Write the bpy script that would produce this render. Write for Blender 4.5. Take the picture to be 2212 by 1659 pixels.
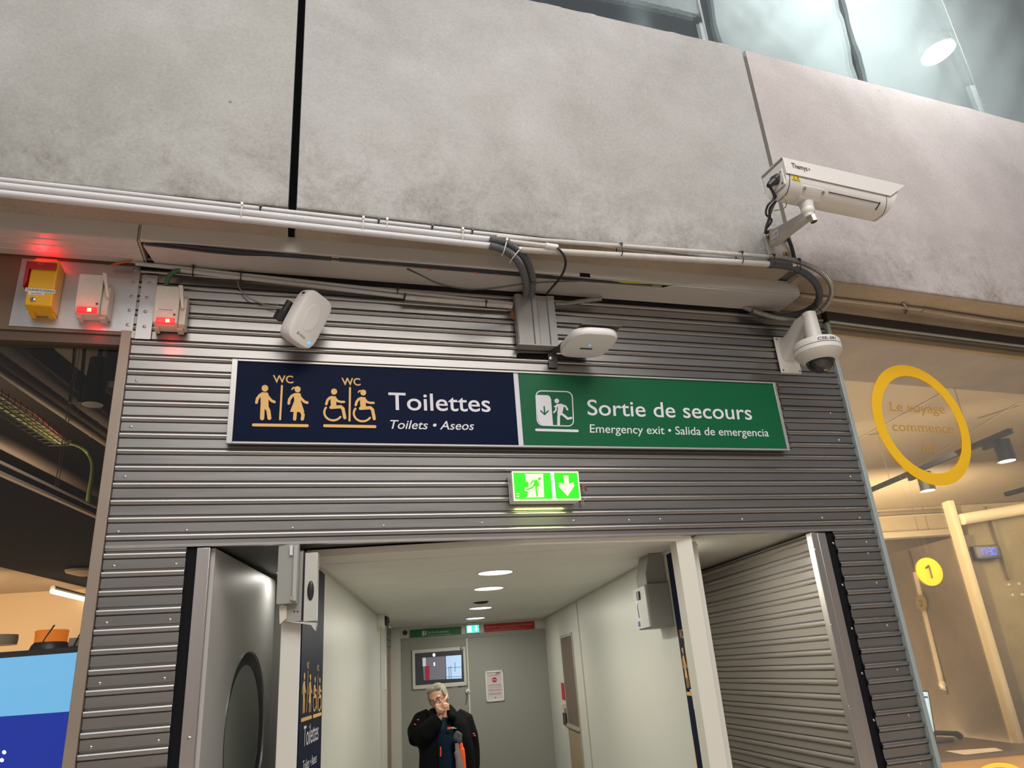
import bpy, bmesh, math, random
import numpy as np
from math import radians, sin, cos, pi, sqrt
from mathutils import Vector, Matrix
random.seed(7)
S = bpy.context.scene
COL = S.collection
for o in list(bpy.data.objects): bpy.data.objects.remove(o)

# ------------------------------------------------------------------ camera
PW, PH, FOC = 2212.0, 1659.0, 1573.0
CAM = Vector((0.0, -4.0, 1.75))
RM = (Matrix.Rotation(radians(-17.505), 3, 'Z') @ Matrix.Rotation(radians(90+21.2277), 3, 'X') @ Matrix.Rotation(radians(-4.3374), 3, 'Z'))
cd = bpy.data.cameras.new('camera'); cam = bpy.data.objects.new('camera', cd); COL.objects.link(cam)
cd.sensor_fit = 'HORIZONTAL'; cd.sensor_width = 36.0; cd.lens = 36.0*FOC/PW; cd.clip_start = 0.05; cd.clip_end = 300
cam.matrix_world = Matrix.Translation(CAM) @ RM.to_4x4()
S.camera = cam

# ------------------------------------------------------------------ world, large lights, exposure
S.view_settings.view_transform = 'Standard'; S.view_settings.look = 'None'
S.view_settings.gamma = 1.0; S.view_settings.use_curve_mapping = False
S.view_settings.exposure = -0.18
w = bpy.data.worlds.new('hall_air'); S.world = w; w.use_nodes = True
nt = w.node_tree; nt.nodes.clear()
wo = nt.nodes.new('ShaderNodeOutputWorld'); bg = nt.nodes.new('ShaderNodeBackground')
tc = nt.nodes.new('ShaderNodeTexCoord'); sx = nt.nodes.new('ShaderNodeSeparateXYZ'); cr = nt.nodes.new('ShaderNodeValToRGB')
nt.links.new(tc.outputs['Generated'], sx.inputs[0]); nt.links.new(sx.outputs['Z'], cr.inputs[0])
cr.color_ramp.elements[0].position = 0.0; cr.color_ramp.elements[0].color = (.42, .36, .31, 1)
cr.color_ramp.elements[1].position = 0.8; cr.color_ramp.elements[1].color = (.30, .31, .34, 1)
e = cr.color_ramp.elements.new(.35); e.color = (.40, .39, .40, 1)
nt.links.new(cr.outputs[0], bg.inputs[0]); bg.inputs[1].default_value = 0.62
nt.links.new(bg.outputs[0], wo.inputs[0])

def look(o, tgt):
    o.rotation_euler = (Vector(tgt)-o.location).to_track_quat('-Z', 'Y').to_euler()
def area(name, loc, tgt, size, power, color, sy=None, spread=None):
    l = bpy.data.lights.new(name, 'AREA'); o = bpy.data.objects.new(name, l); COL.objects.link(o)
    l.shape = 'RECTANGLE' if sy else 'SQUARE'; l.size = size
    if sy: l.size_y = sy
    l.energy = power; l.color = color; o.location = loc; look(o, tgt)
    if spread: l.spread = radians(spread)
    return o
area('hall_light', (-1.0, -7.0, 11.0), (1, 0, 4), 12.0, 520, (.97, .99, 1.0), 5.0)
area('hall_light', (4.5, -5.0, 9.5), (3.5, 0, 4), 3.0, 190, (1.0, .90, .87), 2.0)
area("blanket_front_fill", (4.6, -4.4, 9.4), (4.9, .1, 8.0), 1.5, 210, (.97, 1.0, .99), 1.0, 52)  # unseen fill added to brighten the fleece blankets
bu_ = area('blanket_up_fill', (6.4, .02, 6.03), (6.0, .1, 8), 8.5, 110, (.97, 1.0, .99), .1, 150); bu_.rotation_euler = (radians(180-16), 0, radians(3.5))  # unseen strip added behind the upstand to lift the blankets
area('hall_floor_light', (1.0, -6.0, 7.0), (1.0, -4.5, 0), 6.0, 380, (1.0, .92, .86), 4.0)
area('hall_front_fill', (0.5, -11.0, 5.0), (1.2, 0, 3.0), 14.0, 50, (1.0, .97, .93), 6.0)  # added fill, brightens the front under the overhang

# ------------------------------------------------------------------ measuring helpers: a ray of the camera met with a real plane of the place
def ray(x, y): return RM @ Vector((x-PW/2, -(y-PH/2), -FOC))
def hit(x, y, p, n):
    d = ray(x, y); p = Vector(p); n = Vector(n); return CAM + d*((p-CAM).dot(n)/d.dot(n))
def Yp(x, y, c=0.0): return hit(x, y, (0, c, 0), (0, 1, 0))
def Zp(x, y, c): return hit(x, y, (0, 0, c), (0, 0, 1))
A2 = radians(-11.09)
U = Vector((-sin(A2), cos(A2), 0)); V = Vector((cos(A2), sin(A2), 0)); ZZ = Vector((0, 0, 1)); XX = Vector((1, 0, 0)); YY = Vector((0, 1, 0))
def Vp(x, y, c): return hit(x, y, V*c, V)
def Up(x, y, c): return hit(x, y, U*c, U)
def UV(v, u, z): return V*v + U*u + ZZ*z
def uv(p): return (p.dot(V), p.dot(U), p.z)

# ------------------------------------------------------------------ materials
def nodes(m):
    m.use_nodes = True; n = m.node_tree; return n, n.nodes['Principled BSDF']
MATS = {}
def mat(name, col=None, rough=.5, metal=0.0, emit=None, es=1.0, var=0.0, vscale=6.0, bump=0.0, bscale=40.0, alpha=None, trans=0.0, stretch=None, spec=None, rvar=0.0):
    if name in MATS: return MATS[name]
    m = bpy.data.materials.new(name); n, b = nodes(m); MATS[name] = m
    b.inputs['Base Color'].default_value = (*col, 1); b.inputs['Roughness'].default_value = rough; b.inputs['Metallic'].default_value = metal
    if spec is not None: b.inputs['Specular IOR Level'].default_value = spec
    if trans: b.inputs['Transmission Weight'].default_value = trans
    if emit: b.inputs['Emission Color'].default_value = (*emit, 1); b.inputs['Emission Strength'].default_value = es
    g = n.nodes.new('ShaderNodeNewGeometry'); mp = n.nodes.new('ShaderNodeMapping'); n.links.new(g.outputs['Position'], mp.inputs[0])
    if stretch: mp.inputs['Scale'].default_value = stretch
    if var or rvar:
        t = n.nodes.new('ShaderNodeTexNoise'); t.inputs['Scale'].default_value = vscale; t.inputs['Detail'].default_value = 6; t.inputs['Roughness'].default_value = .65
        n.links.new(mp.outputs[0], t.inputs['Vector'])
        if var:
            r = n.nodes.new('ShaderNodeValToRGB'); r.color_ramp.elements[0].position = .3; r.color_ramp.elements[1].position = .7
            r.color_ramp.elements[0].color = (*[c*(1-var) for c in col], 1); r.color_ramp.elements[1].color = (*[min(1, c*(1+var)) for c in col], 1)
            n.links.new(t.outputs['Fac'], r.inputs[0]); n.links.new(r.outputs[0], b.inputs['Base Color'])
        if rvar:
            mr = n.nodes.new('ShaderNodeMapRange'); mr.inputs['From Min'].default_value = .3; mr.inputs['From Max'].default_value = .7
            mr.inputs['To Min'].default_value = max(0.02, rough-rvar); mr.inputs['To Max'].default_value = rough+rvar
            n.links.new(t.outputs['Fac'], mr.inputs['Value']); n.links.new(mr.outputs[0], b.inputs['Roughness'])
    if bump:
        t2 = n.nodes.new('ShaderNodeTexNoise'); t2.inputs['Scale'].default_value = bscale; t2.inputs['Detail'].default_value = 5
        n.links.new(mp.outputs[0], t2.inputs['Vector'])
        bp = n.nodes.new('ShaderNodeBump'); bp.inputs['Strength'].default_value = bump; bp.inputs['Distance'].default_value = .01
        n.links.new(t2.outputs['Fac'], bp.inputs['Height']); n.links.new(bp.outputs[0], b.inputs['Normal'])
    return m
def concrete(name, col, tint, grime_z=None):
    m = bpy.data.materials.new(name); n, b = nodes(m); L = n.links; N = n.nodes
    b.inputs['Roughness'].default_value = .62; b.inputs['Specular IOR Level'].default_value = .35
    g = N.new('ShaderNodeNewGeometry')
    def noise(sc, det=8, ro=.6, dist=0, vec=None):
        t = N.new('ShaderNodeTexNoise'); t.inputs['Scale'].default_value = sc; t.inputs['Detail'].default_value = det; t.inputs['Roughness'].default_value = ro; t.inputs['Distortion'].default_value = dist
        L.new(vec or g.outputs['Position'], t.inputs['Vector']); return t.outputs['Fac']
    def ramp(f, p0, c0, p1, c1):
        r = N.new('ShaderNodeValToRGB'); r.color_ramp.elements[0].position = p0; r.color_ramp.elements[0].color = (*c0, 1)
        r.color_ramp.elements[1].position = p1; r.color_ramp.elements[1].color = (*c1, 1); L.new(f, r.inputs[0]); return r.outputs[0]
    def mix(f, a, bb, mode='MIX'):
        x = N.new('ShaderNodeMix'); x.data_type = 'RGBA'; x.blend_type = mode
        if isinstance(f, float): x.inputs['Factor'].default_value = f
        else: L.new(f, x.inputs['Factor'])
        L.new(a, x.inputs[6]); L.new(bb, x.inputs[7]); return x.outputs[2]
    base = ramp(noise(1.1, 6, .62, .4), .33, col, .68, tint)
    clouds = ramp(noise(1.7, 8, .62, .3), .3, (.88, .88, .87), .7, (1.07, 1.07, 1.08))
    c = mix(1.0, base, clouds, 'MULTIPLY')
    fine = ramp(noise(55, 6, .8), .35, (.86, .86, .86), .65, (1.06, 1.06, 1.06))
    c = mix(1.0, c, fine, 'MULTIPLY')
    mp = N.new('ShaderNodeMapping'); mp.inputs['Scale'].default_value = (1, 1, .16); L.new(g.outputs['Position'], mp.inputs[0])
    streak = ramp(noise(5.0, 5, .7, .3, mp.outputs[0]), .56, (1, 1, 1), .80, (.86, .80, .74))
    c = mix(.10, c, mix(1.0, c, streak, 'MULTIPLY'))
    # pock marks
    vo = N.new('ShaderNodeTexVoronoi'); vo.inputs['Scale'].default_value = 3.3; vo.inputs['Randomness'].default_value = 1; L.new(g.outputs['Position'], vo.inputs['Vector'])
    pk = ramp(vo.outputs['Distance'], .018, (.42, .42, .42), .034, (1, 1, 1)); c = mix(1.0, c, pk, 'MULTIPLY')
    vo2 = N.new('ShaderNodeTexVoronoi'); vo2.inputs['Scale'].default_value = 9; L.new(g.outputs['Position'], vo2.inputs['Vector'])
    pk2 = ramp(vo2.outputs['Distance'], .02, (.66, .66, .66), .045, (1, 1, 1)); c = mix(.6, c, mix(1.0, c, pk2, 'MULTIPLY'))
    if grime_z:  # rough dirty patches left along the lower edge of the casting
        sz = N.new('ShaderNodeSeparateXYZ'); L.new(g.outputs['Position'], sz.inputs[0])
        mr = N.new('ShaderNodeMapRange'); mr.inputs['From Min'].default_value = grime_z+.75; mr.inputs['From Max'].default_value = grime_z+.05
        L.new(sz.outputs['Z'], mr.inputs['Value'])
        f2 = ramp(noise(3.4, 9, .78, .5), .42, (0, 0, 0), .66, (1, 1, 1))
        mm = N.new('ShaderNodeMath'); mm.operation = 'MULTIPLY'; L.new(mr.outputs[0], mm.inputs[0]); L.new(f2, mm.inputs[1])
        dark = ramp(noise(30, 6, .8), .35, (.40, .375, .345), .65, (.80, .77, .73))
        c = mix(mm.outputs[0], c, mix(1.0, c, dark, 'MULTIPLY'))
    L.new(c, b.inputs['Base Color'])
    bp = N.new('ShaderNodeBump'); bp.inputs['Strength'].default_value = .14; bp.inputs['Distance'].default_value = .004
    L.new(noise(28, 8, .75), bp.inputs['Height']); L.new(bp.outputs[0], b.inputs['Normal'])
    return m
def glassmat(name, tint=(1, 1, 1), k=1.0, dust=0.0):
    m = bpy.data.materials.new(name); m.use_nodes = True; n = m.node_tree; n.nodes.clear()
    o = n.nodes.new('ShaderNodeOutputMaterial'); t = n.nodes.new('ShaderNodeBsdfTransparent'); t.inputs[0].default_value = (*tint, 1)
    g = n.nodes.new('ShaderNodeBsdfGlossy'); g.inputs['Roughness'].default_value = .01; g.inputs['Color'].default_value = (1, 1, 1, 1)
    f = n.nodes.new('ShaderNodeFresnel'); f.inputs['IOR'].default_value = 1.45
    mu = n.nodes.new('ShaderNodeMath'); mu.operation = 'MULTIPLY'; mu.inputs[1].default_value = k; n.links.new(f.outputs[0], mu.inputs[0])
    mx = n.nodes.new('ShaderNodeMixShader'); n.links.new(mu.outputs[0], mx.inputs[0]); n.links.new(t.outputs[0], mx.inputs[1]); n.links.new(g.outputs[0], mx.inputs[2])
    n.links.new(mx.outputs[0], o.inputs[0]); return m
M_CL = concrete('concrete_grey', (.33, .33, .305), (.42, .42, .40), 4.12)
M_CM = concrete('concrete_mid', (.355, .353, .338), (.44, .438, .427), 4.12)
M_CR = concrete('concrete_warm_lit', (.43, .40, .39), (.52, .485, .475), 4.10)  # pinker tone carries the warm light from the right
M_CB = concrete('concrete_beige', (.42, .36, .29), (.50, .43, .35))
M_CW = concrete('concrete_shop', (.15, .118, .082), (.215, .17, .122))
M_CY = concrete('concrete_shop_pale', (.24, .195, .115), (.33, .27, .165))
M_CE = concrete('concrete_edge', (.40, .33, .25), (.52, .44, .34))
STEEL = mat('galvanised_sheet', (.335, .327, .315), .31, .95, rvar=.05, vscale=3.0, var=.08, bump=.028, bscale=9, stretch=(.25, 1, 3))
STEELL = mat('leaf_sheet', (.47, .435, .39), .36, .75)
STEELP = mat('steel_plate', (.52, .52, .52), .36, .9, var=.10, vscale=5, rvar=.10, stretch=(1, 1, .3))
STAIN = mat('brushed_steel', (.56, .53, .51), .30, .95, var=.06, vscale=4, stretch=(4, 4, .3))
ALU = mat('aluminium_cassette', (.60, .58, .54), .45, .3, var=.06, vscale=2, stretch=(.2, 1, 1))
ALUD = mat('dark_aluminium', (.12, .12, .12), .4, .5)
WHITE = mat('white_plastic', (.74, .74, .72), .38)
CREAM = mat('cream_plastic', (.60, .57, .49), .45, var=.06, vscale=14)
PVC = mat('white_pvc', (.62, .62, .63), .42, var=.05, vscale=5)
PVCG = mat('grey_pvc', (.46, .46, .455), .45)
PVCD = mat('dirty_pvc', (.52, .50, .47), .5, var=.12, vscale=18)
BLACK = mat('black_rubber', (.006, .006, .007), .8, spec=.15)
BLACKP = mat('black_plastic', (.02, .02, .022), .38)
CABLE = mat('black_cable', (.018, .019, .022), .4)
FLEX = mat('grey_flex', (.10, .108, .115), .45)
FLEXM = mat('metal_flex', (.34, .33, .31), .38, .7)
YELLOW = mat('yellow_plastic', (.78, .42, .01), .35)
RED = mat('red_plastic', (.42, .012, .015), .35)
REDLED = mat('red_lamp', (.8, .02, .02), .3, emit=(1, .012, .02), es=1.6)
HOTLED = mat('hot_led', (1, .6, .2), .3, emit=(1, .55, .12), es=5.0)
NAVY = mat('navy_panel', (.003, .008, .030), .45, spec=.06)
GREEN = mat('green_panel', (.006, .105, .042), .35, spec=.2)
GREENF = mat('fresh_green', (.01, .16, .05), .5)
REDP = mat('red_panel', (.45, .01, .012), .5)
GOLD = mat('gold_print', (.70, .42, .12), .5)
WPRINT = mat('white_print', (.66, .67, .72), .5)
KPRINT = mat('black_print', (.03, .03, .035), .5)
GPRINT = mat('grey_print', (.32, .31, .29), .6)
BROWN = mat('brown_lacquer', (.155, .105, .065), .45, var=.08, vscale=3)
TRIMB = mat('warm_grey_trim', (.30, .25, .20), .4, .2, var=.08, vscale=3)
TRIMC = mat('blue_grey_trim', (.36, .42, .42), .4, .2)
CWHITE = mat('corridor_white', (.72, .71, .64), .5, var=.02, vscale=1)
CWALL = mat('corridor_wall', (.62, .62, .56), .34, spec=.5)
CBOX = mat('grey_box', (.30, .31, .285), .45)
CDOOR = mat('grey_door_paint', (.30, .305, .27), .5)
LEAFM = mat('leaf_grey', (.50, .50, .48), .45, .2)
SCREWM = mat('screw_steel', (.45, .44, .42), .3, 1.0)

# ------------------------------------------------------------------ mesh building
LOC = {}
class MB:
    def __init__(s): s.bm = bmesh.new()
    def poly(s, pts):
        vs = [s.bm.verts.new(Vector(p)) for p in pts]
        return s.bm.faces.new(vs)
    def prism(s, pts, vec, cap=True):
        vec = Vector(vec); n = len(pts)
        a = [s.bm.verts.new(Vector(p)) for p in pts]; b = [s.bm.verts.new(Vector(p)+vec) for p in pts]
        for i in range(n): s.bm.faces.new((a[i], a[(i+1) % n], b[(i+1) % n], b[i]))
        if cap: s.bm.faces.new(list(reversed(a))); s.bm.faces.new(b)
        return s
    def fbox(s, O, ex, ey, ez, lo, hi):
        O = Vector(O)
        P = lambda x, y, z: O + ex*x + ey*y + ez*z
        return s.prism([P(lo[0], lo[1], lo[2]), P(hi[0], lo[1], lo[2]), P(hi[0], hi[1], lo[2]), P(lo[0], hi[1], lo[2])], ez*(hi[2]-lo[2]))
    def box(s, lo, hi): return s.fbox((0, 0, 0), XX, YY, ZZ, lo, hi)
    def uvbox(s, lo, hi): return s.fbox((0, 0, 0), V, U, ZZ, lo, hi)
    def ring(s, c, a, b, r, seg): return [s.bm.verts.new(c + a*(r*cos(2*pi*i/seg)) + b*(r*sin(2*pi*i/seg))) for i in range(seg)]
    def loft(s, rings, cap=True):
        for r0, r1 in zip(rings, rings[1:]):
            n = len(r0)
            for i in range(n): s.bm.faces.new((r0[i], r0[(i+1) % n], r1[(i+1) % n], r1[i]))
        if cap: s.bm.faces.new(list(reversed(rings[0]))); s.bm.faces.new(rings[-1])
    def lathe(s, c, axis, prof, seg=32):
        axis = Vector(axis).normalized(); a = axis.orthogonal().normalized(); b = axis.cross(a); c = Vector(c)
        s.loft([s.ring(c+axis*h, a, b, max(r, 1e-4), seg) for r, h in prof]); return s
    def cyl(s, p0, p1, r0, r1=None, seg=20):
        p0 = Vector(p0); p1 = Vector(p1); ax = (p1-p0); L = ax.length
        return s.lathe(p0, ax, [(r0, 0), (r1 if r1 is not None else r0, L)], seg)
    def tube(s, pts, r, seg=12, rings=None, cap=True):
        pts = [Vector(p) for p in pts]; rs = r if isinstance(r, (list, tuple)) else [r]*len(pts)
        out = []; a = None
        for i, p in enumerate(pts):
            t = (pts[min(i+1, len(pts)-1)] - pts[max(i-1, 0)]).normalized()
            if a is None: a = t.orthogonal().normalized()
            a = (a - t*a.dot(t)).normalized(); b = t.cross(a)
            out.append(s.ring(p, a, b, rs[i], seg))
        s.loft(out, cap); return s
    def ball(s, c, r, sc=(1, 1, 1), ax=(XX, YY, ZZ), seg=24, rings=14):
        c = Vector(c)
        for i in range(rings+1):
            th = pi*i/rings
            row = [s.bm.verts.new(c + ax[0]*(r*sc[0]*sin(th)*cos(2*pi*j/seg)) + ax[1]*(r*sc[1]*sin(th)*sin(2*pi*j/seg)) + ax[2]*(r*sc[2]*cos(th))) for j in range(seg)] if 0 < i < rings else [s.bm.verts.new(c + ax[2]*(r*sc[2]*cos(th)))]
            if i:
                for j in range(seg):
                    k = (j+1) % seg
                    if i == 1: s.bm.faces.new((prev[0], row[j], row[k]))
                    elif i == rings: s.bm.faces.new((prev[j], row[0], prev[k]))
                    else: s.bm.faces.new((prev[j], row[j], row[k], prev[k]))
            prev = row
        return s
def finish(o, m, angle=35):
    me = o.data; me.materials.append(m); me.shade_smooth()
    try: me.set_sharp_from_angle(angle=radians(angle))
    except Exception: pass
def obj(name, mb, m, parent=None, label=None, bevel=0, seg=2, angle=35):
    bmesh.ops.recalc_face_normals(mb.bm, faces=mb.bm.faces)
    me = bpy.data.meshes.new(name)
    if parent is not None: loc = LOC[parent.name]
    else:
        vs = [v.co for v in mb.bm.verts]
        loc = Vector(((min(v.x for v in vs)+max(v.x for v in vs))/2, (min(v.y for v in vs)+max(v.y for v in vs))/2, min(v.z for v in vs)))
    bmesh.ops.translate(mb.bm, verts=mb.bm.verts, vec=-loc)
    mb.bm.to_mesh(me); mb.bm.free()
    o = bpy.data.objects.new(name, me); COL.objects.link(o)
    if parent is None: o.location = loc
    else: o.parent = parent
    LOC[o.name] = loc
    finish(o, m, angle)
    if bevel:
        b = o.modifiers.new('b', 'BEVEL'); b.width = bevel; b.segments = seg; b.limit_method = 'ANGLE'; b.angle_limit = radians(40)
    if label: o['label'] = label
    return o
def thing(name, label, cat, loc, group=None):
    o = bpy.data.objects.new(name, None); COL.objects.link(o); o.location = loc; o.empty_display_size = .05
    LOC[o.name] = Vector(loc); return tag(o, label, cat, group)
def tag(o, label, cat, group=None, kind=None):
    o['label'] = label; o['category'] = cat
    if group: o['group'] = group
    if kind: o['kind'] = kind
    return o
def struct(name, mb, m, label, cat='wall', **k):
    return tag(obj(name, mb, m, **k), label, cat, kind='structure')
def lerp(a, b, t): return a + (b-a)*t
def catmull(P, n=10):
    P = [Vector(p) for p in P]; P = [P[0]*2-P[1]] + P + [P[-1]*2-P[-2]]; out = []
    for i in range(1, len(P)-2):
        for k in range(n):
            t = k/n
            out.append(.5*((2*P[i]) + (-P[i-1]+P[i+1])*t + (2*P[i-1]-5*P[i]+4*P[i+1]-P[i+2])*t*t + (-P[i-1]+3*P[i]-3*P[i+1]+P[i+2])*t**3))
    out.append(P[-2]); return out
def resample(pts, step):
    out = [pts[0]]; acc = 0
    for a, b in zip(pts, pts[1:]):
        L = (b-a).length; d = step-acc
        while d <= L: out.append(a + (b-a)*(d/L)); d += step
        acc = (acc+L) % step if L else acc
        acc = L-(d-step)
    return out
def flexpath(mb, ctrl, r, pitch=.011, depth=.16, seg=14):
    p = resample(catmull(ctrl, 24), pitch/3)
    prof = [1, 1-depth*.2, 1-depth]
    mb.tube(p, [r*prof[i % 3] for i in range(len(p))], seg); return mb
def text_mesh(body, A, B, T, off, shear=0.0, bold=0.0, weight=0.0):
    """lettering on a real plane: baseline A to B, cap height towards T"""
    cu = bpy.data.curves.new('t', 'FONT'); cu.body = body; cu.size = 1; cu.offset = bold; cu.resolution_u = 5
    if shear: cu.shear = shear
    o = bpy.data.objects.new('t', cu); COL.objects.link(o); bpy.context.view_layer.update()
    me = bpy.data.meshes.new_from_object(o); co = [v.co.copy() for v in me.vertices]; fs = [tuple(p.vertices) for p in me.polygons]
    bpy.data.objects.remove(o); bpy.data.meshes.remove(me)
    x0 = min(c.x for c in co); x1 = max(c.x for c in co); cap = .729
    ex = (B-A)/(x1-x0); ez = (T-A)/cap
    n = ex.cross(ez).normalized()
    if n.dot(CAM-A) < 0: n = -n
    mb = MB(); vs = [mb.bm.verts.new(A + ex*(c.x-x0) + ez*c.y + n*off) for c in co]
    for f in fs:
        try: mb.bm.faces.new([vs[i] for i in f])
        except ValueError: pass
    return mb
def join(*mbs):
    r = mbs[0]
    for m in mbs[1:]:
        me = bpy.data.meshes.new('j'); m.bm.to_mesh(me); m.bm.free(); r.bm.from_mesh(me); bpy.data.meshes.remove(me)
    return r
def letters(names, t, m, *mbs):
    """each word of a line becomes a part of its own"""
    for n_, x_ in zip(names, mbs):
        bm = x_.bm; bm.verts.ensure_lookup_table(); seen = set(); isl = []
        for v in bm.verts:
            if v in seen: continue
            st_, cur = [v], []; seen.add(v)
            while st_:
                q = st_.pop(); cur.append(q)
                for e_ in q.link_edges:
                    k = e_.other_vert(q)
                    if k not in seen: seen.add(k); st_.append(k)
            isl.append(cur)
        P0 = bm.verts[0].co; far = max(bm.verts, key=lambda v: (v.co-P0).length).co; o2 = max(bm.verts, key=lambda v: (v.co-far).length).co; ax = (far-o2).normalized()
        rng = sorted(((min(v.co.dot(ax) for v in c), max(v.co.dot(ax) for v in c), c) for c in isl), key=lambda r: r[0])
        L = rng[-1][1]-rng[0][0]; n_isl = len(rng); h_ = sorted(b-a for a, b, _ in rng)[n_isl//2]; groups = [[rng[0][2]]]; end = rng[0][1]
        for a, b, c in rng[1:]:
            if a-end > h_*.42: groups.append([])
            groups[-1].append(c); end = max(end, b)
        for g_ in groups:
            mb = MB(); mp_v = {}
            for c in g_:
                for v in c: mp_v[v] = mb.bm.verts.new(v.co)
            for f_ in bm.faces:
                if f_.verts[0] in mp_v: mb.bm.faces.new([mp_v[v] for v in f_.verts])
            obj(n_, mb, m, t)
        bm.free()
class Flat:
    """flat printed shapes on a plane: pixel of a crop -> plane point (fn)"""
    def __init__(s, fn): s.fn = fn; s.mb = MB(); s.k = 0; s.n = None
    def poly(s, pts):
        P = [Vector(s.fn(*p)) for p in pts]
        if s.n is None:      # plane normal, towards the viewer's side
            s.n = (P[len(P)//3]-P[0]).cross(P[2*len(P)//3]-P[0]).normalized()
            if s.n.dot(CAM-P[0]) < 0: s.n = -s.n
        s.k += 1; s.mb.poly([p + s.n*(s.k*2.5e-5) for p in P]); return s
    def disc(s, x, y, r, n=20, ry=None): return s.poly([(x+r*cos(2*pi*i/n), y+(ry or r)*sin(2*pi*i/n)) for i in range(n)])
    def stroke(s, pts, wd):
        for (x0, y0), (x1, y1) in zip(pts, pts[1:]):
            L = sqrt((x1-x0)**2+(y1-y0)**2) or 1; a, b = -(y1-y0)/L*wd/2, (x1-x0)/L*wd/2
            s.poly([(x0+a, y0+b), (x1+a, y1+b), (x1-a, y1-b), (x0-a, y0-b)])
        for p in pts: s.disc(p[0], p[1], wd/2, 14)
        return s
    def arc(s, x, y, r, a0, a1, wd, n=18, ry=None):
        return s.stroke([(x+r*cos(radians(a0+(a1-a0)*i/n)), y+(ry or r)*sin(radians(a0+(a1-a0)*i/n))) for i in range(n+1)], wd)
def crop(ox, oy, sc, plane, off=0.0):
    def f(x, y):
        p = plane(ox+x/sc, oy+y/sc); return p
    return f

# ================================================================== THE SETTING
FX0, FX1 = -0.88, 3.706            # metal-clad front between the two shop windows
OX0, OX1, OZ = -0.512, 3.335, 2.44   # doorway
RIBH = .0125
def rib_profile(z0, z1, ribs):
    """(outward, z) samples from the bottom up"""
    pts = [(0, z0)]
    for zr in sorted(ribs):
        if zr-.026 < z0 or zr+.016 > z1: continue
        c = zr-.007
        pts += [(0, c-.0185), (-.004, c-.0165)]
        for k in range(0, 9):
            t = pi*k/8; pts.append((RIBH*sin(t)**.8 if 0 < k < 8 else 0.0005, c-.0145*cos(t)))
        pts += [(-.013, c+.0155), (-.013, c+.0225), (0, c+.0240)]
    pts.append((0, z1)); return pts
def cladding(O, ex, en, L, z0, z1, ribs, mb=None, thick=.0014):
    """corrugated sheet: O origin (z ignored), ex along, en outward normal"""
    mb = mb or MB(); pr = rib_profile(z0, z1, ribs)
    P = lambda s, d, z: Vector((O[0], O[1], 0)) + ex*s + en*d + ZZ*z
    f = [(mb.bm.verts.new(P(0, d, z)), mb.bm.verts.new(P(L, d, z))) for d, z in pr]
    g = [(mb.bm.verts.new(P(0, d-thick, z)), mb.bm.verts.new(P(L, d-thick, z))) for d, z in pr]
    for i in range(len(pr)-1):
        mb.bm.faces.new((f[i][0], f[i][1], f[i+1][1], f[i+1][0])); mb.bm.faces.new((g[i][0], g[i+1][0], g[i+1][1], g[i][1]))
        mb.bm.faces.new((f[i][0], f[i+1][0], g[i+1][0], g[i][0])); mb.bm.faces.new((f[i][1], g[i][1], g[i+1][1], f[i+1][1]))
    mb.bm.faces.new((f[0][0], g[0][0], g[0][1], f[0][1])); mb.bm.faces.new((f[-1][0], f[-1][1], g[-1][1], g[-1][0]))
    return mb
def screw(p, n, parent, r=.0065, name='screw'):
    mb = MB(); mb.lathe(Vector(p), n, [(r*1.15, 0), (r*1.15, .0012), (r*.8, .003), (r*.42, .0034), (r*.40, .0018), (.0003, .0018)], 12)
    return obj(name, mb, SCREWM, parent)
NY = Vector((0, -1, 0))
struct('floor', MB().box((-14, -14, -.1), (14, 16, 0)), mat('hall_floor', (.60, .50, .42), .4, var=.08, vscale=.8), 'pale stone floor of the station hall', 'floor')
upr = [2.489+.0882*k for k in range(20)]
wf = struct('wall_front', cladding((FX0, 0), XX, NY, FX1-FX0, OZ, 4.14, upr), STEEL, 'upper ribbed metal sheet cladding above the doorway')
wl = struct('wall_front_left', cladding((FX0, 0), XX, NY, OX0-FX0, 0, OZ-.012, [2.401-.088*k for k in range(27)]), STEEL, 'narrow ribbed metal cladding strip left of the doorway')
wr = struct('wall_front_right', cladding((OX1+.035, 0), XX, NY, FX1-OX1-.035, 0, OZ-.012, [2.399-.0875*k for k in range(27)]), STEEL, 'narrow ribbed metal cladding strip right of the doorway')
obj('bottom_lip', MB().box((FX0, -.004, OZ-.010), (FX1, .03, OZ+.004)), STAIN, wf)
for px, py in ((255,1149),(403,1146),(632,1141),(829,1136),(1041,1130),(1240,1125),(1427,1122),(1604,1122),(1777,1119),(1858,1119),(295,822),(283,922),(270,1030),(1240+120,1125-1),(1795,893),(1813,951),(1838,1030)):
    screw(Yp(px, py), NY, wf)
for px, py in ((246,1223),(380,1219),(230,1346),(367,1339),(215,1477),(355,1466),(196,1615),(342,1601)): screw(Yp(px, py), NY, wl)
for zx, zy in ((950,218),(1165,212),(1175,283),(1010,485),(1230,473),(1070,765),(1297,745),(1135,1052),(1362,1030),(1210,1352),(1435,1322),(1510,1630)):
    screw(Yp(1480+zx/2.967, 1100+zy/2.967), NY, wr)
# rubber jambs: dark deep reveals beside the doorway
MBk = MB().box((OX0, .01, 0), (OX0+.05, .10, OZ-.012)); struct('trim_1', MBk, BLACK, 'black rubber reveal on the left side of the doorway', 'trim')
mbk = MB().box((OX1-.03, .01, 0), (OX1+.045, .10, OZ-.012))
for k in range(27): mbk.cyl((OX1+.03, .004, 2.392-.0875*k), (OX1+.042, .004, 2.392-.0875*k), .013, seg=12)
struct('trim_2', mbk, BLACK, 'black rubber reveal on the right side of the doorway', 'trim')
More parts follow.
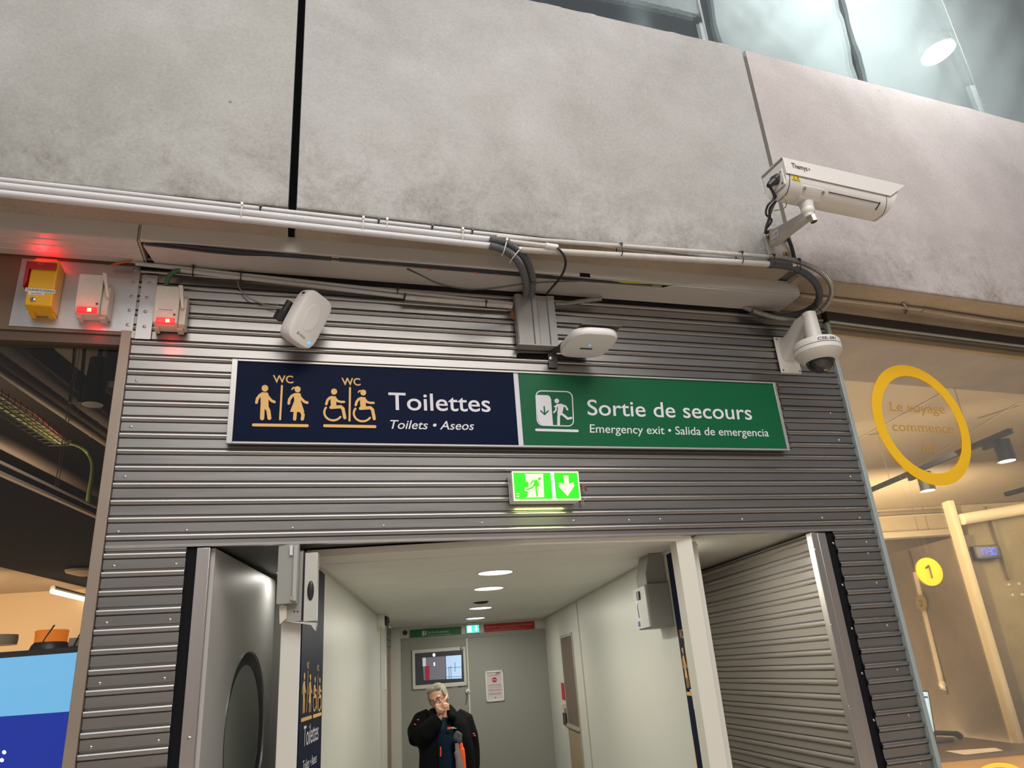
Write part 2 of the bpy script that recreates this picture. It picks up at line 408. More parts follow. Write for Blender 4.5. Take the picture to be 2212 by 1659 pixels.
# side trims of the cladding
struct('trim_3', MB().box((FX0-.055, -.02, 0), (FX0-.004, .08, 3.60)), TRIMB, 'warm grey vertical window post left of the ribbed cladding', 'trim', bevel=.003)
struct('trim_4', MB().box((FX1+.001, -.03, 0), (FX1+.032, .03, 3.95)), TRIMC, 'pale blue-grey vertical post right of the ribbed cladding', 'trim', bevel=.003)
# dark void behind the top of the cladding
struct('wall_behind', MB().box((-2.6, .03, 4.02), (3.74, .5, 4.12)), BLACK, 'dark gap above the ribbed cladding')

# ---- cast concrete panels, slightly turned to one another
AM, AR = radians(2.0), radians(3.9)
PM = Vector((3.18, -.45, 0)); NM = Vector((-sin(AM), cos(AM), 0)); TM = Vector((cos(AM), sin(AM), 0))
PR = Vector((3.20, -.395, 0)); NR = Vector((-sin(AR), cos(AR), 0)); TR = Vector((cos(AR), sin(AR), 0))
def Mp(x, y, off=0.0): return hit(x, y, PM - NM*off, NM)     # off = in front of the face
def Rp(x, y, off=0.0): return hit(x, y, PR - NR*off, NR)
def Lp(x, y, off=0.0): return Yp(x, y, -.56-off)
def panel(name, A, B, n, z0, z1, m, label, dep=.56, rough=True):
    """upright slab from A to B with a softened arris and a rough cast top edge"""
    A = Vector((A.x, A.y, 0)); B = Vector((B.x, B.y, 0)); t = (B-A); L = t.length; t.normalize()
    mb = MB(); N_ = 60; rows = []
    for i in range(N_+1):
        s = L*i/N_; j = random.uniform(-.012, .008) if rough else 0
        P = lambda d, z: A + t*s + n*d + ZZ*z
        rows.append([mb.bm.verts.new(q) for q in (P(dep, z0), P(.012, z0), P(.003, z0+.004), P(0, z0+.014), P(0, z1-.01), P(.008, z1+j), P(.05, z1+j*.6), P(.22, z1), P(dep, z1))])
    mb.loft(rows); return struct(name, mb, m, label, angle=6)
J1L = Lp(622, 450); J1R = Mp(641, 450); J2L = Mp(1706, 540); J2R = Rp(1715, 540)
zt = 6.065
panel('wall_upper_left', Vector((-4.2, -.56, 0)), J1L, YY, 4.121, zt+.03, M_CL, 'grey cast concrete panel left of the black vertical joint', .66)
panel('wall_upper_middle', J1R, J2L, NM, 4.121, zt, M_CM, 'large middle cast concrete panel above the signs', .66)
panel('wall_upper_right', J2R, J2R+TR*7, NR, 4.105, 6.125, M_CR, 'pinkish cast concrete panel on the right behind the bullet camera', .42)
struct('trim_5', MB().box((J1L.x-.02, -.40, 4.13), (J1R.x+.02, -.2, zt)), BLACK, 'black joint filler between the left and middle concrete panels', 'trim')
c2 = (J2L+J2R)/2
struct('trim_6', MB().fbox((c2.x, c2.y, 0), TM, NM, ZZ, (-.05, .03, 4.13), (.05, .3, 6.05)), mat('joint_grey', (.10, .095, .09), .7), 'dark grey joint between the middle and right concrete panels', 'trim')
M_SO = concrete('concrete_underside', (.33, .27, .20), (.45, .38, .29))
struct('trim_22', MB().box((-3.6, -.545, 4.113), (J1L.x, -.05, 4.1205)), M_SO, 'beige underside of the left concrete panel', 'trim')
a0_, b0_ = Vector((J1R.x, J1R.y, 4.113)), Vector((J2L.x-.01, J2L.y, 4.113)); struct('trim_23', MB().prism([a0_+NM*.016, b0_+NM*.016, Vector((b0_.x-.02, -.05, 4.113)), Vector((a0_.x, -.05, 4.113))], ZZ*.0075), M_SO, 'beige underside of the middle concrete panel', 'trim')
struct('trim_24', MB().fbox((J2R.x, J2R.y, 0), TR, NR, ZZ, (.0, .016, 4.097), (7, .42, 4.1045)), M_SO, 'beige underside of the right concrete panel', 'trim')
# right-hand lintel: underside strip and dark window head
AW = radians(5.0); PWd = Vector((3.756, 0, 0)); NW = Vector((-sin(AW), cos(AW), 0)); TW = Vector((cos(AW), sin(AW), 0))
def Wp(x, y, off=0.0): return hit(x, y, PWd - NW*off, NW)
struct('trim_7', MB().fbox(PWd, TW, NW, ZZ, (-.42, -.05, 4.045), (6.5, .10, 4.10)), M_CE, 'rough plaster strip under the right concrete panel', 'trim')
struct('trim_8', MB().fbox(PWd, TW, NW, ZZ, (-.03, -.03, 3.965), (6.5, .12, 4.046)), mat('window_head', (.035, .028, .025), .4), 'dark metal window head above the right shop glass', 'trim')
obj('head_edge', MB().fbox(PWd, TW, NW, ZZ, (-.02, -.036, 3.955), (6.5, -.022, 3.967)), TRIMC, bpy.data.objects['trim_8'])
# left-hand lintel board
struct('trim_9', MB().box((-3.6, -.012, 3.575), (FX0-.004, .12, 4.07)), BROWN, 'brown lacquered window head board behind the cut-off switches', 'trim')
obj('lower_board', MB().box((-3.6, .0, 3.52), (FX0-.056, .03, 3.574)), mat('brown_dark', (.10, .07, .045), .35), bpy.data.objects['trim_9'])

# ---- shop glass
SG = glassmat('shop_glass', (.98, .98, .96), .45)
g = struct('window_1', MB().box((-3.6, .045, 0), (FX0-.06, .052, 3.53)), SG, 'glass pane of the left shop window', 'window')
g = struct('window_2', MB().fbox(PWd, TW, NW, ZZ, (.03, .02, 0), (6.5, .028, 3.962)), SG, 'large glass pane of the right shop window', 'window')

# ---- glazing and insulation blankets above the concrete
UG = glassmat('upper_glass', (.97, .99, .99), .75)
GY = -.26
def Gp(x, y, off=0.0): return Yp(x, y, GY-off)
PG = PR+NR*.13
def Gr(x, y): return hit(x, y, PG, NR)
def gxy(x): return PG + TR*((x-PG.x)/TR.x)
s1 = Gp(1518, 40); s2 = Gr(2040, 10); ytop = 9.2
def pane(i, label, O, ex, n, a, b): struct('window_%d' % i, MB().fbox((O.x, O.y, 0), ex, n, ZZ, (a, 0, 6.0), (b, .02, ytop)), UG, label, 'window')
pane(3, 'glass pane above the concrete, left of the first seam', Vector((0, GY, 0)), XX, YY, -3, s1.x-.012)
L2 = (s2-PG).dot(TR)
pane(4, 'glass pane above the concrete between the two seams', PG, TR, NR, s1.x+.012-PG.x, L2-.015)
pane(5, 'glass pane above the concrete, right of the long seam', PG, TR, NR, L2+.015, 8.5)
SEAM = mat('seam_seal', (.22, .25, .25), .5)
struct('trim_10', MB().box((s1.x-.010, GY-.002, 6.0), (s1.x+.008, GY+.022, ytop)), SEAM, 'pale sealed seam between upper glass panes near the middle', 'trim')
struct('trim_11', MB().fbox((PG.x, PG.y, 0), TR, NR, ZZ, (L2-.013, -.002, 6.0), (L2-.004, .022, ytop)), mat('seam_dark', (.20, .22, .20), .3), 'long dark seam between the upper right glass panes', 'trim')
mbw = MB().box((-4, .95, 5.9), (12, 1.05, ytop)); struct('wall_top', mbw, mat('top_wall', (.045, .055, .055), .7, var=.3, vscale=6), 'dark bare wall behind the insulation blankets')
struct('floor_ledge', MB().box((-4.0, .13, 5.9), (11.5, .94, 6.0)), M_CB, 'hidden ledge behind the concrete upstand', 'ledge')
for z in (6.28, 6.44):
    tag(obj('wall_rail', MB().box((-1, .9, z), (3.6, .945, z+.012)), GPRINT), 'thin grey horizontal rail, %s one on the dark wall above the concrete' % ('lower' if z < 6.3 else 'upper'), 'rail', 'rails on the dark wall')
BLK = mat('insulation_fleece', (.80, .86, .85), .8, var=.05, vscale=3, bump=.55, bscale=9)
tan_r = math.tan(AR)
def blanket(outline, y, label, seed, puff=.10, turn=True):
    """quilted fleece sheet hanging behind the glass; outline = world (x, z) corners TL TR BR BL"""
    rnd = random.Random(seed); TL, TR_, BR, BL = [Vector((a[0], a[1])) for a in outline]
    nx, nz = max(46, int((TR_.x-TL.x)*16)), 34; mb = MB(); grid = []; ph = [rnd.uniform(0, 6) for _ in range(8)]
    for j in range(nz+1):
        row = []
        for i in range(nx+1):
            s, t = i/nx, j/nz
            p = lerp(lerp(TL, TR_, s), lerp(BL, BR, s), t)
            e = min(1, 4*s*(1-s)*2.2)**.5 * min(1, 4*t*(1-t)*2.2)**.5
            d = puff*e + e*.030*sin(5*p.x+3*p.y+ph[0]) + e*.022*sin(11*p.x-9*p.y+ph[1]) + e*.012*sin(23*p.x+17*p.y+ph[2]) + e*.012*sin(31*p.y-8*p.x+ph[3]) + e*.007*sin(47*p.x+39*p.y+3*sin(7*p.y)+ph[5]) + .006*rnd.uniform(-1, 1)
            row.append(mb.bm.verts.new((p.x+.01*sin(9*p.y+ph[4]), y-d+(max(0, p.x-3.2)*tan_r if turn else 0), p.y)))
        grid.append(row)
    for j in range(nz):
        for i in range(nx): mb.bm.faces.new((grid[j][i], grid[j][i+1], grid[j+1][i+1], grid[j+1][i]))
    bmesh.ops.solidify(mb.bm, geom=mb.bm.faces[:], thickness=.05)
    return tag(obj('insulation_blanket', mb, BLK, angle=60), label, 'insulation', 'insulation blankets behind the upper glass')
by = .10
a = lambda x, y: (lambda p: (p.x, p.z))(Yp(x, y, by) if x < 1600 else hit(x, y, (3.2, by, 0), NR))
blanket(((-.2, 9.0), (a(1512, 28)[0]+.02, 9.0), a(1512, 30), (a(1340, -8)[0]-1.2, a(1340, -8)[1]+.02)), by, 'pale fleece blanket whose rolled lower edge hangs above the dark gap', 3, .05)
blanket(((-2.2, 9.0), (a(1132, -30)[0], 9.0), (a(1134, 0)[0], 5.95), (-2.2, 5.95)), by+.25, 'pale fleece blanket seen as a sliver left of the dark gap', 4, .04)
blanket(((a(1546, 0)[0], 9.0), (a(1822, 40)[0]+.02, 9.0), (a(1846, 170)[0], 5.95), (a(1562, 95)[0], 5.95)), by, 'wide puffy fleece blanket left of the dark wedge', 5)
blanket(((a(1818, 0)[0]+.05, 9.0), (11.6, 9.0), (11.6, 5.95), (a(1872, 170)[0], 5.95)), by, 'wide puffy fleece blanket right of the dark wedge', 8)
# round hall lamp whose reflection shows in the upper glass
q = Gr(2033, 110); d = (q-CAM).normalized(); dr = d - NR*(2*d.dot(NR)); lp = q + dr*((11.5-q.z)/dr.z)
t = thing('hall_downlight', 'round white lamp mirrored in the upper right glass', 'lamp', lp)
mbl = MB(); mbl.lathe(lp, (0, 0, 1), [(.23, 0), (.23, .02)], 40); obj('lens', mbl, mat('hall_lamp', (1, 1, 1), .5, emit=(1, .98, .92), es=110), t)
mbl = MB(); mbl.lathe(lp+Vector((0, 0, .021)), (0, 0, 1), [(.27, 0), (.27, .2)], 40); obj('housing', mbl, WHITE, t)

# ================================================================== CORRIDOR
VL, VR, UB, ZC = .04, 2.25, 7.36, 2.40
cwl = struct('wall_left', MB().uvbox((uv(Up(603, 1450, .075))[0], .075, 0), (VL, 4.94, 2.41)), CWALL, 'white corridor wall on the left with the dark banner', bevel=.004)
cwr = struct('wall_right', MB().uvbox((VR, .60, 0), (VR+.12, 7.6, 2.41)), CWALL, 'white corridor wall on the right with grey metal box')
cce = MB(); nb = 25
us = [.574+.30*(k-2) for k in range(nb)]
for k, u0 in enumerate(us):
    u1 = u0+.30; gq = .022 if k == 1 else (.014 if k in (16, 17) else .006); gp = .022 if k == 2 else (.014 if k in (17, 18) else .006)
    a0, b0 = VL-.02, VR+.02
    P = [UV(a0, u0+gp/2, ZC), UV(b0, u0+gp/2, ZC), UV(b0, u1-gq/2, ZC), UV(a0, u1-gq/2, ZC)]
    if P[1].y < .04:      # boards that meet the front at a skew are cut along it
        if P[2].y < .05: continue
        if P[0].y >= .03: P = [P[0], P[0]+V*((P[0].y-.03)/-V.y), P[2]-U*((P[2].y-.03)/U.y), P[2], P[3]]
    cce.prism(P, ZZ*.04)
cc = struct('ceiling', cce, CWHITE, 'white boarded corridor ceiling with round downlights', 'ceiling', bevel=.002)
struct('ceiling_upper', MB().prism([Vector((-.86, .09, 2.452)), Vector((3.72, .09, 2.452)), UV(3.7, 7.6, 2.452), UV(-1.0, 7.6, 2.452)], ZZ*.02), mat('plenum', (.10, .10, .095), .6), 'dark board closing the space over the corridor ceiling', 'ceiling')
struct('trim_12', MB().uvbox((VL-.002, .1, ZC-.018), (VL+.012, 4.95, ZC-.001)), mat('bead', (.50, .49, .44), .5), 'thin bead along the left corridor ceiling edge', 'trim')
struct('trim_13', MB().uvbox((VR-.012, .6, ZC-.014), (VR+.002, 7.3, ZC-.001)), MATS['bead'], 'thin bead along the right corridor ceiling edge', 'trim')
struct('floor_corridor', MB().uvbox((-1, .2, .0), (4, 7.4, .012)), mat('corridor_floor', (.16, .155, .15), .4), 'corridor floor', 'floor')
# left wall: niche with brown door and ribbed head, then white post
struct('trim_14', MB().uvbox((-.3, 4.95, 0), (VL+.012, 5.75, 2.40)), CWALL, 'white door post halfway down the left corridor wall', 'trim')
dl = struct('door_1', MB().uvbox((-.30, 5.75, 0), (.0, 7.18, 2.13)), mat('brown_door', (.27, .19, .13), .45), 'brown side door at the far left of the corridor', 'door')
mbh = MB()
for k in range(3): mbh.uvbox((-.3, 5.75, 2.135+.088*k), (.012, 7.18, 2.135+.088*k+.08))
struct('trim_15', mbh, STEEL, 'ribbed metal panel above the brown side door', 'trim', bevel=.004)
struct('trim_16', MB().uvbox((-.3, 7.18, 0), (.135, 7.36, 2.40)), CWALL, 'white corner post between the brown door and the grey double door', 'trim')
obj('lock_plate', MB().uvbox((.0, 5.95, 1.30), (.02, 6.12, 1.42)), BLACKP, dl)
tag(obj('wall_plate', MB().uvbox((VL+.013, 5.3, 1.62), (VL+.03, 5.45, 2.02)), WHITE), 'slim white plate on the left door post', 'plate')
# right wall: panel joint, brown glazed hatch with sill
struct('trim_17', MB().uvbox((VR-.004, 4.44, 0), (VR+.001, 4.49, 2.39)), mat('joint_strip', (.40, .37, .31), .5), 'vertical panel joint on the right corridor wall', 'trim')
hw = thing('hatch', 'tall brown recessed hatch in the right corridor wall', 'hatch', UV(VR, 5.4, .5))
obj('panel', MB().uvbox((VR-.004, 4.99, 1.07), (VR+.05, 5.82, 2.05)), mat('hatch_brown', (.13, .09, .065), .35), hw)
obj('frame', join(MB().uvbox((VR-.014, 4.95, 2.05), (VR+.05, 5.86, 2.085)), MB().uvbox((VR-.012, 5.82, .45), (VR+.05, 5.86, 2.05)), MB().uvbox((VR-.012, 4.95, .45), (VR+.05, 4.99, 2.05))), mat('hatch_frame', (.42, .39, .34), .4, .3), hw)
obj('lower_panel', MB().uvbox((VR-.006, 4.99, .45), (VR+.05, 5.82, 1.03)), mat('hatch_tan', (.30, .235, .14), .5), hw)
obj('sill', MB().uvbox((VR-.03, 4.97, 1.03), (VR+.05, 5.84, 1.068)), MATS['hatch_frame'], hw, bevel=.003)
p = Vp(1218, 1498, VR)
for nm, (a, b), c, m_, lab in (('alarm_plate', ((1215, 1475), (1221, 1512)), .012, REDP, 'small red sign beside the brown hatch'), ('intercom_unit', ((1216, 1518), (1226, 1531)), .05, CREAM, 'small beige unit under the red sign'), ('card_reader', ((1223, 1540), (1227, 1567)), .03, BLACKP, 'black card reader at the edge of the brown hatch')):
    A_ = Vp(a[0], a[1], VR); B_ = Vp(b[0], b[1], VR); ua, ub = sorted((uv(A_)[1], uv(B_)[1])); u0 = 5.92 if nm != 'card_reader' else 5.88
    tag(obj(nm, MB().uvbox((VR-c, u0, B_.z), (VR, u0+.22, A_.z)), m_, bevel=.003), lab, 'plate')
# back wall with the double door
struct('wall_back', MB().uvbox((.10, UB, 2.255), (2.30, UB+.12, 2.41)), CWALL, 'white strip of wall above the grey double door')
def Bp(x, y, o=0.0): return Up(x, y, UB-o)
dB = struct('door_2', MB().uvbox((.13, UB, 0), (1.075, UB+.05, 2.20)), CDOOR, 'left leaf of the grey double door, with a window', 'door', bevel=.004)
dC = struct('door_3', MB().uvbox((1.095, UB-.012, 0), (2.27, UB+.05, 2.20)), CDOOR, 'right leaf of the grey double door, with a framed notice', 'door', bevel=.004)
struct('trim_18', MB().uvbox((.10, UB-.02, 2.205), (2.29, UB+.06, 2.255)), CDOOR, 'grey head rail of the double door', 'trim')
struct('trim_19', MB().uvbox((1.075, UB-.03, 0), (1.10, UB-.01, 2.195)), CWALL, 'pale meeting strip of the double door', 'trim', bevel=.004)
wA, wB = uv(Bp(893, 1409)), uv(Bp(1000, 1476)); x0, x1, z0, z1 = wA[0], 1.055, wB[2], wA[2]
fr = join(MB().uvbox((x0-.02, UB-.03, z0-.03), (x0+.02, UB+.01, z1+.03)), MB().uvbox((x1-.03, UB-.03, z0-.03), (x1+.01, UB+.01, z1+.03)), MB().uvbox((x0, UB-.03, z1-.02), (x1, UB+.01, z1+.03)), MB().uvbox((x0, UB-.03, z0-.035), (x1, UB+.01, z0+.02)))
obj('window_frame', fr, CWALL, dB, bevel=.008)
# what shows through the door window: a grey lobby with a red cylinder and daylight
obj('pane', MB().uvbox((x0+.015, UB-.008, z0+.015), (x1-.03, UB-.002, z1-.015)), mat('night_pane', (.06, .065, .08), .1), dB)
pf = lambda x, y: Bp(x, y, .012)
def quad(pts, m, nm, par, off=.012):
    f = Flat(lambda x, y: Bp(x, y, off)); f.poly(pts); return obj(nm, f.mb, m, par)
zz = lambda x, y: (860+x/6.9125, 1320+y/6.9125)
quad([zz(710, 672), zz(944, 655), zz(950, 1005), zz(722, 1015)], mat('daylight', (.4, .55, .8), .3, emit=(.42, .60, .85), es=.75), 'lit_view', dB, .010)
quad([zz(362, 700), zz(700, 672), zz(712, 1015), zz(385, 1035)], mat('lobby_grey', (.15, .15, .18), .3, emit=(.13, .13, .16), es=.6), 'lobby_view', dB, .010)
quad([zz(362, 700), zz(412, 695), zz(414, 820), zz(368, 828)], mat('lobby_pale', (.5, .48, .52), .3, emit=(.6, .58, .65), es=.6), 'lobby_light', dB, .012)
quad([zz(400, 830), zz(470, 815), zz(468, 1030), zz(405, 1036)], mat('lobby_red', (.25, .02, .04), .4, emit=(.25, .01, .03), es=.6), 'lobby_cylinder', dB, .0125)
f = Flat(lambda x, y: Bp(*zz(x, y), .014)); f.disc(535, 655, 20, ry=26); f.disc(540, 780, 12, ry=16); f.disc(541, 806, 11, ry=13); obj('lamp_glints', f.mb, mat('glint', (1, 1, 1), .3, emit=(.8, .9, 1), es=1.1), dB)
f = Flat(lambda x, y: Bp(*zz(x, y), .013))
for (a, b, c, d_) in ((755, 835, 765, 1010), (785, 820, 795, 1010), (850, 770, 850, 900)): f.stroke([(a, b), (c, d_)], 8)
f.stroke([(722, 850), (948, 835)], 6); f.stroke([(722, 985), (948, 975)], 6); obj('railing_view', f.mb, mat('rail_blue', (.12, .16, .25), .5), dB)
tag(obj('door_label', MB().prism([Bp(975, 1480.5), Bp(989, 1479.5), Bp(989, 1484.5), Bp(975, 1485.8)], U*-.004), WPRINT), 'small white label under the door window', 'label')
tag(obj('door_sticker', MB().prism([Bp(991, 1479), Bp(996, 1478.6), Bp(996, 1484), Bp(991, 1484.5)], U*-.004), mat('blue_print', (.01, .04, .35), .4)), 'tiny blue square sticker under the door window', 'sticker')
h = None
mb = MB(); c = Bp(1011, 1493, .012); mb.lathe(c, -U, [(.032, 0), (.034, .01), (.030, .035), (.012, .04)], 20); h = obj('door_handle', mb, WHITE, dC)
obj('lever', MB().tube([c-U*.03, c-U*.06, c-U*.06+V*-.03-ZZ*.10], .009, 10), SCREWM, h)
mb = MB().tube([Bp(999, 1392, .03), Bp(996, 1400, .06), Bp(995, 1405, .06), Bp(1000, 1402, .03)], .012, 8); tag(obj('door_closer', mb, GPRINT), 'grey closer arm at the top of the left door leaf', 'closer')
# notice on the door
n1, n2 = uv(Bp(1046, 1450)), uv(Bp(1093, 1513)); nz1, nz0, nx0, nx1 = n1[2], n2[2], n1[0]+.01, n2[0]-.02
t = thing('notice_frame', 'white framed notice with a red no-entry disc on the grey door', 'notice', UV((nx0+nx1)/2, UB-.02, nz0))
obj('frame', join(MB().uvbox((nx0, UB-.035, nz0), (nx0+.025, UB-.012, nz1)), MB().uvbox((nx1-.025, UB-.035, nz0), (nx1, UB-.012, nz1)), MB().uvbox((nx0, UB-.035, nz0), (nx1, UB-.012, nz0+.025)), MB().uvbox((nx0, UB-.035, nz1-.025), (nx1, UB-.012, nz1))), WHITE, t, bevel=.004)
pp = obj('paper', MB().uvbox((nx0+.02, UB-.02, nz0+.02), (nx1-.02, UB-.013, nz1-.02)), mat('notice_paper', (.62, .56, .58), .5), t)
cx = (nx0+nx1)/2; W_ = nx1-nx0
pl = lambda x, y: UV(x, UB-.022, y)
f = Flat(pl); f.disc(cx, nz1-.125, .034); obj('no_entry_disc', f.mb, REDP, t)
f = Flat(lambda x, y: UV(x, UB-.0235, y)); f.stroke([(cx-.017, nz1-.125), (cx+.017, nz1-.125)], .010); obj('disc_bar', f.mb, WPRINT, t)
TX = mat('red_print', (.36, .05, .07), .5); BL = mat('navy_print', (.03, .05, .2), .5)
mb = text_mesh('ACCES INTERDIT', UV(nx0+.05, UB-.022, nz1-.072), UV(nx1-.05, UB-.022, nz1-.072), UV(nx0+.05, UB-.022, nz1-.055), .001); obj('heading', mb, TX, t)
f = Flat(pl)
for z_ in (.19, .20, .225, .255, .265, .305, .312): f.stroke([(nx0+.04, nz1-z_), (nx1-.04, nz1-z_)], .0025)
f.disc(cx, nz0+.05, .009); obj('printed_lines', f.mb, TX, t)
f = Flat(pl); f.stroke([(nx1-.10, nz1-.04), (nx1-.05, nz1-.038)], .010); obj('stamp', f.mb, BL, t)
# signs over the double door
def sign_over(a, b, m, label):
    A_ = uv(Bp(*a, .015)); B_ = uv(Bp(*b, .015)); t = thing('door_sign', label, 'sign', UV((A_[0]+B_[0])/2, UB-.006, B_[2]))
    obj('board', MB().uvbox((A_[0], UB-.014, B_[2]), (B_[0], UB, A_[2])), m, t); return t, A_, B_
t, A_, B_ = sign_over((885, 1361), (997, 1371), GREENF, 'green emergency exit sign above the left door leaf')
W_ = B_[0]-A_[0]; H_ = A_[2]-B_[2]; P_ = lambda s, q: UV(A_[0]+W_*s, UB-.016, B_[2]+H_*q)
letters(('main_lettering', 'small_lettering'), t, WPRINT, text_mesh('Sortie de secours', P_(.35, .42), P_(.75, .42), P_(.35, .70), .001), text_mesh('Emergency exit \u2022 Salida de emergencia', P_(.35, .14), P_(.80, .14), P_(.35, .27), .001))
f = Flat(lambda x, y: P_(x, y)); f.poly([(.24, .18), (.275, .18), (.275, .78), (.24, .78)]); f.stroke([(.24, .78), (.325, .78)], .008); f.poly([(.318, .18), (.326, .18), (.326, .78), (.318, .78)])
f.poly([(.285, .2), (.295, .2), (.303, .45), (.315, .3), (.318, .36), (.305, .6), (.295, .6), (.283, .45)]); f.disc(.298, .68, .010, ry=.07); obj('running_figure', f.mb, WPRINT, t)
t, A_, B_ = sign_over((1045, 1349), (1155, 1358), REDP, 'red restricted access sign above the right door leaf')
W_ = B_[0]-A_[0]; H_ = A_[2]-B_[2]; P2 = lambda s, q: UV(A_[0]+W_*s, UB-.016, B_[2]+H_*q)
letters(('main_lettering', 'second_lettering', 'third_lettering'), t, mat('pink_print', (.66, .35, .35), .5), text_mesh('Acc\u00e8s r\u00e9serv\u00e9 au personnel, sauf en cas d\u2019\u00e9vacuation', P2(.04, .56), P2(.96, .56), P2(.04, .76), .001), text_mesh('Access reserved for staff only', P2(.31, .34), P2(.69, .34), P2(.31, .46), .001), text_mesh('Acceso reservado al personal, salvo evacuaci\u00f3n', P2(.19, .12), P2(.81, .12), P2(.19, .25), .001))
a_, b_ = uv(Bp(1006, 1350, .05)), uv(Bp(1037, 1367, .05))
t = thing('exit_light', 'small turquoise-white lit exit box over the grey double door', 'exit light', UV((a_[0]+b_[0])/2, UB-.03, b_[2]))
obj('housing', MB().uvbox((a_[0], UB-.05, b_[2]), (b_[0], UB, a_[2])), WHITE, t, bevel=.006)
obj('lens', MB().uvbox((a_[0]+.012, UB-.054, b_[2]+.012), (b_[0]-.012, UB-.048, a_[2]-.012)), mat('exit_teal', (.1, .7, .6), .4, emit=(.04, .75, .58), es=1.3), t)
P3 = lambda s, q: UV(lerp(a_[0], b_[0], s), UB-.056, lerp(b_[2], a_[2], q)); f = Flat(P3)
f.poly([(.12, .15), (.4, .15), (.4, .85), (.12, .85)]); f.poly([(.68, .85), (.80, .85), (.80, .5), (.9, .5), (.74, .18), (.58, .5), (.68, .5)]); obj('pictogram', f.mb, mat('exit_pale', (.8, 1, .95), .4, emit=(.75, 1, .95), es=1.2), t)
tag(obj('wall_speaker', MB().lathe(Bp(875, 1367, .0), -U, [(.035, 0), (.034, .012), (.03, .015)], 24), BLACKP), 'round black sensor left of the green door sign', 'sensor')
t = thing('smoke_detector', 'flat round detector on the ceiling in front of the exit light', 'detector', Zp(1024, 1344.5, ZC-.004)); c = Zp(1024, 1344.5, ZC-.004)
obj('base', MB().lathe(c, (0, 0, -1), [(.11, -.003), (.11, .008), (.085, .02)], 28), CREAM, t); obj('grille', MB().lathe(c, (0, 0, -1), [(.05, .018), (.05, .026)], 24), GPRINT, t)
# downlights
DLM = mat('downlight_lens', (1, 1, 1), .4, emit=(1, .97, .86), es=7.0)
labs = ('nearest and widest corridor downlight', 'second corridor downlight from the doorway', 'third corridor downlight, behind the dark ceiling slot', 'fourth corridor downlight, nearest the exit light')
for i, ((px, py), r) in enumerate((((1070, 1236), .125), ((1056, 1270.5), .125), ((1038, 1313), .125), ((1027, 1335), .125))):
    c = Zp(px, py, ZC); t = thing('downlight', labs[i], 'downlight', c, 'round downlights in the corridor ceiling')
    obj('bezel', MB().lathe(c, (0, 0, -1), [(r+.012, 0), (r+.010, .006), (r, .006), (r-.004, 0)], 40), CREAM, t)
    obj('lens', MB().lathe(c+ZZ*-.003, (0, 0, -1), [(r-.004, 0), (r-.004, .003)], 40), DLM, t)
    l = bpy.data.lights.new('downlight_glow', 'AREA'); l.shape = 'DISK'; l.size = .22; l.energy = (19, 19, 17, 16)[i]; l.color = (1, .97, .86); lo = bpy.data.objects.new('downlight_glow', l); COL.objects.link(lo); lo.location = c-ZZ*.02
mb = MB(); f = Flat(lambda x, y: Zp(x, y, ZC-.0015)); f.poly([(1020, 1302), (1040, 1299), (1056, 1298), (1052, 1303), (1036, 1305), (1026, 1304)]); tag(obj('ceiling_slot', f.mb, BLACK), 'dark slot torn in the corridor ceiling board', 'slot')

# ================================================================== DOOR LEAVES, RECESSES, CABINETS
# left leaf: smooth inner face with a round porthole, ribbed outer skin, steel edge
LH = Yp(466, 1181, .035); LH.z = 0
def leaf_frame(h0): return h0
t = thing('door_leaf', 'open left door leaf, smooth grey face with a big round porthole', 'door', LH)
LT = 2.425
lf = lambda a, b, z: LH + U*a + V*b + ZZ*z
LL = 1.42
# smooth face with a real hole
qR = hit(569, 1575, LH, V); qt = hit(535, 1408, LH, V); pz = qR.z; pr_ = qt.z-pz; pa = (qR-LH).dot(U)-pr_
def face_with_hole(off, thick, r):
    mb = MB(); n = 48; out = []
    for i in range(n):
        th = 2*pi*i/n + pi/4; c, s_ = cos(th), sin(th)
        m = max(abs(c)/(1), abs(s_)); x, y = c/m, s_/m
        X = (LL-pa)*x if x > 0 else pa*x; Y_ = (LT-pz)*y if y > 0 else pz*y
        out.append((pa+X, pz+Y_, pa+r*c, pz+r*s_))
    for side in (0, 1):
        b = off - thick*side
        O = [mb.bm.verts.new(lf(o[0], b, o[1])) for o in out]; I = [mb.bm.verts.new(lf(o[2], b, o[3])) for o in out]
        for i in range(n): mb.bm.faces.new((O[i], O[(i+1) % n], I[(i+1) % n], I[i]))
        if side == 0: O0, I0 = O, I
    for i in range(n):
        mb.bm.faces.new((O0[i], O[i], O[(i+1) % n], O0[(i+1) % n])); mb.bm.faces.new((I0[i], I0[(i+1) % n], I[(i+1) % n], I[i]))
    return mb
obj('face_panel', face_with_hole(0, .02, pr_), LEAFM, t)
mb = MB(); ring = [(pr_+.004, .004), (pr_+.004, -.004), (pr_-.02, -.006), (pr_-.035, -.014), (pr_-.07, -.014), (pr_-.07, -.019), (pr_-.02, -.0195), (pr_+.002, -.0195)]
mb.loft([[mb.bm.verts.new(lf(pa+r*cos(2*pi*i/56), b, pz+r*sin(2*pi*i/56))) for i in range(56)] for r, b in ring+[ring[0]]], cap=False); obj('porthole_ring', mb, mat('porthole_metal', (.22, .23, .25), .25, .9), t)
mb = MB(); mb.loft([[mb.bm.verts.new(lf(pa+(pr_-.05)*cos(2*pi*i/48), b, pz+(pr_-.05)*sin(2*pi*i/48))) for i in range(48)] for b in (-.0145, -.0185)]); obj('porthole_glass', mb, mat('porthole_pane', (.36, .38, .35), .12, spec=.6), t)
obj('gap_shade', MB().fbox(LH, U, V, ZZ, (.004, -.040, 0), (LL-.01, -.0205, LT-.004)), BLACK, t)  # black filler block stands in for the shade inside the gap
rib = [2.395-.0885*k for k in range(27)]
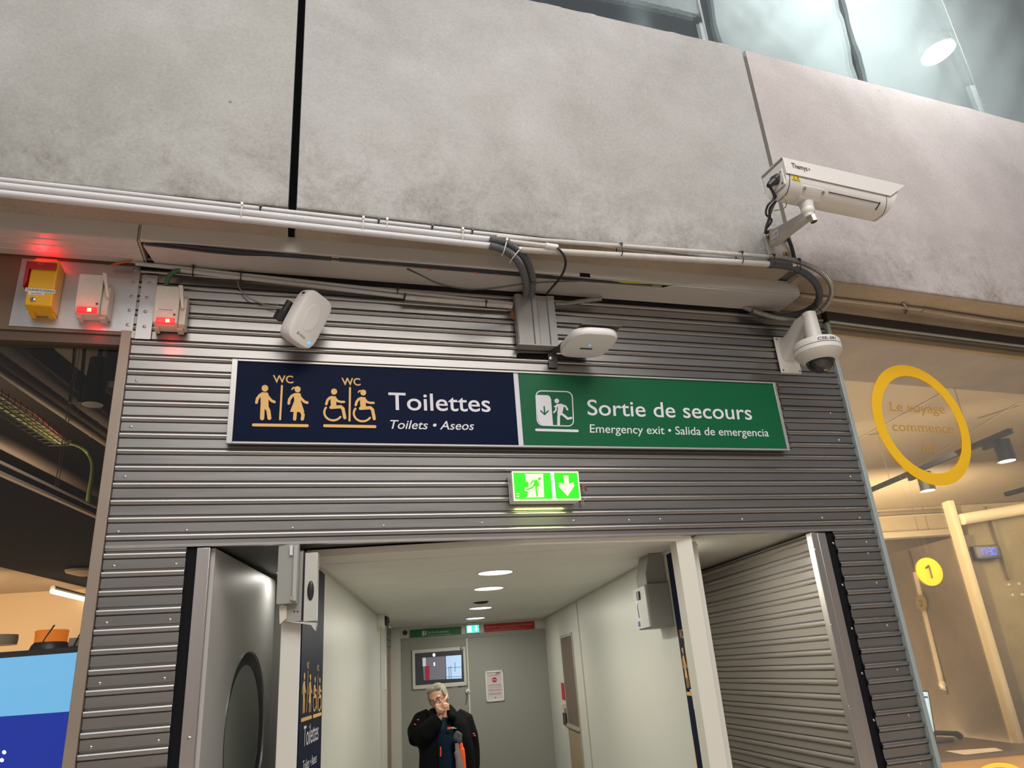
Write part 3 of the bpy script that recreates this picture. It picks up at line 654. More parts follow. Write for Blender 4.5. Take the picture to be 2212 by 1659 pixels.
hz = LH - V*.041; obj('ribbed_skin', cladding((hz.x, hz.y), U, V, LL, 0, LT, rib, thick=.005), STEEL, t)
e0 = Yp(426, 1179, .0).x; e1 = Yp(455, 1181, .0).x
st = obj('edge_post', MB().box((e0, .0, 0), (e1, .05, 2.424)), STAIN, t, bevel=.003)
screw(Yp(409, 1596), NY, st, .009); 
# right leaf
RH = Yp(1757, 1146, .035); RH.z = 0
t2 = thing('door_leaf', 'open right door leaf with a ribbed metal skin seen from its outer side', 'door', RH)
RL = 2.08
pR = Zp(1507, 1238, 2.43); RD = (Vector((pR.x, pR.y, 0))-RH); RL = RD.length; RD.normalize(); RN = Vector((-RD.y, RD.x, 0))
obj('ribbed_skin', cladding((RH.x, RH.y), RD, RN, RL, 0, 2.43, [2.405-.0875*k for k in range(27)]), STEELL, t2)
obj('core', MB().fbox(RH, RD, RN, ZZ, (.01, -.05, 0), (RL-.01, -.004, 2.425)), ALUD, t2)
e0 = Yp(1749, 1144).x; e1 = Yp(1783, 1144).x
st = obj('edge_post', join(MB().box((e0, .0, 0), (e0+.052, .05, 2.424)), MB().box((e0+.056, .008, 0), (e1, .05, 2.424))), STAIN, t2, bevel=.003)
for px, py in ((1762, 1188), (1797, 1351), (1836, 1527)): screw(Yp(px, py), NY, st, .008)
for zx, zy in ((785, 218), (560, 297), (372, 360), (843, 490), (905, 772), (968, 1065), (1035, 1378), (186, 1043), (220, 1247), (255, 1459)):
    x_, y_ = 1480+zx/2.967, 1100+zy/2.967; p = hit(x_, y_, RH, RN); screw(p, RN, bpy.data.objects[t2.name] , .006)
# recess walls left and right of the corridor
RW_ = mat('recess_wall', (.33, .32, .28), .5)
struct('wall_recess_right', MB().uvbox((VR+.12, 2.75, 0), (3.6, 2.85, 2.45)), RW_, 'grey wall of the recess behind the right door leaf')
struct('wall_recess_side', MB().uvbox((3.52, .72, 0), (3.60, 2.75, 2.45)), RW_, 'side wall of the recess right of the doorway')
struct('wall_recess_left', MB().uvbox((-1.1, 1.75, 0), (-.3, 1.85, 2.45)), mat('recess_left', (.40, .40, .37), .5), 'grey wall of the recess behind the left door leaf')
struct('wall_recess_left_side', MB().uvbox((-.62, .02, 0), (-.54, 1.75, 2.45)), mat('recess_left'), 'side wall of the recess left of the doorway')
tag(obj('recess_seam', MB().uvbox((2.62, 2.735, 1.5), (2.66, 2.749, 2.45)), MATS['recess_wall']), 'upright cover strip on the recess wall above the right leaf', 'strip')
# white posts at the doorway
pA = Up(1458, 1156, .47); pB = Up(1490, 1156, .47)
struct('trim_20', MB().uvbox((uv(pA)[0], .47, 0), (uv(pB)[0]+.008, .60, 2.43)), mat('post_cream', (.66, .65, .57), .5), 'cream post at the near end of the right corridor wall', 'trim', bevel=.003)
# grey boxes on the left wall
def vplane(c): return lambda x, y: Vp(x, y, c)
b0 = thing('control_box', 'tall grey metal box under the lintel above the left leaf', 'box', UV(-.05, .0, 2.1))
x0 = uv(Up(604, 1300, -.02))[0]; x1 = uv(Up(641, 1300, -.02))[0]; zb = Up(625, 1303, -.02).z
obj('casing', MB().uvbox((x0-.02, -.008, zb), (x1, .020, 2.43)), CBOX, b0, bevel=.002)
obj('door', MB().uvbox((x0+.060, -.020, zb+.01), (x1-.004, -.009, 2.42)), mat('box_face', (.42, .42, .39), .4), b0, bevel=.002)
obj('label', MB().prism([Up(626, 1178, -.0205), Up(632.5, 1178, -.0205), Up(632.5, 1199, -.0205), Up(626, 1199, -.0205)], U*-.001), WPRINT, b0)
obj('lower_label', MB().prism([Up(627, 1288, -.0205), Up(634, 1288, -.0205), Up(634, 1296, -.0205), Up(627, 1296, -.0205)], U*-.001), GPRINT, b0)
obj('cover_plate', MB().prism([Up(603, 1306, .022), Up(619, 1308, .022), Up(619, 1336, .022), Up(604, 1348, .022)], U*.03), CREAM, b0)
b1 = thing('door_operator', 'grey box with a dark oval lens beside the left wall banner', 'box', UV(.0, .05, 2.0))
w_ = lambda x, y: uv(Up(x, y, .022))
zlo = w_(675, 1340)[2]
obj('casing', MB().uvbox((w_(613, 1300)[0], .030, zlo), (w_(651, 1300)[0], .072, 2.395)), CBOX, b1, bevel=.002)
obj('front_flap', MB().uvbox((w_(656, 1300)[0], .022, zlo-.004), (w_(684, 1300)[0], .072, 2.385)), mat('box_pale', (.50, .50, .46), .4), b1, bevel=.003)
obj('black_seam', MB().uvbox((w_(651, 1300)[0], .045, zlo+.005), (w_(656, 1300)[0], .070, 2.39)), BLACKP, b1)  # black strip between casing and flap
mb = MB(); mb.ball(Up(671, 1276, .022), 1, (.017, .012, .050), (V, U, ZZ)); obj('lens', mb, BLACKP, b1)
for px in (636, 643): obj('screw', MB().lathe(Up(px, 1321, .030), -U, [(.004, 0), (.004, .002)], 8), BLACKP, b1)
obj('bottom_bracket', MB().prism([Up(618, 1342, .024), Up(684, 1345, .024), Up(680, 1362, .024), Up(672, 1350, .024), Up(652, 1347, .024)], U*.04), mat('bracket_pale', (.52, .52, .48), .4), b1)
# right wall cabinet and hood
u0 = .92; vA = uv(Up(1402, 1300, u0))[0]; zT = Up(1430, 1259, u0).z; zB = Up(1430, 1354, u0).z
b2 = thing('wall_cabinet', 'grey metal cabinet with a lock on the right corridor wall', 'cabinet', UV(VR-.15, 1.1, zB))
obj('casing', MB().uvbox((vA, u0, zB), (VR-.0005, u0+.34, zT)), mat('cab_grey', (.25, .25, .225), .45), b2, bevel=.004)
obj('door', MB().uvbox((vA-.014, u0+.012, zB+.006), (vA-.001, u0+.33, zT-.006)), mat('cab_door', (.56, .56, .53), .4), b2, bevel=.002)
obj('lock', MB().uvbox((vA-.024, u0+.15, zT-.085), (vA-.015, u0+.22, zT-.03)), BLACKP, b2, bevel=.003)
obj('key_ring', MB().tube([UV(vA-.03, u0+.18, zT-.10), UV(vA-.035, u0+.18, zT-.13), UV(vA-.03, u0+.185, zT-.20)], .004, 8), SCREWM, b2)
obj('sticker', MB().uvbox((vA-.016, u0+.24, zB+.02), (vA-.0145, u0+.29, zB+.055)), mat('blue_print', (.01, .04, .35)), b2)
b3 = thing('cable_hood', 'sloping grey cable hood between the ceiling and the right wall cabinet', 'hood', UV(VR-.1, 1.1, zT))
h0 = zT+.001; obj('cover', MB().prism([UV(vA+.01, u0+.03, h0), UV(VR-.0005, u0+.03, h0), UV(VR-.0005, u0+.03, ZC-.002), UV(VR-.10, u0+.03, ZC-.002), UV(vA+.01, u0+.03, h0+.07)], U*.26), mat('cab_grey'), b3, bevel=.003)
# banner signs on the corridor walls
def banner(name, label, ua, ub, c, sgn, mirror):
    t = thing(name, label, 'sign', UV(c, (ua+ub)/2, .3))
    obj('board', MB().uvbox(sorted_lo(c, c+.006*sgn, ua, ub, .3)[0], sorted_lo(c, c+.006*sgn, ua, ub, 2.37)[1]), NAVY, t); return t
def sorted_lo(c0, c1, ua, ub, z): return (min(c0, c1), ua, z), (max(c0, c1), ub, z)
def wc_pair(fn, gold, mbw):
    """two toilet pictograms in a 420 x 400 unit drawing, fn(x,y) maps to the wall"""
    f = Flat(fn)
    man(f, 0, 0); f.stroke([(222, -10), (206, 250)], 16); woman(f, 0, 0); f.stroke([(10, 298), (412, 302)], 24); return f
def man(f, ox, oy):
    P = lambda *a: [(x+ox-235, y+oy-250) for x, y in a]
    f.disc(319+ox-235, 272+oy-250, 25)
    f.stroke(P((256, 378), (262, 350), (280, 325), (305, 312)), 22)
    f.poly(P((290, 303), (335, 303), (345, 312), (346, 420), (318, 430), (288, 425), (286, 330)))
    f.stroke(P((330, 318), (350, 345), (368, 365), (390, 374)), 20)
    f.stroke(P((302, 400), (298, 495)), 32); f.stroke(P((325, 400), (345, 440), (352, 494)), 30)
def woman(f, ox, oy):
    P = lambda *a: [(x+ox-235, y+oy-250) for x, y in a]
    f.disc(563+ox-235, 280+oy-250, 23); f.stroke(P((545, 268), (530, 268), (521, 280)), 11)
    f.stroke(P((497, 385), (502, 355), (520, 330), (545, 318)), 21)
    f.poly(P((538, 308), (580, 308), (588, 320), (585, 360), (612, 445), (610, 452), (506, 448), (538, 365), (534, 320)))
    f.stroke(P((570, 325), (595, 355), (615, 374), (635, 380)), 20)
    f.stroke(P((546, 440), (541, 502)), 25); f.stroke(P((588, 440), (604, 470), (598, 502)), 25)
def wheel(f, ox, oy, girl):
    P = lambda *a: [(x+ox, y+oy) for x, y in a]
    if not girl: f.disc(835+ox, 297+oy, 23)
    else: f.disc(1053+ox, 305+oy, 22); f.stroke(P((1038, 292), (1024, 292), (1016, 302)), 10); ox += 220; oy += 8; P = lambda *a: [(x+ox, y+oy) for x, y in a]
    f.stroke(P((777, 390), (785, 362), (800, 345), (820, 338)), 19)
    f.poly(P((812, 332), (848, 332), (852, 345), (852, 405), (885, 400), (903, 415), (812, 425), (808, 345)))
    f.stroke(P((842, 345), (862, 368), (885, 374), (910, 374)), 17)
    f.stroke(P((812, 415), (885, 410), (902, 425), (915, 492)), 24)
    f.arc(828+ox, 458+oy, 63, 238, 30, -18) if False else f.stroke([(828+ox+66*cos(radians(a)), 452+oy+60*sin(radians(a))) for a in range(215, 29, -9)], 16)
ub = (.085, .79)
t = banner('toilet_banner', 'tall navy toilet banner on the left corridor wall', .085, .785, VL, 1, False)
def lw(x, y): return UV(VL+.0075, lerp(.115, .745, x), y)
# drawing coordinates: u across the banner, z up
zt_ = 1.865; zb_ = 1.63; sc = .60/860.0
fn = lambda x, y: UV(VL+.0075, .12+(x+0)*.00072, 1.80-y*.00072*1.02)
f = Flat(fn); man(f, 0, 0); f.stroke([(222, -10), (206, 250)], 16); woman(f, 0, 0); f.stroke([(0, 298), (412, 298)], 24)
fn2 = lambda x, y: UV(VL+.0075, .12+(x-230-60)*.00072, 1.80-(y-250)*.00072*1.02)
f2 = Flat(fn2); wheel(f2, 0, 0, False); f2.stroke([(953, 270), (948, 515)], 16); wheel(f2, 0, 0, True); f2.stroke([(760, 548), (1140, 548)], 24)
obj('pictograms', join(f.mb, f2.mb), GOLD, t)
letters(('wc_lettering', 'second_wc_lettering'), t, GOLD, text_mesh('WC', fn(160, -30), fn(255, -30), fn(160, -75), .001, bold=.01), text_mesh('WC', fn2(905, 235), fn2(1000, 235), fn2(905, 190), .001, bold=.01))
letters(('lettering', 'second_lettering'), t, WPRINT, text_mesh('Toilettes', UV(VL+.0075, .20, 1.455), UV(VL+.0075, .66, 1.455), UV(VL+.0075, .20, 1.555), .001), text_mesh('Toilets \u2022 Aseos', UV(VL+.0075, .20, 1.345), UV(VL+.0075, .62, 1.345), UV(VL+.0075, .20, 1.395), .001, shear=.2))
t = banner('toilet_banner', 'tall navy toilet banner half hidden behind the cream post', .605, .86, VR, -1, True)
fr_ = lambda x, y: UV(VR-.0075, .845-(x)*.00050, 1.80-y*.00092)
f = Flat(fr_); woman(f, -240, 0); f.stroke([(222-20, -10), (206-20, 250)], 16); man(f, 235, 0); f.stroke([(15, 298), (460, 298)], 24)
obj('pictograms', f.mb, GOLD, t)
obj('wc_lettering', text_mesh('WC', fr_(60, -50), fr_(200, -50), fr_(60, -110), .001, bold=.01), GOLD, t)
letters(('lettering', 'second_lettering'), t, WPRINT, text_mesh('To', UV(VR-.0075, .77, 1.44), UV(VR-.0075, .66, 1.44), UV(VR-.0075, .77, 1.56), .001), text_mesh('Toi', UV(VR-.0075, .735, 1.34), UV(VR-.0075, .67, 1.34), UV(VR-.0075, .735, 1.40), .001))
f = Flat(lambda x, y: UV(VR-.0072, x, y)); f.poly([(.852, .3), (.858, .3), (.858, 1.28), (.852, 1.30), (.845, 1.1), (.85, 1.0)]); obj('orange_edge', f.mb, mat('orange_print', (.7, .22, .02), .5), t)
# little dome camera at the end of the left wall
c = UV(VL, 4.62, 2.33); t = thing('dome_camera', 'small white dome camera high on the far left corridor wall', 'camera', c)
obj('body', MB().lathe(c, V, [(.10, 0), (.10, .05), (.085, .075), (.06, .08)], 28), WHITE, t); obj('dome', MB().ball(c+V*.078+U*-.0, .055, (1, 1, 1)), BLACKP, t)
obj('sticker', MB().uvbox((.07, 4.52, 2.235), (.10, 4.55, 2.25)), mat('yellow_print', (.8, .6, .05), .5), t)

# ================================================================== CASSETTES, CONDUITS, HOSES
CY, CZ0, CZ1, CB = -.277, 4.013, 4.119, -.035
xA = Yp(304, 500, CY).x; xB = Yp(1462, 625, CZ0 and CY).x; xC = 3.32
t = thing('cable_trunking', 'long grey metal cable trunking under the concrete, open along a slot', 'trunking', ((xA+xC)/2, -.15, CZ0))
obj('front_channel', MB().prism([(xA, CY, CZ0+.006), (xA, CY, CZ1), (xA, CY+.004, CZ1), (xA, CY+.004, CZ0+.010), (xA, CY+.026, CZ0+.010), (xA, CY+.026, CZ0+.006)], XX*(xC-xA)), ALU, t, bevel=.002)
obj('tray_cover', MB().prism([(xA+.01, -.226, CZ0-.004), (xB-.075, -.226, CZ0-.004), (xB, -.273, CZ0-.004), (xC-.004, -.273, CZ0-.004), (xC-.004, CB, CZ0-.004), (xA+.045, CB, CZ0-.004)], ZZ*.008), ALU, t, bevel=.001)
obj('tray_lip', MB().prism([(xA+.01, -.226, CZ0+.0045), (xA+.01, -.222, CZ0+.0045), (xA+.01, -.222, CZ0+.02), (xA+.01, -.226, CZ0+.02)], XX*(xB-.075-xA-.01)), ALU, t)
obj('end_cap', MB().box((xC-.004, CY, CZ0+.004), (xC, CB, CZ1)), ALU, t)
obj('inner_back', MB().box((xA+.02, -.05, CZ0+.03), (xC-.02, CB, CZ1-.005)), BLACK, t)
p = Yp(1267, 610, CY)
obj('notch', MB().box((p.x-.04, CY-.002, CZ0+.003), (p.x+.03, CY+.0, CZ0+.03)), BLACK, t, label='dark cut-out notch')
obj('clip', MB().box((Yp(716, 560, CY).x, -.272, CZ0+.001), (Yp(733, 560, CY).x, -.222, CZ0+.005)), mat('clip_beige', (.55, .42, .33), .5), t, label='beige clip bridging the slot')
WG = mat('earth_wire', (.45, .42, .03), .45)
for i in range(3):
    tag(obj('earth_wire', MB().tube(catmull([(xB-.5, -.235-.006*i, CZ0+.012), (xB-.35, -.250-.004*i, CZ0+.003+.003*i), (xB-.2, -.258, CZ0+.004+.002*i), (xB-.04, -.262+.006*i, CZ0+.012)], 6), .0035, 8), WG), ('lowest', 'middle', 'uppermost')[i]+' yellow-green earth wire at the right end of the trunking slot', 'wire', 'earth wires in the trunking slot')
t = thing('cable_trunking', 'left length of metal cable trunking, warm lit above the cut-off switches', 'trunking', ((xA-3.0)/2, -.15, CZ0))
obj('front_channel', MB().box((-3.4, CY, CZ0), (xA-.014, CY+.004, CZ1)), ALU, t)
mb = MB().box((-3.4, CY, CZ0-.004), (xA-.014, CB, CZ0+.0))
for k in range(3): mb.box((-3.4, -.22+.06*k, CZ0-.008), (xA-.03, -.212+.06*k, CZ0-.004))
obj('bottom_plate', mb, ALU, t)
mb = MB().box((xA-.013, CY+.01, CZ0+.004), (xA-.001, CB, CZ1)); obj('joint_seal', mb, mat('sealant', (.42, .38, .32), .7), t)
# loose cables in the slot
for i, (pts, r) in enumerate(((((xA+.02, -.25, CZ0+.018), (xA+.5, -.262, CZ0-.012), (xA+1.0, -.25, CZ0+.004), (xA+1.9, -.255, CZ0+.006), (1.5, -.25, CZ0+.008)), .011),
    (((xA+.02, -.24, CZ0+.02), (xA+.6, -.25, CZ0-.002), (xA+1.3, -.242, CZ0+.012), (xA+2.1, -.248, CZ0+.012), (1.75, -.25, CZ0+.018)), .009),
    (((xA+.02, -.235, CZ0+.01), (xA+.45, -.248, CZ0-.018), (xA+.95, -.24, CZ0+.012), (1.2, -.246, CZ0-.002), (2.2, -.24, CZ0+.01)), .008))):
    tag(obj('power_cable', MB().tube(catmull(pts, 10), r, 10), CABLE), ('thick black cable sagging lowest in the trunking slot', 'black cable lying above the thick one in the trunking slot', 'thin black cable at the back of the trunking slot')[i], 'cable', 'black cables in the trunking slot')
pt = lambda x, y, c=-.285: Yp(x, y, c)
tag(obj('loose_cable', MB().tube(catmull([pt(880, 581, -.26), pt(905, 592, -.29), pt(950, 613, -.29), pt(1010, 624, -.29), pt(1065, 622, -.29), pt(1140, 612, -.30), pt(1200, 608, -.28), pt(1262, 606, -.265)], 10), .0055, 10), mat('grey_cable', (.055, .055, .055), .45)), 'thin grey cable drooping in front of the trunking', 'cable')
for (px, py), w_l in (((930, 580), 'leftmost'), ((1030, 588), 'middle'), ((1073, 592), 'rightmost')): tag(obj('red_tag', MB().box((pt(px-4, py).x, CY-.001, pt(px, py+2).z), (pt(px+4, py).x, CY+.0, pt(px, py-1.5).z)), RED), w_l+' of three tiny red tape tags on the trunking slot edge', 'tag', 'red tape tags')
# conduits clipped along the concrete
PY0, PY1 = -.60, -.555
def pipe(name, a, b, ya, yb, r, m, label, grp, ext=0.0, col=None):
    A_ = Yp(a[0], a[1], ya); B_ = Yp(b[0], b[1], yb)
    if ext: A_ = A_ + (A_-B_).normalized()*ext
    o = obj(name, MB().tube([A_, lerp(A_, B_, .5), B_], r, 16), m); tag(o, label, 'conduit', grp); return o, A_, B_
G1 = 'white conduits clipped along the concrete'
p1 = pipe('conduit', (0, 388), (1206, 523), -.59, -.535, .013, PVC, 'thin white conduit, topmost of the three on the left', G1, .8)
p2 = pipe('conduit', (0, 401), (1066, 518.5), -.60, -.565, .0185, PVC, 'thick white conduit in the middle of the three on the left', G1, .8)
p3 = pipe('conduit', (0, 417.5), (1066, 532), -.605, -.57, .0185, PVC, 'thick white conduit, lowest of the three on the left', G1, .8)
p4 = pipe('conduit', (1072, 512), (1668, 555), -.565, -.49, .0135, PVCD, 'upper thin white conduit running to the bullet camera', G1)
p5 = pipe('conduit', (1100, 522), (1204, 534), -.575, -.565, .015, PVCD, 'short white conduit stub ending in a black cable', G1)
p6 = pipe('conduit', (1090, 537), (1668, 571), -.555, -.495, .0195, PVCD, 'thick dirty white conduit running to the black hose', G1)
def collar(o, p, d, r, m): return obj('end_sleeve', MB().tube([p-d*.05, p], r, 16), m, o)
for o, A_, B_ in (p4, p6): pass
def tie(name, c, d, hh, hy, m, label, grp, r=.0022, head=True):
    """loop of cable tie round a bundle: hh half height, hy half depth, d run direction"""
    d = d.normalized(); a = (YY - d*YY.dot(d)).normalized(); b = ZZ - d*ZZ.dot(d); b.normalize(); pts = []
    for k in range(25):
        th = 2*pi*k/24; cx, cz = cos(th), sin(th); m_ = (abs(cx)**3+abs(cz)**3)**(1/3); pts.append(c + a*(hy*cx/m_) + b*(hh*cz/m_) + d*.002*sin(th))
    mb = MB().tube(pts, r*1.4, 6, cap=False)
    if head: mb.fbox(c - a*hy - b*(-hh*.55), d, a, b, (-.006, -.008, -.008), (.006, .002, .008))
    return tag(obj(name, mb, m), label, 'cable tie', grp)
d_ = (p2[2]-p2[1]).normalized()
def mid(px, *ps):
    out = Vector()
    for o, A_, B_ in ps:
        best = min(((lerp(A_, B_, k/600), k) for k in range(601)), key=lambda t_: abs(proj(t_[0])[0]-px)); out += best[0]
    return out/len(ps)
def proj(P):
    q = RM.transposed() @ (Vector(P)-CAM); return (PW/2+FOC*q.x/-q.z, PH/2-FOC*q.y/-q.z)
TG = 'white cable ties on the conduits'
for px, lab in ((522, 'white cable tie left of the black concrete joint'), (783, 'white cable tie first right of the concrete joint'), (997, 'white cable tie just left of the grey flexible hoses')): tie('cable_tie', mid(px, p1, p3), d_, .050, .040, mat('nylon', (.72, .70, .64), .4), lab, TG)
tie('cable_tie', mid(834, p1, p2), d_, .036, .032, mat('nylon'), 'white cable tie round only the upper two conduits', TG)
for px, lab in ((563, 'small black clip left of the concrete joint'), (817, 'small black clip between two white ties'), (933, 'small black clip right of the short white tie'), (1018, 'small black clip nearest the grey hoses')):
    c = mid(px, p1); tie('conduit_clip', c, d_, .016, .016, BLACKP, lab, 'black clips on the thin conduit', r=.003)
d2 = (p6[2]-p6[1]).normalized(); BG = 'black cable ties on the right conduits'
for px, lab in ((1338, 'black cable tie midway on the right pair of conduits'), (1598, 'black cable tie left of the bullet camera foot')): tie('cable_tie', mid(px, p4, p6), d2, .044, .036, BLACKP, lab, BG)
# two grey corrugated hoses into the ribbed box
h1 = [Yp(1058, 517, -.575), Yp(1080, 522, -.585), Yp(1108, 533, -.57), Yp(1135, 560, -.48), Yp(1149, 595, -.34), Yp(1149, 622, -.16), Yp(1147, 640, -.045)]
h2 = [Yp(1058, 531, -.58), Yp(1078, 536, -.59), Yp(1100, 546, -.585), Yp(1121, 568, -.51), Yp(1134, 600, -.36), Yp(1137, 624, -.18), Yp(1135, 641, -.045)]
tag(obj('flexible_hose', flexpath(MB(), h1, .0235), FLEX), 'outer grey corrugated hose curving down into the ribbed box', 'hose', 'grey corrugated hoses')
tag(obj('flexible_hose', flexpath(MB(), h2, .0225), FLEX), 'inner grey corrugated hose curving down into the ribbed box', 'hose', 'grey corrugated hoses')
m1 = (Yp(1091, 527, -.58)+Yp(1088, 541, -.585))/2; tie('cable_tie', m1, XX*1-ZZ*.25, .052, .036, mat('nylon'), 'white cable tie on the grey hoses near their start', TG)
m1 = (Yp(1120, 546, -.55)+Yp(1108, 558, -.55))/2; tie('cable_tie', m1, XX*.8-ZZ*.6, .056, .038, mat('nylon'), 'white cable tie on the grey hoses at the bend', TG)
tag(obj('loose_cable', MB().tube(catmull([Yp(1199, 533, -.565), Yp(1209, 540, -.58), Yp(1220, 556, -.56), Yp(1221, 575, -.48), Yp(1212, 597, -.40), Yp(1196, 617, -.30), Yp(1182, 633, -.12)], 10), .0075, 10), CABLE), 'black cable hanging from the short conduit stub to the box', 'cable')
tag(obj('sleeve_tape', MB().tube([Yp(1178, 530.5, -.572), Yp(1204, 534.5, -.566)], .0175, 14), WHITE), 'white taped sleeve around the end of the short conduit stub', 'sleeve')
# right loop hoses
hb = [Yp(1660, 571, -.495), Yp(1700, 575, -.50), Yp(1735, 588, -.50), Yp(1762, 612, -.46), Yp(1770, 640, -.38), Yp(1755, 665, -.26), Yp(1715, 681, -.14), Yp(1670, 684, -.075), Yp(1620, 672, -.07)]
hm = [Yp(1660, 555, -.49), Yp(1700, 559, -.50), Yp(1745, 573, -.51), Yp(1780, 594, -.50), Yp(1797, 622, -.46), Yp(1790, 652, -.36), Yp(1765, 675, -.24), Yp(1725, 690, -.14), Yp(1680, 687, -.12), Yp(1640, 676, -.09), Yp(1605, 663, -.06)]
tag(obj('rubber_hose', MB().tube(catmull(hb, 12), .0235, 16), mat('hose_dark', (.05, .052, .058), .5)), 'thick smooth dark hose looping down at the right end of the conduits', 'hose')
tag(obj('metal_flex_hose', flexpath(MB(), hm, .0185, .013), FLEXM), 'metallic ribbed hose looping outside the thick dark hose', 'hose')
for (pa_, pb_, y_), lab, hh in (((Yp(1667, 556, -.49), Yp(1667, 572, -.495), 0), 'black tie where both conduits meet their hoses', .046), ((Yp(1723, 566, -.505), Yp(1721, 582, -.50), 0), 'black tie just past the bullet camera foot', .048)):
    tie('cable_tie', (pa_+pb_)/2, XX, hh, .034, BLACKP, lab, BG)
tie('cable_tie', (Yp(1757, 666, -.30)+Yp(1762, 676, -.26))/2, (XX*.5+ZZ*.8), .05, .036, BLACKP, 'black tie at the bottom of the right hose loop', BG)
tag(obj('tape_wrap', MB().tube([Yp(1708, 576, -.50), Yp(1716, 579, -.50)], .0262, 14), CREAM), 'band of dirty cream tape on the thick dark hose', 'tape')
# conduits on the cladding below the trunking
G2 = 'grey conduits on the ribbed cladding'
q1 = pipe('conduit', (293, 569), (1107, 657), -.055, -.045, .0125, PVCG, 'upper grey conduit along the top of the ribbed cladding', G2)
q2 = pipe('conduit', (388, 584), (872, 641), -.06, -.055, .0125, PVCG, 'lower grey conduit along the ribbed cladding', G2)
q3 = pipe('conduit', (874, 643), (1106, 662), -.062, -.05, .0155, PVCD, 'printed white conduit running up to the ribbed box', G2)
for px in (418, 521): tie('conduit_clip', mid(px, q1, q2), XX, .03, .018, BLACKP, ('left' if px < 500 else 'right')+' one of the two black ties near the green hose', 'black ties on the grey conduits')
for px, pp_ in ((859, q1), (871, q3), (1049, q3)): tie('conduit_clip', mid(px, pp_), XX, .02, .018, BLACKP, {859: 'thin black tie on the upper grey conduit', 871: 'black tie at the joint of lower grey and printed conduit', 1049: 'black tie near the right end of the printed conduit'}[px], 'black ties on the grey conduits')
tag(obj('green_hose', MB().tube(catmull([Yp(392, 584, -.06), Yp(378, 586, -.065), Yp(366, 596, -.07), Yp(360, 612, -.07), Yp(359, 618, -.065)], 8), .012, 12), mat('green_hose', (.05, .16, .08), .5)), 'short green hose bending down into the right cut-off switch', 'hose')
tag(obj('thin_cable', MB().tube(catmull([Yp(514, 604, -.03), Yp(517, 622, -.03), Yp(540, 645, -.03), Yp(575, 658, -.03), Yp(602, 659, -.05)], 10), .0038, 8), mat('grey_thin', (.25, .24, .21), .5)), 'thin grey cable drooping to the left wireless unit', 'cable')
tag(obj('orange_cable', MB().tube(catmull([Yp(1093, 665, -.03), Yp(1103, 668, -.035), Yp(1108, 679, -.04), Yp(1109, 690, -.02)], 8), .005, 8), mat('orange_cable', (.45, .12, .03), .5)), 'short orange cable beside the ribbed box', 'cable')
tag(obj('orange_cable', MB().tube(catmull([Yp(240, 573, -.05), Yp(262, 567, -.07), Yp(285, 564, -.08)], 6), .007, 8), mat('orange_cable')), 'orange cable behind the left trunking end', 'cable')
tag(obj('metal_flex_hose', flexpath(MB(), [Yp(1198, 657, -.05), Yp(1225, 656, -.05), Yp(1262, 650, -.07), Yp(1300, 645, -.09)], .0165, .013), FLEXM), 'metallic ribbed hose leaving the ribbed box to the right', 'hose')
# slim conduit + flex under the right concrete panel
CZ = lambda x, y, z=4.079: Zp(x, y, z)
a_ = CZ(1728, 638); b_ = CZ(1955, 664); c_ = CZ(1995, 669)
tag(obj('conduit', MB().tube([a_, b_, c_], .0135, 14), mat('painted_conduit', (.44, .37, .30), .5)), 'slim beige conduit under the right concrete panel', 'conduit')
dd = (c_-a_).normalized(); tag(obj('metal_flex_hose', flexpath(MB(), [c_-dd*.02, CZ(2090, 684, 4.076), CZ(2170, 696, 4.076), CZ(2330, 718, 4.076)], .019, .013), mat('flex_brown', (.40, .34, .28), .4, .4)), 'brownish ribbed hose continuing the slim beige conduit', 'hose')
mb = MB().tube([CZ(1950, 654, 4.09), CZ(1961, 668, 4.06), CZ(1955, 677, 4.08)], .009, 8); tag(obj('conduit_hook', mb, SCREWM), 'rough metal hook holding the slim beige conduit', 'hook')

# ================================================================== RIBBED BOX, WIRELESS UNITS
bx0, bx1 = Yp(1117, 690, -.075).x, Yp(1201, 690, -.075).x; bz0, bz1 = Yp(1155, 744, -.075).z, Yp(1155, 637, -.075).z
t = thing('junction_cover', 'grey ribbed cover box with two corrugated hoses entering its top', 'box', ((bx0+bx1)/2, -.03, bz0))
mb = MB(); W_ = bx1-bx0
pr = [(0, -.013), (0, -.068), (.02, -.068), (.02, -.075), (.16, -.075), (.16, -.068), (.40, -.068), (.42, -.078), (.54, -.078), (.56, -.068), (.80, -.068), (.82, -.078), (1, -.078), (1, -.013)]
mb.prism([(bx0+W_*s, y, bz0) for s, y in pr], ZZ*(bz1-bz0)); obj('cover', mb, mat('cover_grey', (.33, .33, .315), .42, .3), t, bevel=.001)
obj('bottom_lip', MB().box((bx0-.004, -.082, bz0-.008), (bx1+.002, -.013, bz0-.0005)), mat('cover_grey'), t)
mb = MB(); f = Flat(lambda x, y: Yp(x, y, -.0035)); f.stroke([(1122, 768), (1184, 770)], 12); tag(obj('wall_slot', f.mb, BLACK), 'black oblong slot in the cladding under the ribbed box', 'slot')
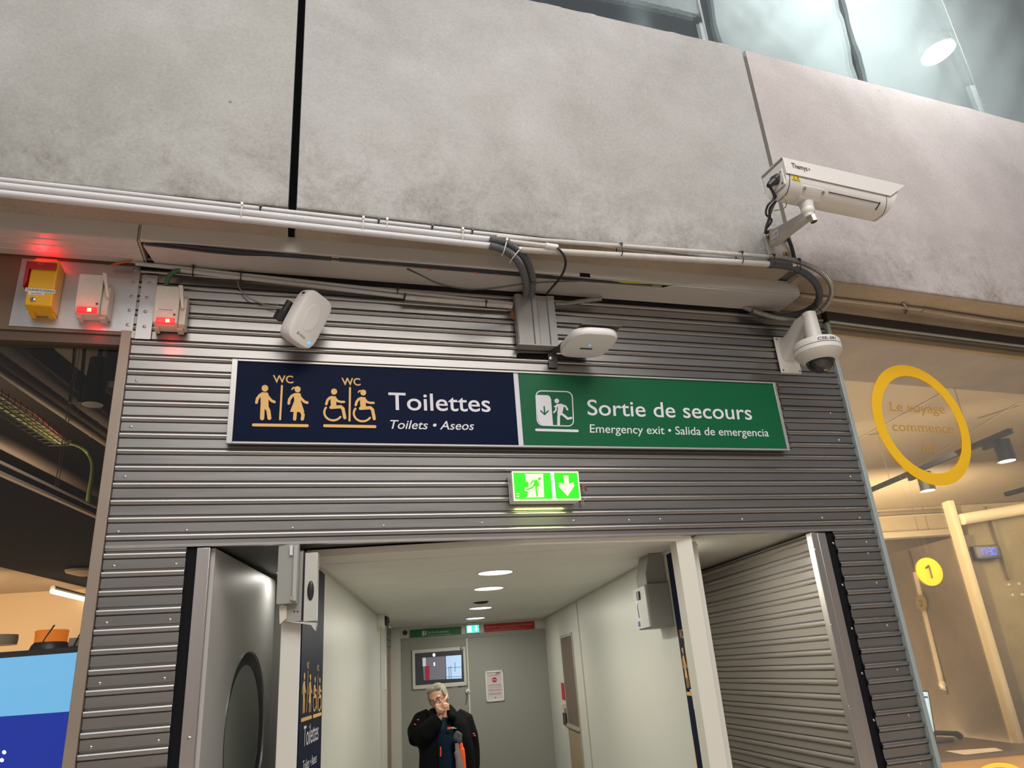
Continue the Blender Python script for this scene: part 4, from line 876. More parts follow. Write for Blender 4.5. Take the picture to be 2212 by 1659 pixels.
# left wireless unit
n = Vector((.56, -.74, -.36)).normalized(); ex = Vector((-n.y, n.x, 0)).normalized(); ex = ex if ex.x > 0 else -ex; ez = n.cross(ex); ez = ez if ez.z > 0 else -ez
cen = Yp(672, 690, -.24)
ez = (ez*cos(.24)+ex*sin(.24)).normalized(); ex = ez.cross(n); ex = ex if ex.x > 0 else -ex
t = thing('wireless_unit', 'white rounded rectangular wireless unit on a black bracket, facing right', 'wireless unit', cen+Vector((-.02, .12, -.1)))
FB = lambda lo, hi: MB().fbox(cen, ex, n, ez, lo, hi)
def squircle(c, ex, ez, n, hw, hh, d0, d1, d2, p=4.0, seg=48):
    mb = MB(); R = []
    for s, d in ((.90, d0), (.985, d0+.006), (1, d1), (1, d2-.012), (.97, d2-.003), (.90, d2)):
        R.append([mb.bm.verts.new(c + n*d + ex*(s*hw*(abs(cos(a_))**(2/p))*(1 if cos(a_) > 0 else -1)) + ez*(s*hh*(abs(sin(a_))**(2/p))*(1 if sin(a_) > 0 else -1))) for a_ in [2*pi*i/seg for i in range(seg)]])
    mb.loft(R); return mb
obj('body', squircle(cen, ex, ez, n, .097, .156, -.090, -.075, 0, 4.6), WHITE, t)
mb = MB(); mb.loft([[mb.bm.verts.new(cen + n*d + ex*(rx*cos(2*pi*i/40)) + ez*(.01+rz*sin(2*pi*i/40))) for i in range(40)] for rx, rz, d in ((.052, .085, .0005), (.046, .079, .0025), (.030, .060, .0015))]); obj('oval_relief', mb, WHITE, t)
c = cen + ex*.058 - ez*.118; obj('status_lamp', MB().lathe(c, n, [(.009, 0), (.009, .002)], 16), mat('blue_led', (.05, .3, 1), .3, emit=(.05, .35, 1), es=1.8), t)
A_ = cen - ex*.040 - ez*.112 + n*.001
f = Flat(lambda x, y: A_ + ex*x + ez*y + n*.0008); f.stroke([(0, 0), (.007, .014), (.014, 0), (0, 0)], .002); [f.stroke([(.022+.007*k, .002-.0008*k), (.022+.007*k, .010-.0008*k)], .0022) for k in range(6)]; f.stroke([(.022, .002), (.06, -.003)], .0012); obj('logo_mark', f.mb, KPRINT, t)
mb = MB()
for k in range(5): mb.fbox(cen - ex*.0935, ex, n, ez, (-.001, -.055, .02+.022*k), (.001, -.030, .032+.022*k))
obj('side_vents', mb, BLACKP, t)
bk = MB(); b_ = cen - n*.085; bk.cyl(b_-ex*.05-ez*.02, b_-ex*.05-ez*.02-n*.02, .03); bk.tube([b_-ex*.05, b_-ex*.09-n*.03, Vector((b_.x-.10, -.02, b_.z-.02))], .016, 10); bk.cyl(b_-ex*.10-n*.03+ez*.05, b_-ex*.10-n*.03-ez*.07, .020)
bk.fbox(b_-ex*.11-n*.03, ex, n, ez, (-.025, -.02, -.075), (.02, .02, -.02)); obj('bracket', bk, BLACKP, t, bevel=.002)
# centre wireless unit, hung flat
z0 = 3.545; TLp, TRp, BRp, BLp = Zp(1244, 720, z0), Zp(1331, 730, z0), Zp(1300, 776, z0), Zp(1211, 767, z0)
cen = (TLp+TRp+BRp+BLp)/4; hx = ((TRp-TLp).length+(BRp-BLp).length)/4*1.08; hy = ((TLp-BLp).length+(TRp-BRp).length)/4*1.12
t = thing('wireless_unit', 'white rounded square wireless unit hung flat beside the ribbed box', 'wireless unit', cen+ZZ*.05)
obj('body', squircle(cen, XX, YY, -ZZ, hx, hy, -.052, -.03, 0, 3.6), WHITE, t)
obj('bracket', join(MB().prism([(cen.x-hx*.72, cen.y-hy-.01, z0+.056), (cen.x+hx*.95, cen.y-hy-.01, z0+.056), (cen.x+hx*.6, -.01, z0+.056), (cen.x-hx*1.05, -.01, z0+.056)], ZZ*.004), MB().box((cen.x-hx*1.2, -.016, z0-.05), (cen.x-hx*.8, -.012, z0+.06))), mat('bracket_dark', (.10, .095, .085), .5, .4), t)
obj('screw', MB().lathe((cen.x-hx*1.08, -.016, z0+.01), NY, [(.013, 0), (.013, .006), (.006, .007), (.006, .012)], 12), SCREWM, t)
c = cen-ZZ*.0015+XX*-.002+YY*.0; f = Flat(lambda x, y: cen + XX*x + YY*y - ZZ*.0008); f.poly([(-.045, .018), (.035, .018), (.035, .040), (-.045, .040)]); obj('name_plate', f.mb, KPRINT, t)
f = Flat(lambda x, y: cen + XX*x + YY*y - ZZ*.0012); [f.stroke([(-.036+.009*k, .024), (-.036+.009*k, .034)], .002) for k in range(8)]; obj('plate_marks', f.mb, GPRINT, t)
f = Flat(lambda x, y: cen + XX*x + YY*y - ZZ*.001); f.disc(.0, -.022, .006, ry=.010); obj('status_lamp', f.mb, mat('blue_led'), t)

# ================================================================== CUT-OFF SWITCHES
def plate(name, corners, y, label, screws):
    P = [Yp(*c, y) for c in corners]; x0 = (P[0].x+P[3].x)/2; x1 = (P[1].x+P[2].x)/2; z1 = (P[0].z+P[1].z)/2; z0 = (P[2].z+P[3].z)/2
    o = obj(name, MB().box((x0, y, z0), (x1, y+.003, z1)), STEELP, bevel=.0008); tag(o, label, 'plate'); LOC[o.name] = LOC[o.name]
    for s in screws: screw(Yp(*s, y), NY, o, .0085)
    return o
Z2 = lambda x, y: (x/3.456, 380+y/3.456)
pl1 = plate('mounting_plate', ((48, 557), (304, 577), (287, 717), (18, 704)), -.0165, 'large brushed metal plate carrying the yellow and left cream switch', [Z2(1008, 700), Z2(995, 797), Z2(983, 900), Z2(968, 1003), Z2(953, 1112)])
pl2 = plate('fixing_plate', ((309, 593), (341, 596), (325.5, 733), (290, 731.5)), -.0165, 'narrow metal plate with four screws between the cream switches', [Z2(1117, 800), Z2(1097, 908), Z2(1086, 1014), Z2(1078, 1125)])
struct('trim_21', MB().box((FX0-.03, -.015, 3.56), (FX0+.0, .02, 4.0)), STEELP, 'bent metal corner strip between the two fixing plates', 'trim')
def block(xl, xr, z0, z1, zb, yb, yf, m, nm, t, bevel=.006, ch=.03):
    """box with a sloping foot: profile in (y, z)"""
    return obj(nm, MB().prism([(xl, yb, z0), (xl, yf+ch, z0), (xl, yf, zb), (xl, yf, z1-.004), (xl, yf+.01, z1), (xl, yb, z1)], XX*(xr-xl)), m, t, bevel=bevel, seg=3)
Z5 = lambda x, y: (x/7.373, 540+y/7.373)
yf = -.135; yb = -.0170
xl = Yp(*Z5(430, 600), yf).x; xr = Yp(*Z5(850, 600), yf).x; z1 = Yp(*Z5(700, 150), yf).z; zb = Yp(*Z5(600, 880), yf).z; z0 = Yp(*Z5(650, 1050), yb-.01).z
t = thing('emergency_cutoff', 'yellow emergency cut-off box with a red handle', 'switch box', ((xl+xr)/2, -.05, z0))
block(xl, xr+.006, z0, z1, zb, yb, yf, YELLOW, 'body', t, .008, .045)
obj('feet', join(MB().box((xl+.006, -.07, z0-.012), (xl+.03, yb, z0)), MB().box((xr-.03, -.07, z0-.012), (xr, yb, z0))), YELLOW, t)
hz1 = Yp(*Z5(640, 185), yf-.014).z; hz0 = Yp(*Z5(640, 300), yf-.014).z; hl = Yp(*Z5(412, 240), yf-.014).x; hr = Yp(*Z5(905, 240), yf-.014).x; hb_ = Yp(*Z5(400, 590), yf).z
obj('handle', join(MB().box((hl, yf-.016, hz0), (hr, yf-.002, hz1)), MB().prism([(hl, yf-.016, hz1), (hl+.016, yf-.016, hz1), (hl+.016, yf-.010, hb_+.03), (hl, yf-.010, hb_)], YY*.06)), RED, t, bevel=.005, label='red handle')
c = Yp(*Z5(642, 218), yf-.0165); f = Flat(lambda x, y: c + XX*x + ZZ*y); f.stroke([(-.008, .006), (-.012, .002), (0, -.008), (.012, .002), (.008, .006), (-.008, .006)], .0016); obj('arrow_mark', f.mb, mat('pink_mark', (.6, .25, .25), .5), t)
obj('red_lamp', MB().prism([(xl+.01, yf+.012, z1+.001), (xl+.01, yf+.012, z1+.012), (xl+.01, yf+.05, z1+.020), (xl+.01, yf+.09, z1+.012), (xl+.01, yf+.09, z1+.001)], XX*(xr-xl-.02)), REDLED, t, bevel=.004)
c = Yp(*Z5(525, 790), yf-.001); obj('key_lock', MB().lathe(c, NY, [(.013, 0), (.013, .003), (.010, .005)], 24), SCREWM, t); obj('key_slot', MB().box((c.x-.0015, c.y-.0062, c.z-.006), (c.x+.0015, c.y-.005, c.z+.006)), BLACK, t)
def label(t, a, b, c, d, y, rows, nm='label', mm=None):
    P = [Yp(*a, y), Yp(*b, y), Yp(*c, y), Yp(*d, y)]; o = obj(nm, MB().prism(P, YY*.001), mm or mat('paper_label', (.70, .68, .66), .5), t)
    TLq, TRq, BRq, BLq = P; H_ = (TLq-BLq)
    for s, lo, hi, l, r, w_ in rows:
        A0 = BLq + H_*lo + (BRq-BLq)*l; obj(nm+'_lettering', text_mesh(s, A0, BLq + H_*lo + (BRq-BLq)*r, A0 + H_*(hi-lo), .0008, bold=w_), KPRINT, t)
label(t, Z5(405, 598), Z5(880, 632), Z5(880, 695), Z5(400, 655), yf-.002, [("COUPURE D'URGENCE", .28, .80, .04, .96, .012)], 'upper_label')
label(t, Z5(455, 660), Z5(712, 680), Z5(700, 722), Z5(450, 710), yf-.0015, [('ELECTRIQUE', .3, .65, .18, .85, .012)], 'lower_label')
def cutoff(front, bot, lever, red, labeltxt, lab, dot, plate_y=-.0170):
    yf = -.135
    (x0a, y0a), (x1a, y1a) = front; xl = Yp(x0a, (y0a+y1a)/2-1, yf).x
    xl = (Yp(front[0][0], front[0][1], yf).x + Yp(front[2][0], front[2][1], yf).x)/2 if len(front) > 2 else xl
    return None
def cutbox(TL, TR, BR, BL, foot, lever, red, dot, labelq, lab, yb=-.0170):
    yf = -.125; P = [Yp(*q, yf) for q in (TL, TR, BR, BL)]
    xl = (P[0].x+P[3].x)/2; xr = (P[1].x+P[2].x)/2; z1 = (P[0].z+P[1].z)/2; zb = (P[2].z+P[3].z)/2; z0 = Yp(*foot, yb-.02).z
    t = thing('cutoff_switch', lab, 'switch box', ((xl+xr)/2, -.05, z0))
    W_ = xr-xl
    obj('body', MB().prism([(xl-.003, yb, z0), (xl-.003, yf+.02, z0), (xl-.003, yf, zb), (xl-.003, yf, z1-.004), (xl-.003, yf+.012, z1), (xl-.003, yb, z1)], XX*(W_+.010)), CREAM, t, bevel=.005, seg=3)
    obj('side_housing', MB().prism([(xr+.008, yb, z0), (xr+.008, yf+.03, z0), (xr+.008, yf+.015, zb), (xr+.008, yf+.02, z1-.07), (xr+.008, yf+.06, z1-.03), (xr+.008, yb, z1-.04)], XX*.035), CREAM, t, bevel=.004)
    obj('feet', join(MB().box((xl, yf+.05, z0-.012), (xl+.022, yb, z0)), MB().box((xr, yf+.05, z0-.012), (xr+.03, yb, z0))), CREAM, t)
    L = [Yp(*q, yf-.004) for q in lever]; obj('lever', MB().prism([L[0], L[1], L[2], L[3]], YY*.045), mat('lever_cream', (.66, .60, .52), .4), t, bevel=.003)
    R_ = [Yp(*q, yf-.001) for q in red]; x0, x1 = R_[0].x, R_[1].x; zz0, zz1 = R_[1].z, R_[0].z
    obj('lamp_window', MB().box((x0, yf-.008, zz0), (x1, yf+.004, zz1)), REDLED, t, bevel=.006, seg=3)
    c = Vector((lerp(x0, x1, .62), yf-.009, (zz0+zz1)/2)); mb = MB()
    for i in range(3):
        for j in range(3): mb.ball(c+Vector((.0065*(i-1), 0, .0065*(j-1))), .0036, (1, .5, 1), seg=8, rings=6)
    obj('led_cluster', mb, HOTLED, t)
    c = Yp(*dot, yf-.001); obj('warning_dot', MB().lathe(c, NY, [(.0065, 0), (.0065, .001)], 16), mat('maroon', (.09, .02, .02), .4), t)
    for zc in (zb-.01, z1-.03): obj('side_screw', MB().cyl((xl-.004, yf+.03, zc), (xl+.002, yf+.03, zc), .006, seg=10), BLACKP, t)
    if labelq: label(t, *labelq, yf-.0015, [('COUPURE BIO', .34, .70, .13, .86, .02)])
    l = bpy.data.lights.new('red_glow', 'POINT'); l.energy = .35; l.color = (1, .02, .03); l.shadow_soft_size = .02; lo = bpy.data.objects.new('red_glow', l); COL.objects.link(lo); lo.location = ((x0+x1)/2, yf-.03, zz0-.01)
    return t
cutbox(Z5(1280, 372), Z5(1622, 378), Z5(1578, 905), Z5(1190, 885), Z5(1450, 1100), (Z5(1628, 358), Z5(1695, 365), Z5(1735, 750), Z5(1692, 745)), (Z5(1232, 900), Z5(1540, 1020)), Z5(1543, 858), None, 'cream cut-off switch with a red lamp, on the large plate beside the yellow box')
Z6 = lambda x, y: (290+x/10.37, 580+y/10.37)
cutbox(Z6(510, 372), Z6(985, 385), Z6(965, 1215), Z6(410, 1190), Z6(700, 1385), (Z6(990, 362), Z6(1092, 370), Z6(1112, 885), Z6(1048, 880)), (Z6(500, 1092), Z6(900, 1262)), Z6(897, 1035), (Z6(478, 875), Z6(938, 912), Z6(932, 978), Z6(470, 945)), 'cream cut-off switch with a printed label, standing on the ribbed cladding', -.013)
l = bpy.data.lights.new('red_glow', 'POINT'); l.energy = .5; l.color = (1, .02, .03); l.shadow_soft_size = .03; lo = bpy.data.objects.new('red_glow', l); COL.objects.link(lo); lo.location = (-1.34, -.12, z1+.05)

# ================================================================== DIRECTION SIGN
SY = -.045
def sp(x, y): return Yp(x, y, SY)
sTL, sTR, sBR, sBL = sp(503, 773), sp(1678, 829), sp(1703, 973), sp(487, 959)
sx0 = (sTL.x+sBL.x)/2; sx1 = (sTR.x+sBR.x)/2; sz1 = (sTL.z+sTR.z)/2; sz0 = (sBL.z+sBR.z)/2
t = thing('direction_sign', 'long navy and green sign for toilets and emergency exit on the ribbed cladding', 'sign', ((sx0+sx1)/2, -.03, sz0))
dl_, dr_ = sp(1112, 850).x, sp(1122, 850).x
obj('back_box', MB().box((sx0+.004, SY+.008, sz0+.004), (sx1-.004, -.0128, sz1-.004)), ALUD, t)
obj('navy_panel', MB().box((sx0+.030, SY, sz0+.012), (dl_, SY+.007, sz1-.012)), NAVY, t)
obj('green_panel', MB().box((dr_, SY, sz0+.012), (sx1-.022, SY+.007, sz1-.012)), GREEN, t)
obj('divider', MB().box((dl_, SY-.001, sz0+.011), (dr_, SY+.007, sz1-.011)), mat('divider_white', (.62, .62, .68), .4), t)
obj('frame', join(MB().box((sx0, SY-.008, sz0), (sx0+.030, SY+.01, sz1)), MB().box((sx1-.022, SY-.006, sz0), (sx1, SY+.01, sz1)), MB().box((sx0+.0302, SY-.008, sz0), (sx1-.0222, SY+.01, sz0+.011)), MB().box((sx0+.0302, SY-.008, sz1-.011), (sx1-.0222, SY+.01, sz1))), mat('frame_alu', (.50, .50, .49), .35, .6), t, bevel=.0015)
mb = MB(); n_ = 40; mb.tube([Vector((sx1+.006+.006*sin(i*1.25), SY-.004, lerp(sz1-.01, sz0+.004, i/n_))) for i in range(n_+1)], .004, 8); obj('lacing_cord', mb, BLACKP, t, label='black cord lacing')
for i in range(7): mb = MB(); mb.ball((sx1+.008, SY-.006, lerp(sz1-.05, sz0+.02, i/6)), .010, (1, .7, .8), seg=10, rings=7); obj('lacing_knot', mb, BLACKP, t)
def spo(x, y): p = Yp(x, y, SY-.0012); return p
A1 = lambda x, y: spo(480+x/3.456, 760+y/3.456)
A2_ = lambda x, y: spo(1080+x/3.352, 780+y/3.352)
f = Flat(A1); man(f, 235, 250); f.stroke([(446, 254), (432, 504)], 15); woman(f, 235, 250); f.stroke([(233, 546), (635, 552)], 22); obj('toilet_pictogram', f.mb, GOLD, t)
f = Flat(A1); wheel(f, 0, 0, False); f.stroke([(954, 270), (950, 514)], 15); wheel(f, 0, 0, True); f.stroke([(764, 553), (1140, 560)], 22); obj('accessible_toilet_pictogram', f.mb, GOLD, t)
TB = .018
letters(('wc_lettering', 'second_wc_lettering'), t, GOLD, text_mesh('WC', A1(380, 229), A1(532, 234), A1(378, 171), 0, bold=TB), text_mesh('WC', A1(893, 247), A1(1034, 251), A1(889, 191), 0, bold=TB))
letters(('navy_lettering', 'second_navy_lettering'), t, WPRINT, text_mesh('Toilettes', A1(1243, 431), A1(2005, 447), A1(1240, 296), 0, bold=.008), text_mesh('Toilets \u2022 Aseos', A1(1252, 573), A1(1880, 583), A1(1254, 505), 0, shear=.2, bold=.006))
letters(('green_lettering', 'second_green_lettering'), t, WPRINT, text_mesh('Sortie de secours', A2_(636, 390), A2_(1828, 424), A2_(630, 272), 0, bold=.006), text_mesh('Emergency exit \u2022 Salida de emergencia', A2_(652, 517), A2_(1948, 546), A2_(650, 454), 0, bold=.004))
f = Flat(A2_)
def rr(x0, y0, x1, y1, r, sk0, sk1, wd):
    P = []
    for cx, cy, a0 in ((x1-r, y0+r, -90), (x1-r, y1-r, 0), (x0+r, y1-r, 90), (x0+r, y0+r, 180)):
        for k in range(5):
            a = radians(a0+22.5*k); X, Y_ = cx+r*cos(a), cy+r*sin(a); tt = (Y_-y0)/(y1-y0); P.append((X+lerp(sk0, sk1, tt), Y_+(X-x0)*.028))
    f.stroke(P+[P[0]], wd)
rr(259, 215, 522, 464, 40, 0, 12, 8)
f.stroke([(264, 498), (560, 506)], 19)
f.disc(411, 289, 17)
f.stroke([(440, 318), (395, 330)], 10); f.poly([(408, 312), (446, 308), (462, 330), (452, 372), (440, 395), (414, 380), (420, 340)])
f.stroke([(448, 318), (475, 328), (488, 352)], 13); f.stroke([(408, 322), (405, 355), (390, 372)], 12)
f.stroke([(436, 375), (470, 400), (490, 418), (515, 412)], 17); f.stroke([(428, 372), (424, 410), (424, 460)], 20)
obj('exit_pictogram', f.mb, WPRINT, t)
f = Flat(A2_); f.poly([(262, 245), (345, 247), (360, 255), (370, 275), (384, 463), (310, 462), (290, 452), (276, 430)]); obj('door_shape', f.mb, WPRINT, t)
f = Flat(lambda x, y: Yp(1080+x/3.352, 780+y/3.352, SY-.0018)); f.stroke([(320, 330), (324, 385)], 10); f.stroke([(295, 360), (324, 387), (349, 360)], 9); obj('door_arrow', f.mb, GREEN, t)
# ================================================================== LIT EXIT SIGN
EY = -.105
ep = lambda x, y: Yp(1080+x/3.352, 780+y/3.352, EY)
q = [ep(85, 800), ep(566, 798), ep(586, 1008), ep(100, 1013)]; ex0 = (q[0].x+q[3].x)/2; ex1 = (q[1].x+q[2].x)/2; ez1 = (q[0].z+q[1].z)/2; ez0 = (q[2].z+q[3].z)/2
t = thing('exit_light', 'bright green lit exit box with running figure and arrow, above the doorway', 'exit light', ((ex0+ex1)/2, -.06, ez0))
obj('housing', MB().box((ex0, EY+.004, ez0), (ex1, -.0128, ez1)), WHITE, t, bevel=.004)
LG = mat('exit_green', (.02, .6, .02), .3, emit=(.03, .78, .01), es=.95); LY = mat('exit_yellow', (.8, .9, .4), .3, emit=(.80, .92, .42), es=1.15); LW = mat('exit_hot', (1, 1, 1), .3, emit=(.85, 1, .8), es=2.4)
cx_ = ep(386, 900).x
obj('green_panel', MB().box((ex0+.008, EY, ez0+.010), (ex1-.008, EY+.004, ez1-.008)), LG, t)
obj('front_rim', join(MB().box((ex0, EY-.003, ez0), (ex0+.008, EY+.004, ez1)), MB().box((ex1-.008, EY-.003, ez0), (ex1, EY+.004, ez1)), MB().box((ex0+.0081, EY-.003, ez0), (ex1-.0081, EY+.004, ez0+.010)), MB().box((ex0+.0081, EY-.003, ez1-.008), (ex1-.0081, EY+.004, ez1))), mat('rim_lit', (.75, .8, .6), .4, emit=(.7, .85, .55), es=.5), t)
obj('divider', MB().box((cx_-.010, EY-.004, ez0+.010), (cx_+.008, EY-.0005, ez1-.008)), LW, t)
f = Flat(lambda x, y: Yp(1080+x/3.352, 780+y/3.352, EY-.0012)); f.poly([(180, 817), (312, 816), (320, 985), (190, 988), (205, 950), (200, 942), (180, 940), (180, 912), (205, 915), (210, 880), (190, 870)])
obj('pale_door_shape', f.mb, LY, t); f = Flat(lambda x, y: Yp(1080+x/3.352, 780+y/3.352, EY-.0012))
f.poly([(462, 828), (494, 828), (500, 888), (530, 878), (538, 905), (490, 978), (425, 908), (428, 880), (466, 892)])
obj('pale_arrow', f.mb, LY, t); f = Flat(lambda x, y: Yp(1080+x/3.352, 780+y/3.352, EY-.0012)); f.stroke([(124, 960), (137, 960)], 10); f.stroke([(124, 980), (137, 980)], 8); obj('small_mark', f.mb, LY, t)
f = Flat(lambda x, y: Yp(1080+x/3.352, 780+y/3.352, EY-.002)); f.disc(286, 852, 11); f.poly([(252, 862), (270, 860), (285, 890), (268, 915), (250, 905), (240, 900)])
f.stroke([(262, 868), (238, 868), (222, 888)], 11); f.stroke([(270, 885), (285, 905)], 9); f.stroke([(250, 900), (225, 920), (195, 932)], 12); f.stroke([(262, 905), (262, 935), (270, 978)], 12); obj('running_figure', f.mb, LG, t)
mb = MB(); 
for zc in (ez0+.04, ez1-.05): mb.box((ex0-.003, -.075, zc-.012), (ex0+.001, -.055, zc+.012))
obj('side_clip', mb, mat('clip_grey', (.35, .36, .33), .4), t)
l = bpy.data.lights.new('exit_glow', 'AREA'); l.shape = 'RECTANGLE'; l.size = .3; l.size_y = .05; l.energy = .8; l.color = (.75, 1, .3); lo = bpy.data.objects.new('exit_glow', l); COL.objects.link(lo); lo.location = ((ex0+ex1)/2, -.07, ez0-.012)
tag(obj('wire_end', MB().tube(catmull([Yp(1253, 1057, -.03), Yp(1262, 1052, -.04), Yp(1267, 1060, -.03)], 6), .006, 8), mat('rust_wire', (.25, .07, .04), .5)), 'short rust-red wire end beside the lit exit box', 'wire')
tag(obj('wire_end', MB().tube(catmull([Yp(1268, 1075, -.015), Yp(1260, 1082, -.03), Yp(1262, 1092, -.03), Yp(1256, 1086, -.02), Yp(1258, 1078, -.015)], 6), .0025, 6), GPRINT), 'tangle of thin grey wire below right of the lit exit box', 'wire')

# ================================================================== BULLET CAMERA
a4 = radians(4.5); ca = Vector((cos(a4), sin(a4), -.015)).normalized(); cn = Vector((-sin(a4), cos(a4), 0)); cz = ca.cross(cn); cz = cz if cz.z > 0 else -cz
O_ = Yp(1690, 336, -1.0)                       # near top rear corner of the sunshield
K = lambda s, d, z: O_ + ca*s + cn*d + cz*z
tip = Yp(1957, 389, -1.0); LS = ((tip-O_).dot(ca))/1.0
LS = min((abs(proj(K(s/200, 0, 0))[0]-1957), s/200) for s in range(100, 260))[1]
cb = K(.25, .1, -.3)
t = thing('bullet_camera', 'large white bullet camera with sunshield on a wall arm, pointing right', 'camera', K(.22, .1, -.32))
D_ = .215
def shell(prof, s0f, s1f, mbx=None):
    mb = mbx or MB(); A_ = [mb.bm.verts.new(K(s0f(d, z), d, z)) for d, z in prof]; B_ = [mb.bm.verts.new(K(s1f(d, z), d, z)) for d, z in prof]
    n = len(prof)
    for i in range(n): mb.bm.faces.new((A_[i], A_[(i+1) % n], B_[(i+1) % n], B_[i]))
    mb.bm.faces.new(list(reversed(A_))); mb.bm.faces.new(B_); return mb
# sunshield: thin inverted U, front cut back at a slant
pout = [(0, -.128), (0, -.012), (.012, 0), (D_-.012, 0), (D_, -.012), (D_, -.128)]
pin = [(D_-.006, -.128), (D_-.006, -.014), (D_-.014, -.006), (.014, -.006), (.006, -.014), (.006, -.128)]
obj('sunshield', shell(pout+pin, lambda d, z: 0, lambda d, z: LS - 1.9*max(0, -z-.012)*.5 - .9*(-z)*.55), mat('cam_white', (.66, .65, .62), .35), t, bevel=.0015)
body = [(.010, -.02), (.010, -.135), (.014, -.160), (.030, -.195), (.055, -.222), (.080, -.232), (D_-.080, -.232), (D_-.055, -.222), (D_-.03, -.195), (D_-.014, -.16), (D_-.010, -.135), (D_-.01, -.02)]
BE = LS-.205
obj('body', shell(body, lambda d, z: .036, lambda d, z: BE), mat('cam_white'), t, bevel=.001)
obj('rear_plate', shell([(d, z) for d, z in body], lambda d, z: .006, lambda d, z: .030), mat('cam_white'), t, bevel=.004)
obj('rear_gasket', shell([(.014+(d-.01)*.97, z*.985-.001) for d, z in body], lambda d, z: .0302, lambda d, z: .0358), BLACKP, t)
obj('front_gasket', shell([(.012+(d-.01)*.98, z*.99-.001) for d, z in body], lambda d, z: BE+.0003, lambda d, z: BE+.006), BLACKP, t)
obj('front_bezel', shell(body, lambda d, z: BE+.0065, lambda d, z: BE+.022+.62*(.232+z)), mat('cam_white'), t, bevel=.001)
seam = MB(); P0 = K(.38, .030, -.1985); 
obj('side_seam', MB().tube([K(.33, .022, -.186), K(BE-.06, .022, -.186)], .0028, 6), BLACKP, t)
obj('side_seam', MB().tube([K(BE-.055, .021, -.182), K(BE-.075, .050, -.222)], .0045, 6), BLACKP, t)
obj('base_block', shell([(.018, -.178), (.03, -.200), (.06, -.226), (.07, -.236), (D_-.07, -.236), (D_-.07, -.2), (.03, -.15)], lambda d, z: .125, lambda d, z: .30), mat('cam_white'), t, bevel=.003)
for s in (.14, .285): c = K(s, .026, -.197); n_ = (cn*-.75+cz*-.66); obj('screw', MB().lathe(c, n_, [(.010, 0), (.010, .006), (.005, .007)], 14), SCREWM, t)
# rear socket, plug, cables
cr_ = K(.004, .075, -.135)
obj('socket_plate', MB().fbox(cr_, ca, cn, cz, (-.010, -.052, -.058), (.0, .052, .058)), mat('cam_white'), t, bevel=.009, seg=4)
for dy in (-.04, .04):
    for dz in (-.045, .045): obj('screw', MB().lathe(cr_+cn*dy*.9+cz*dz*.9-ca*.010, -ca, [(.007, 0), (.007, .004), (.003, .005)], 10), SCREWM, t)
s0 = cr_-ca*.01+cz*.02
plug = obj('plug', join(MB().lathe(s0, -ca-cz*.9, [(.024, -.01), (.026, .02), (.030, .022), (.030, .04), (.024, .045), (.020, .09), (.013, .11)], 18), MB().ball(s0, .028)), BLACKP, t)
pe = s0+(-ca-cz*.9).normalized()*.10
mpt = lambda x, y, c: Yp(x, y, c)
cabs = [([pe, mpt(1676, 430, -.86), mpt(1664, 450, -.80), mpt(1662, 470, -.72), mpt(1656, 488, -.6), mpt(1653, 503, -.49)], .0095, 'black cable'), ([pe, mpt(1672, 426, -.88), mpt(1658, 445, -.84), mpt(1655, 463, -.74), mpt(1667, 476, -.68), mpt(1655, 495, -.52)], .007, 'second cable')]
for P, r, _ in cabs: obj('cable', MB().tube(catmull(P, 10), r, 10), CABLE, t)
obj('cable_copper', MB().tube(catmull([pe, mpt(1674, 432, -.85), mpt(1671, 446, -.8), mpt(1665, 462, -.74)], 8), .0045, 8), mat('copper_worn', (.22, .12, .07), .5), t)
obj('earth_lead', MB().tube(catmull([K(.03, .12, -.205), mpt(1697, 428, -.93), mpt(1698, 445, -.9), mpt(1688, 452, -.85), mpt(1673, 455, -.8)], 10), .0035, 8), mat('dull_green', (.30, .32, .14), .5), t)
# joint and arm
jt = K(.215, D_/2, -.236)
e_ = Yp(1748, 448, -.865)
obj('swivel', join(MB().cyl(jt+cz*.0, jt-ZZ*.05, .045, .038), MB().ball(jt-ZZ*.055, .042), MB().cyl(jt-ZZ*.06, jt-ZZ*.10, .036, .03)), mat('cam_white'), t)
obj('bolt', MB().lathe(jt-ZZ*.095+Vector((.008, -.01, 0)), (.12, -.05, -1), [(.024, 0), (.024, .045), (.020, .045), (.019, .03)], 6), SCREWM, t)
fA = Mp(1664, 520, .012); fB = jt-ZZ*.085
dirv = (fB-fA).normalized(); sidev = dirv.cross(ZZ).normalized(); upv = sidev.cross(dirv)
mb = MB(); mb.loft([[mb.bm.verts.new(c + sidev*a*w_ + upv*b*h_) for a, b in ((-1, -1), (1, -1), (1, 1), (-1, 1))] for c, w_, h_ in ((fA+dirv*.03, .030, .055), (lerp(fA, fB, .5), .028, .040), (fB-dirv*.0, .026, .028))]); obj('arm', mb, mat('arm_grey', (.46, .44, .40), .4), t, bevel=.008, seg=3)
fpl = [Mp(1652, 500, 0), Mp(1706, 508, 0), Mp(1717, 556, 0), Mp(1662, 556, 0)]
x0 = fpl[0].x; X_ = (Mp(1709, 530)-Mp(1655, 528)).length/2; cpl = Mp(1682, 530, .006)
obj('foot_plate', MB().fbox(cpl, TM, NM, ZZ, (-X_, -.006, -.105), (X_, .0055, .095)), mat('arm_grey'), t, bevel=.004)
for dx, dz in ((-.07, .06), (.035, -.07), (.055, .055)):
    c = cpl+TM*dx+ZZ*dz-NM*.006; obj('anchor_bolt', MB().lathe(c, -NM, [(.024, 0), (.022, .006), (.012, .008), (.010, .022)], 8), mat('brass_rust', (.30, .22, .12), .5, .5), t)
c = lerp(fA, fB, .14)
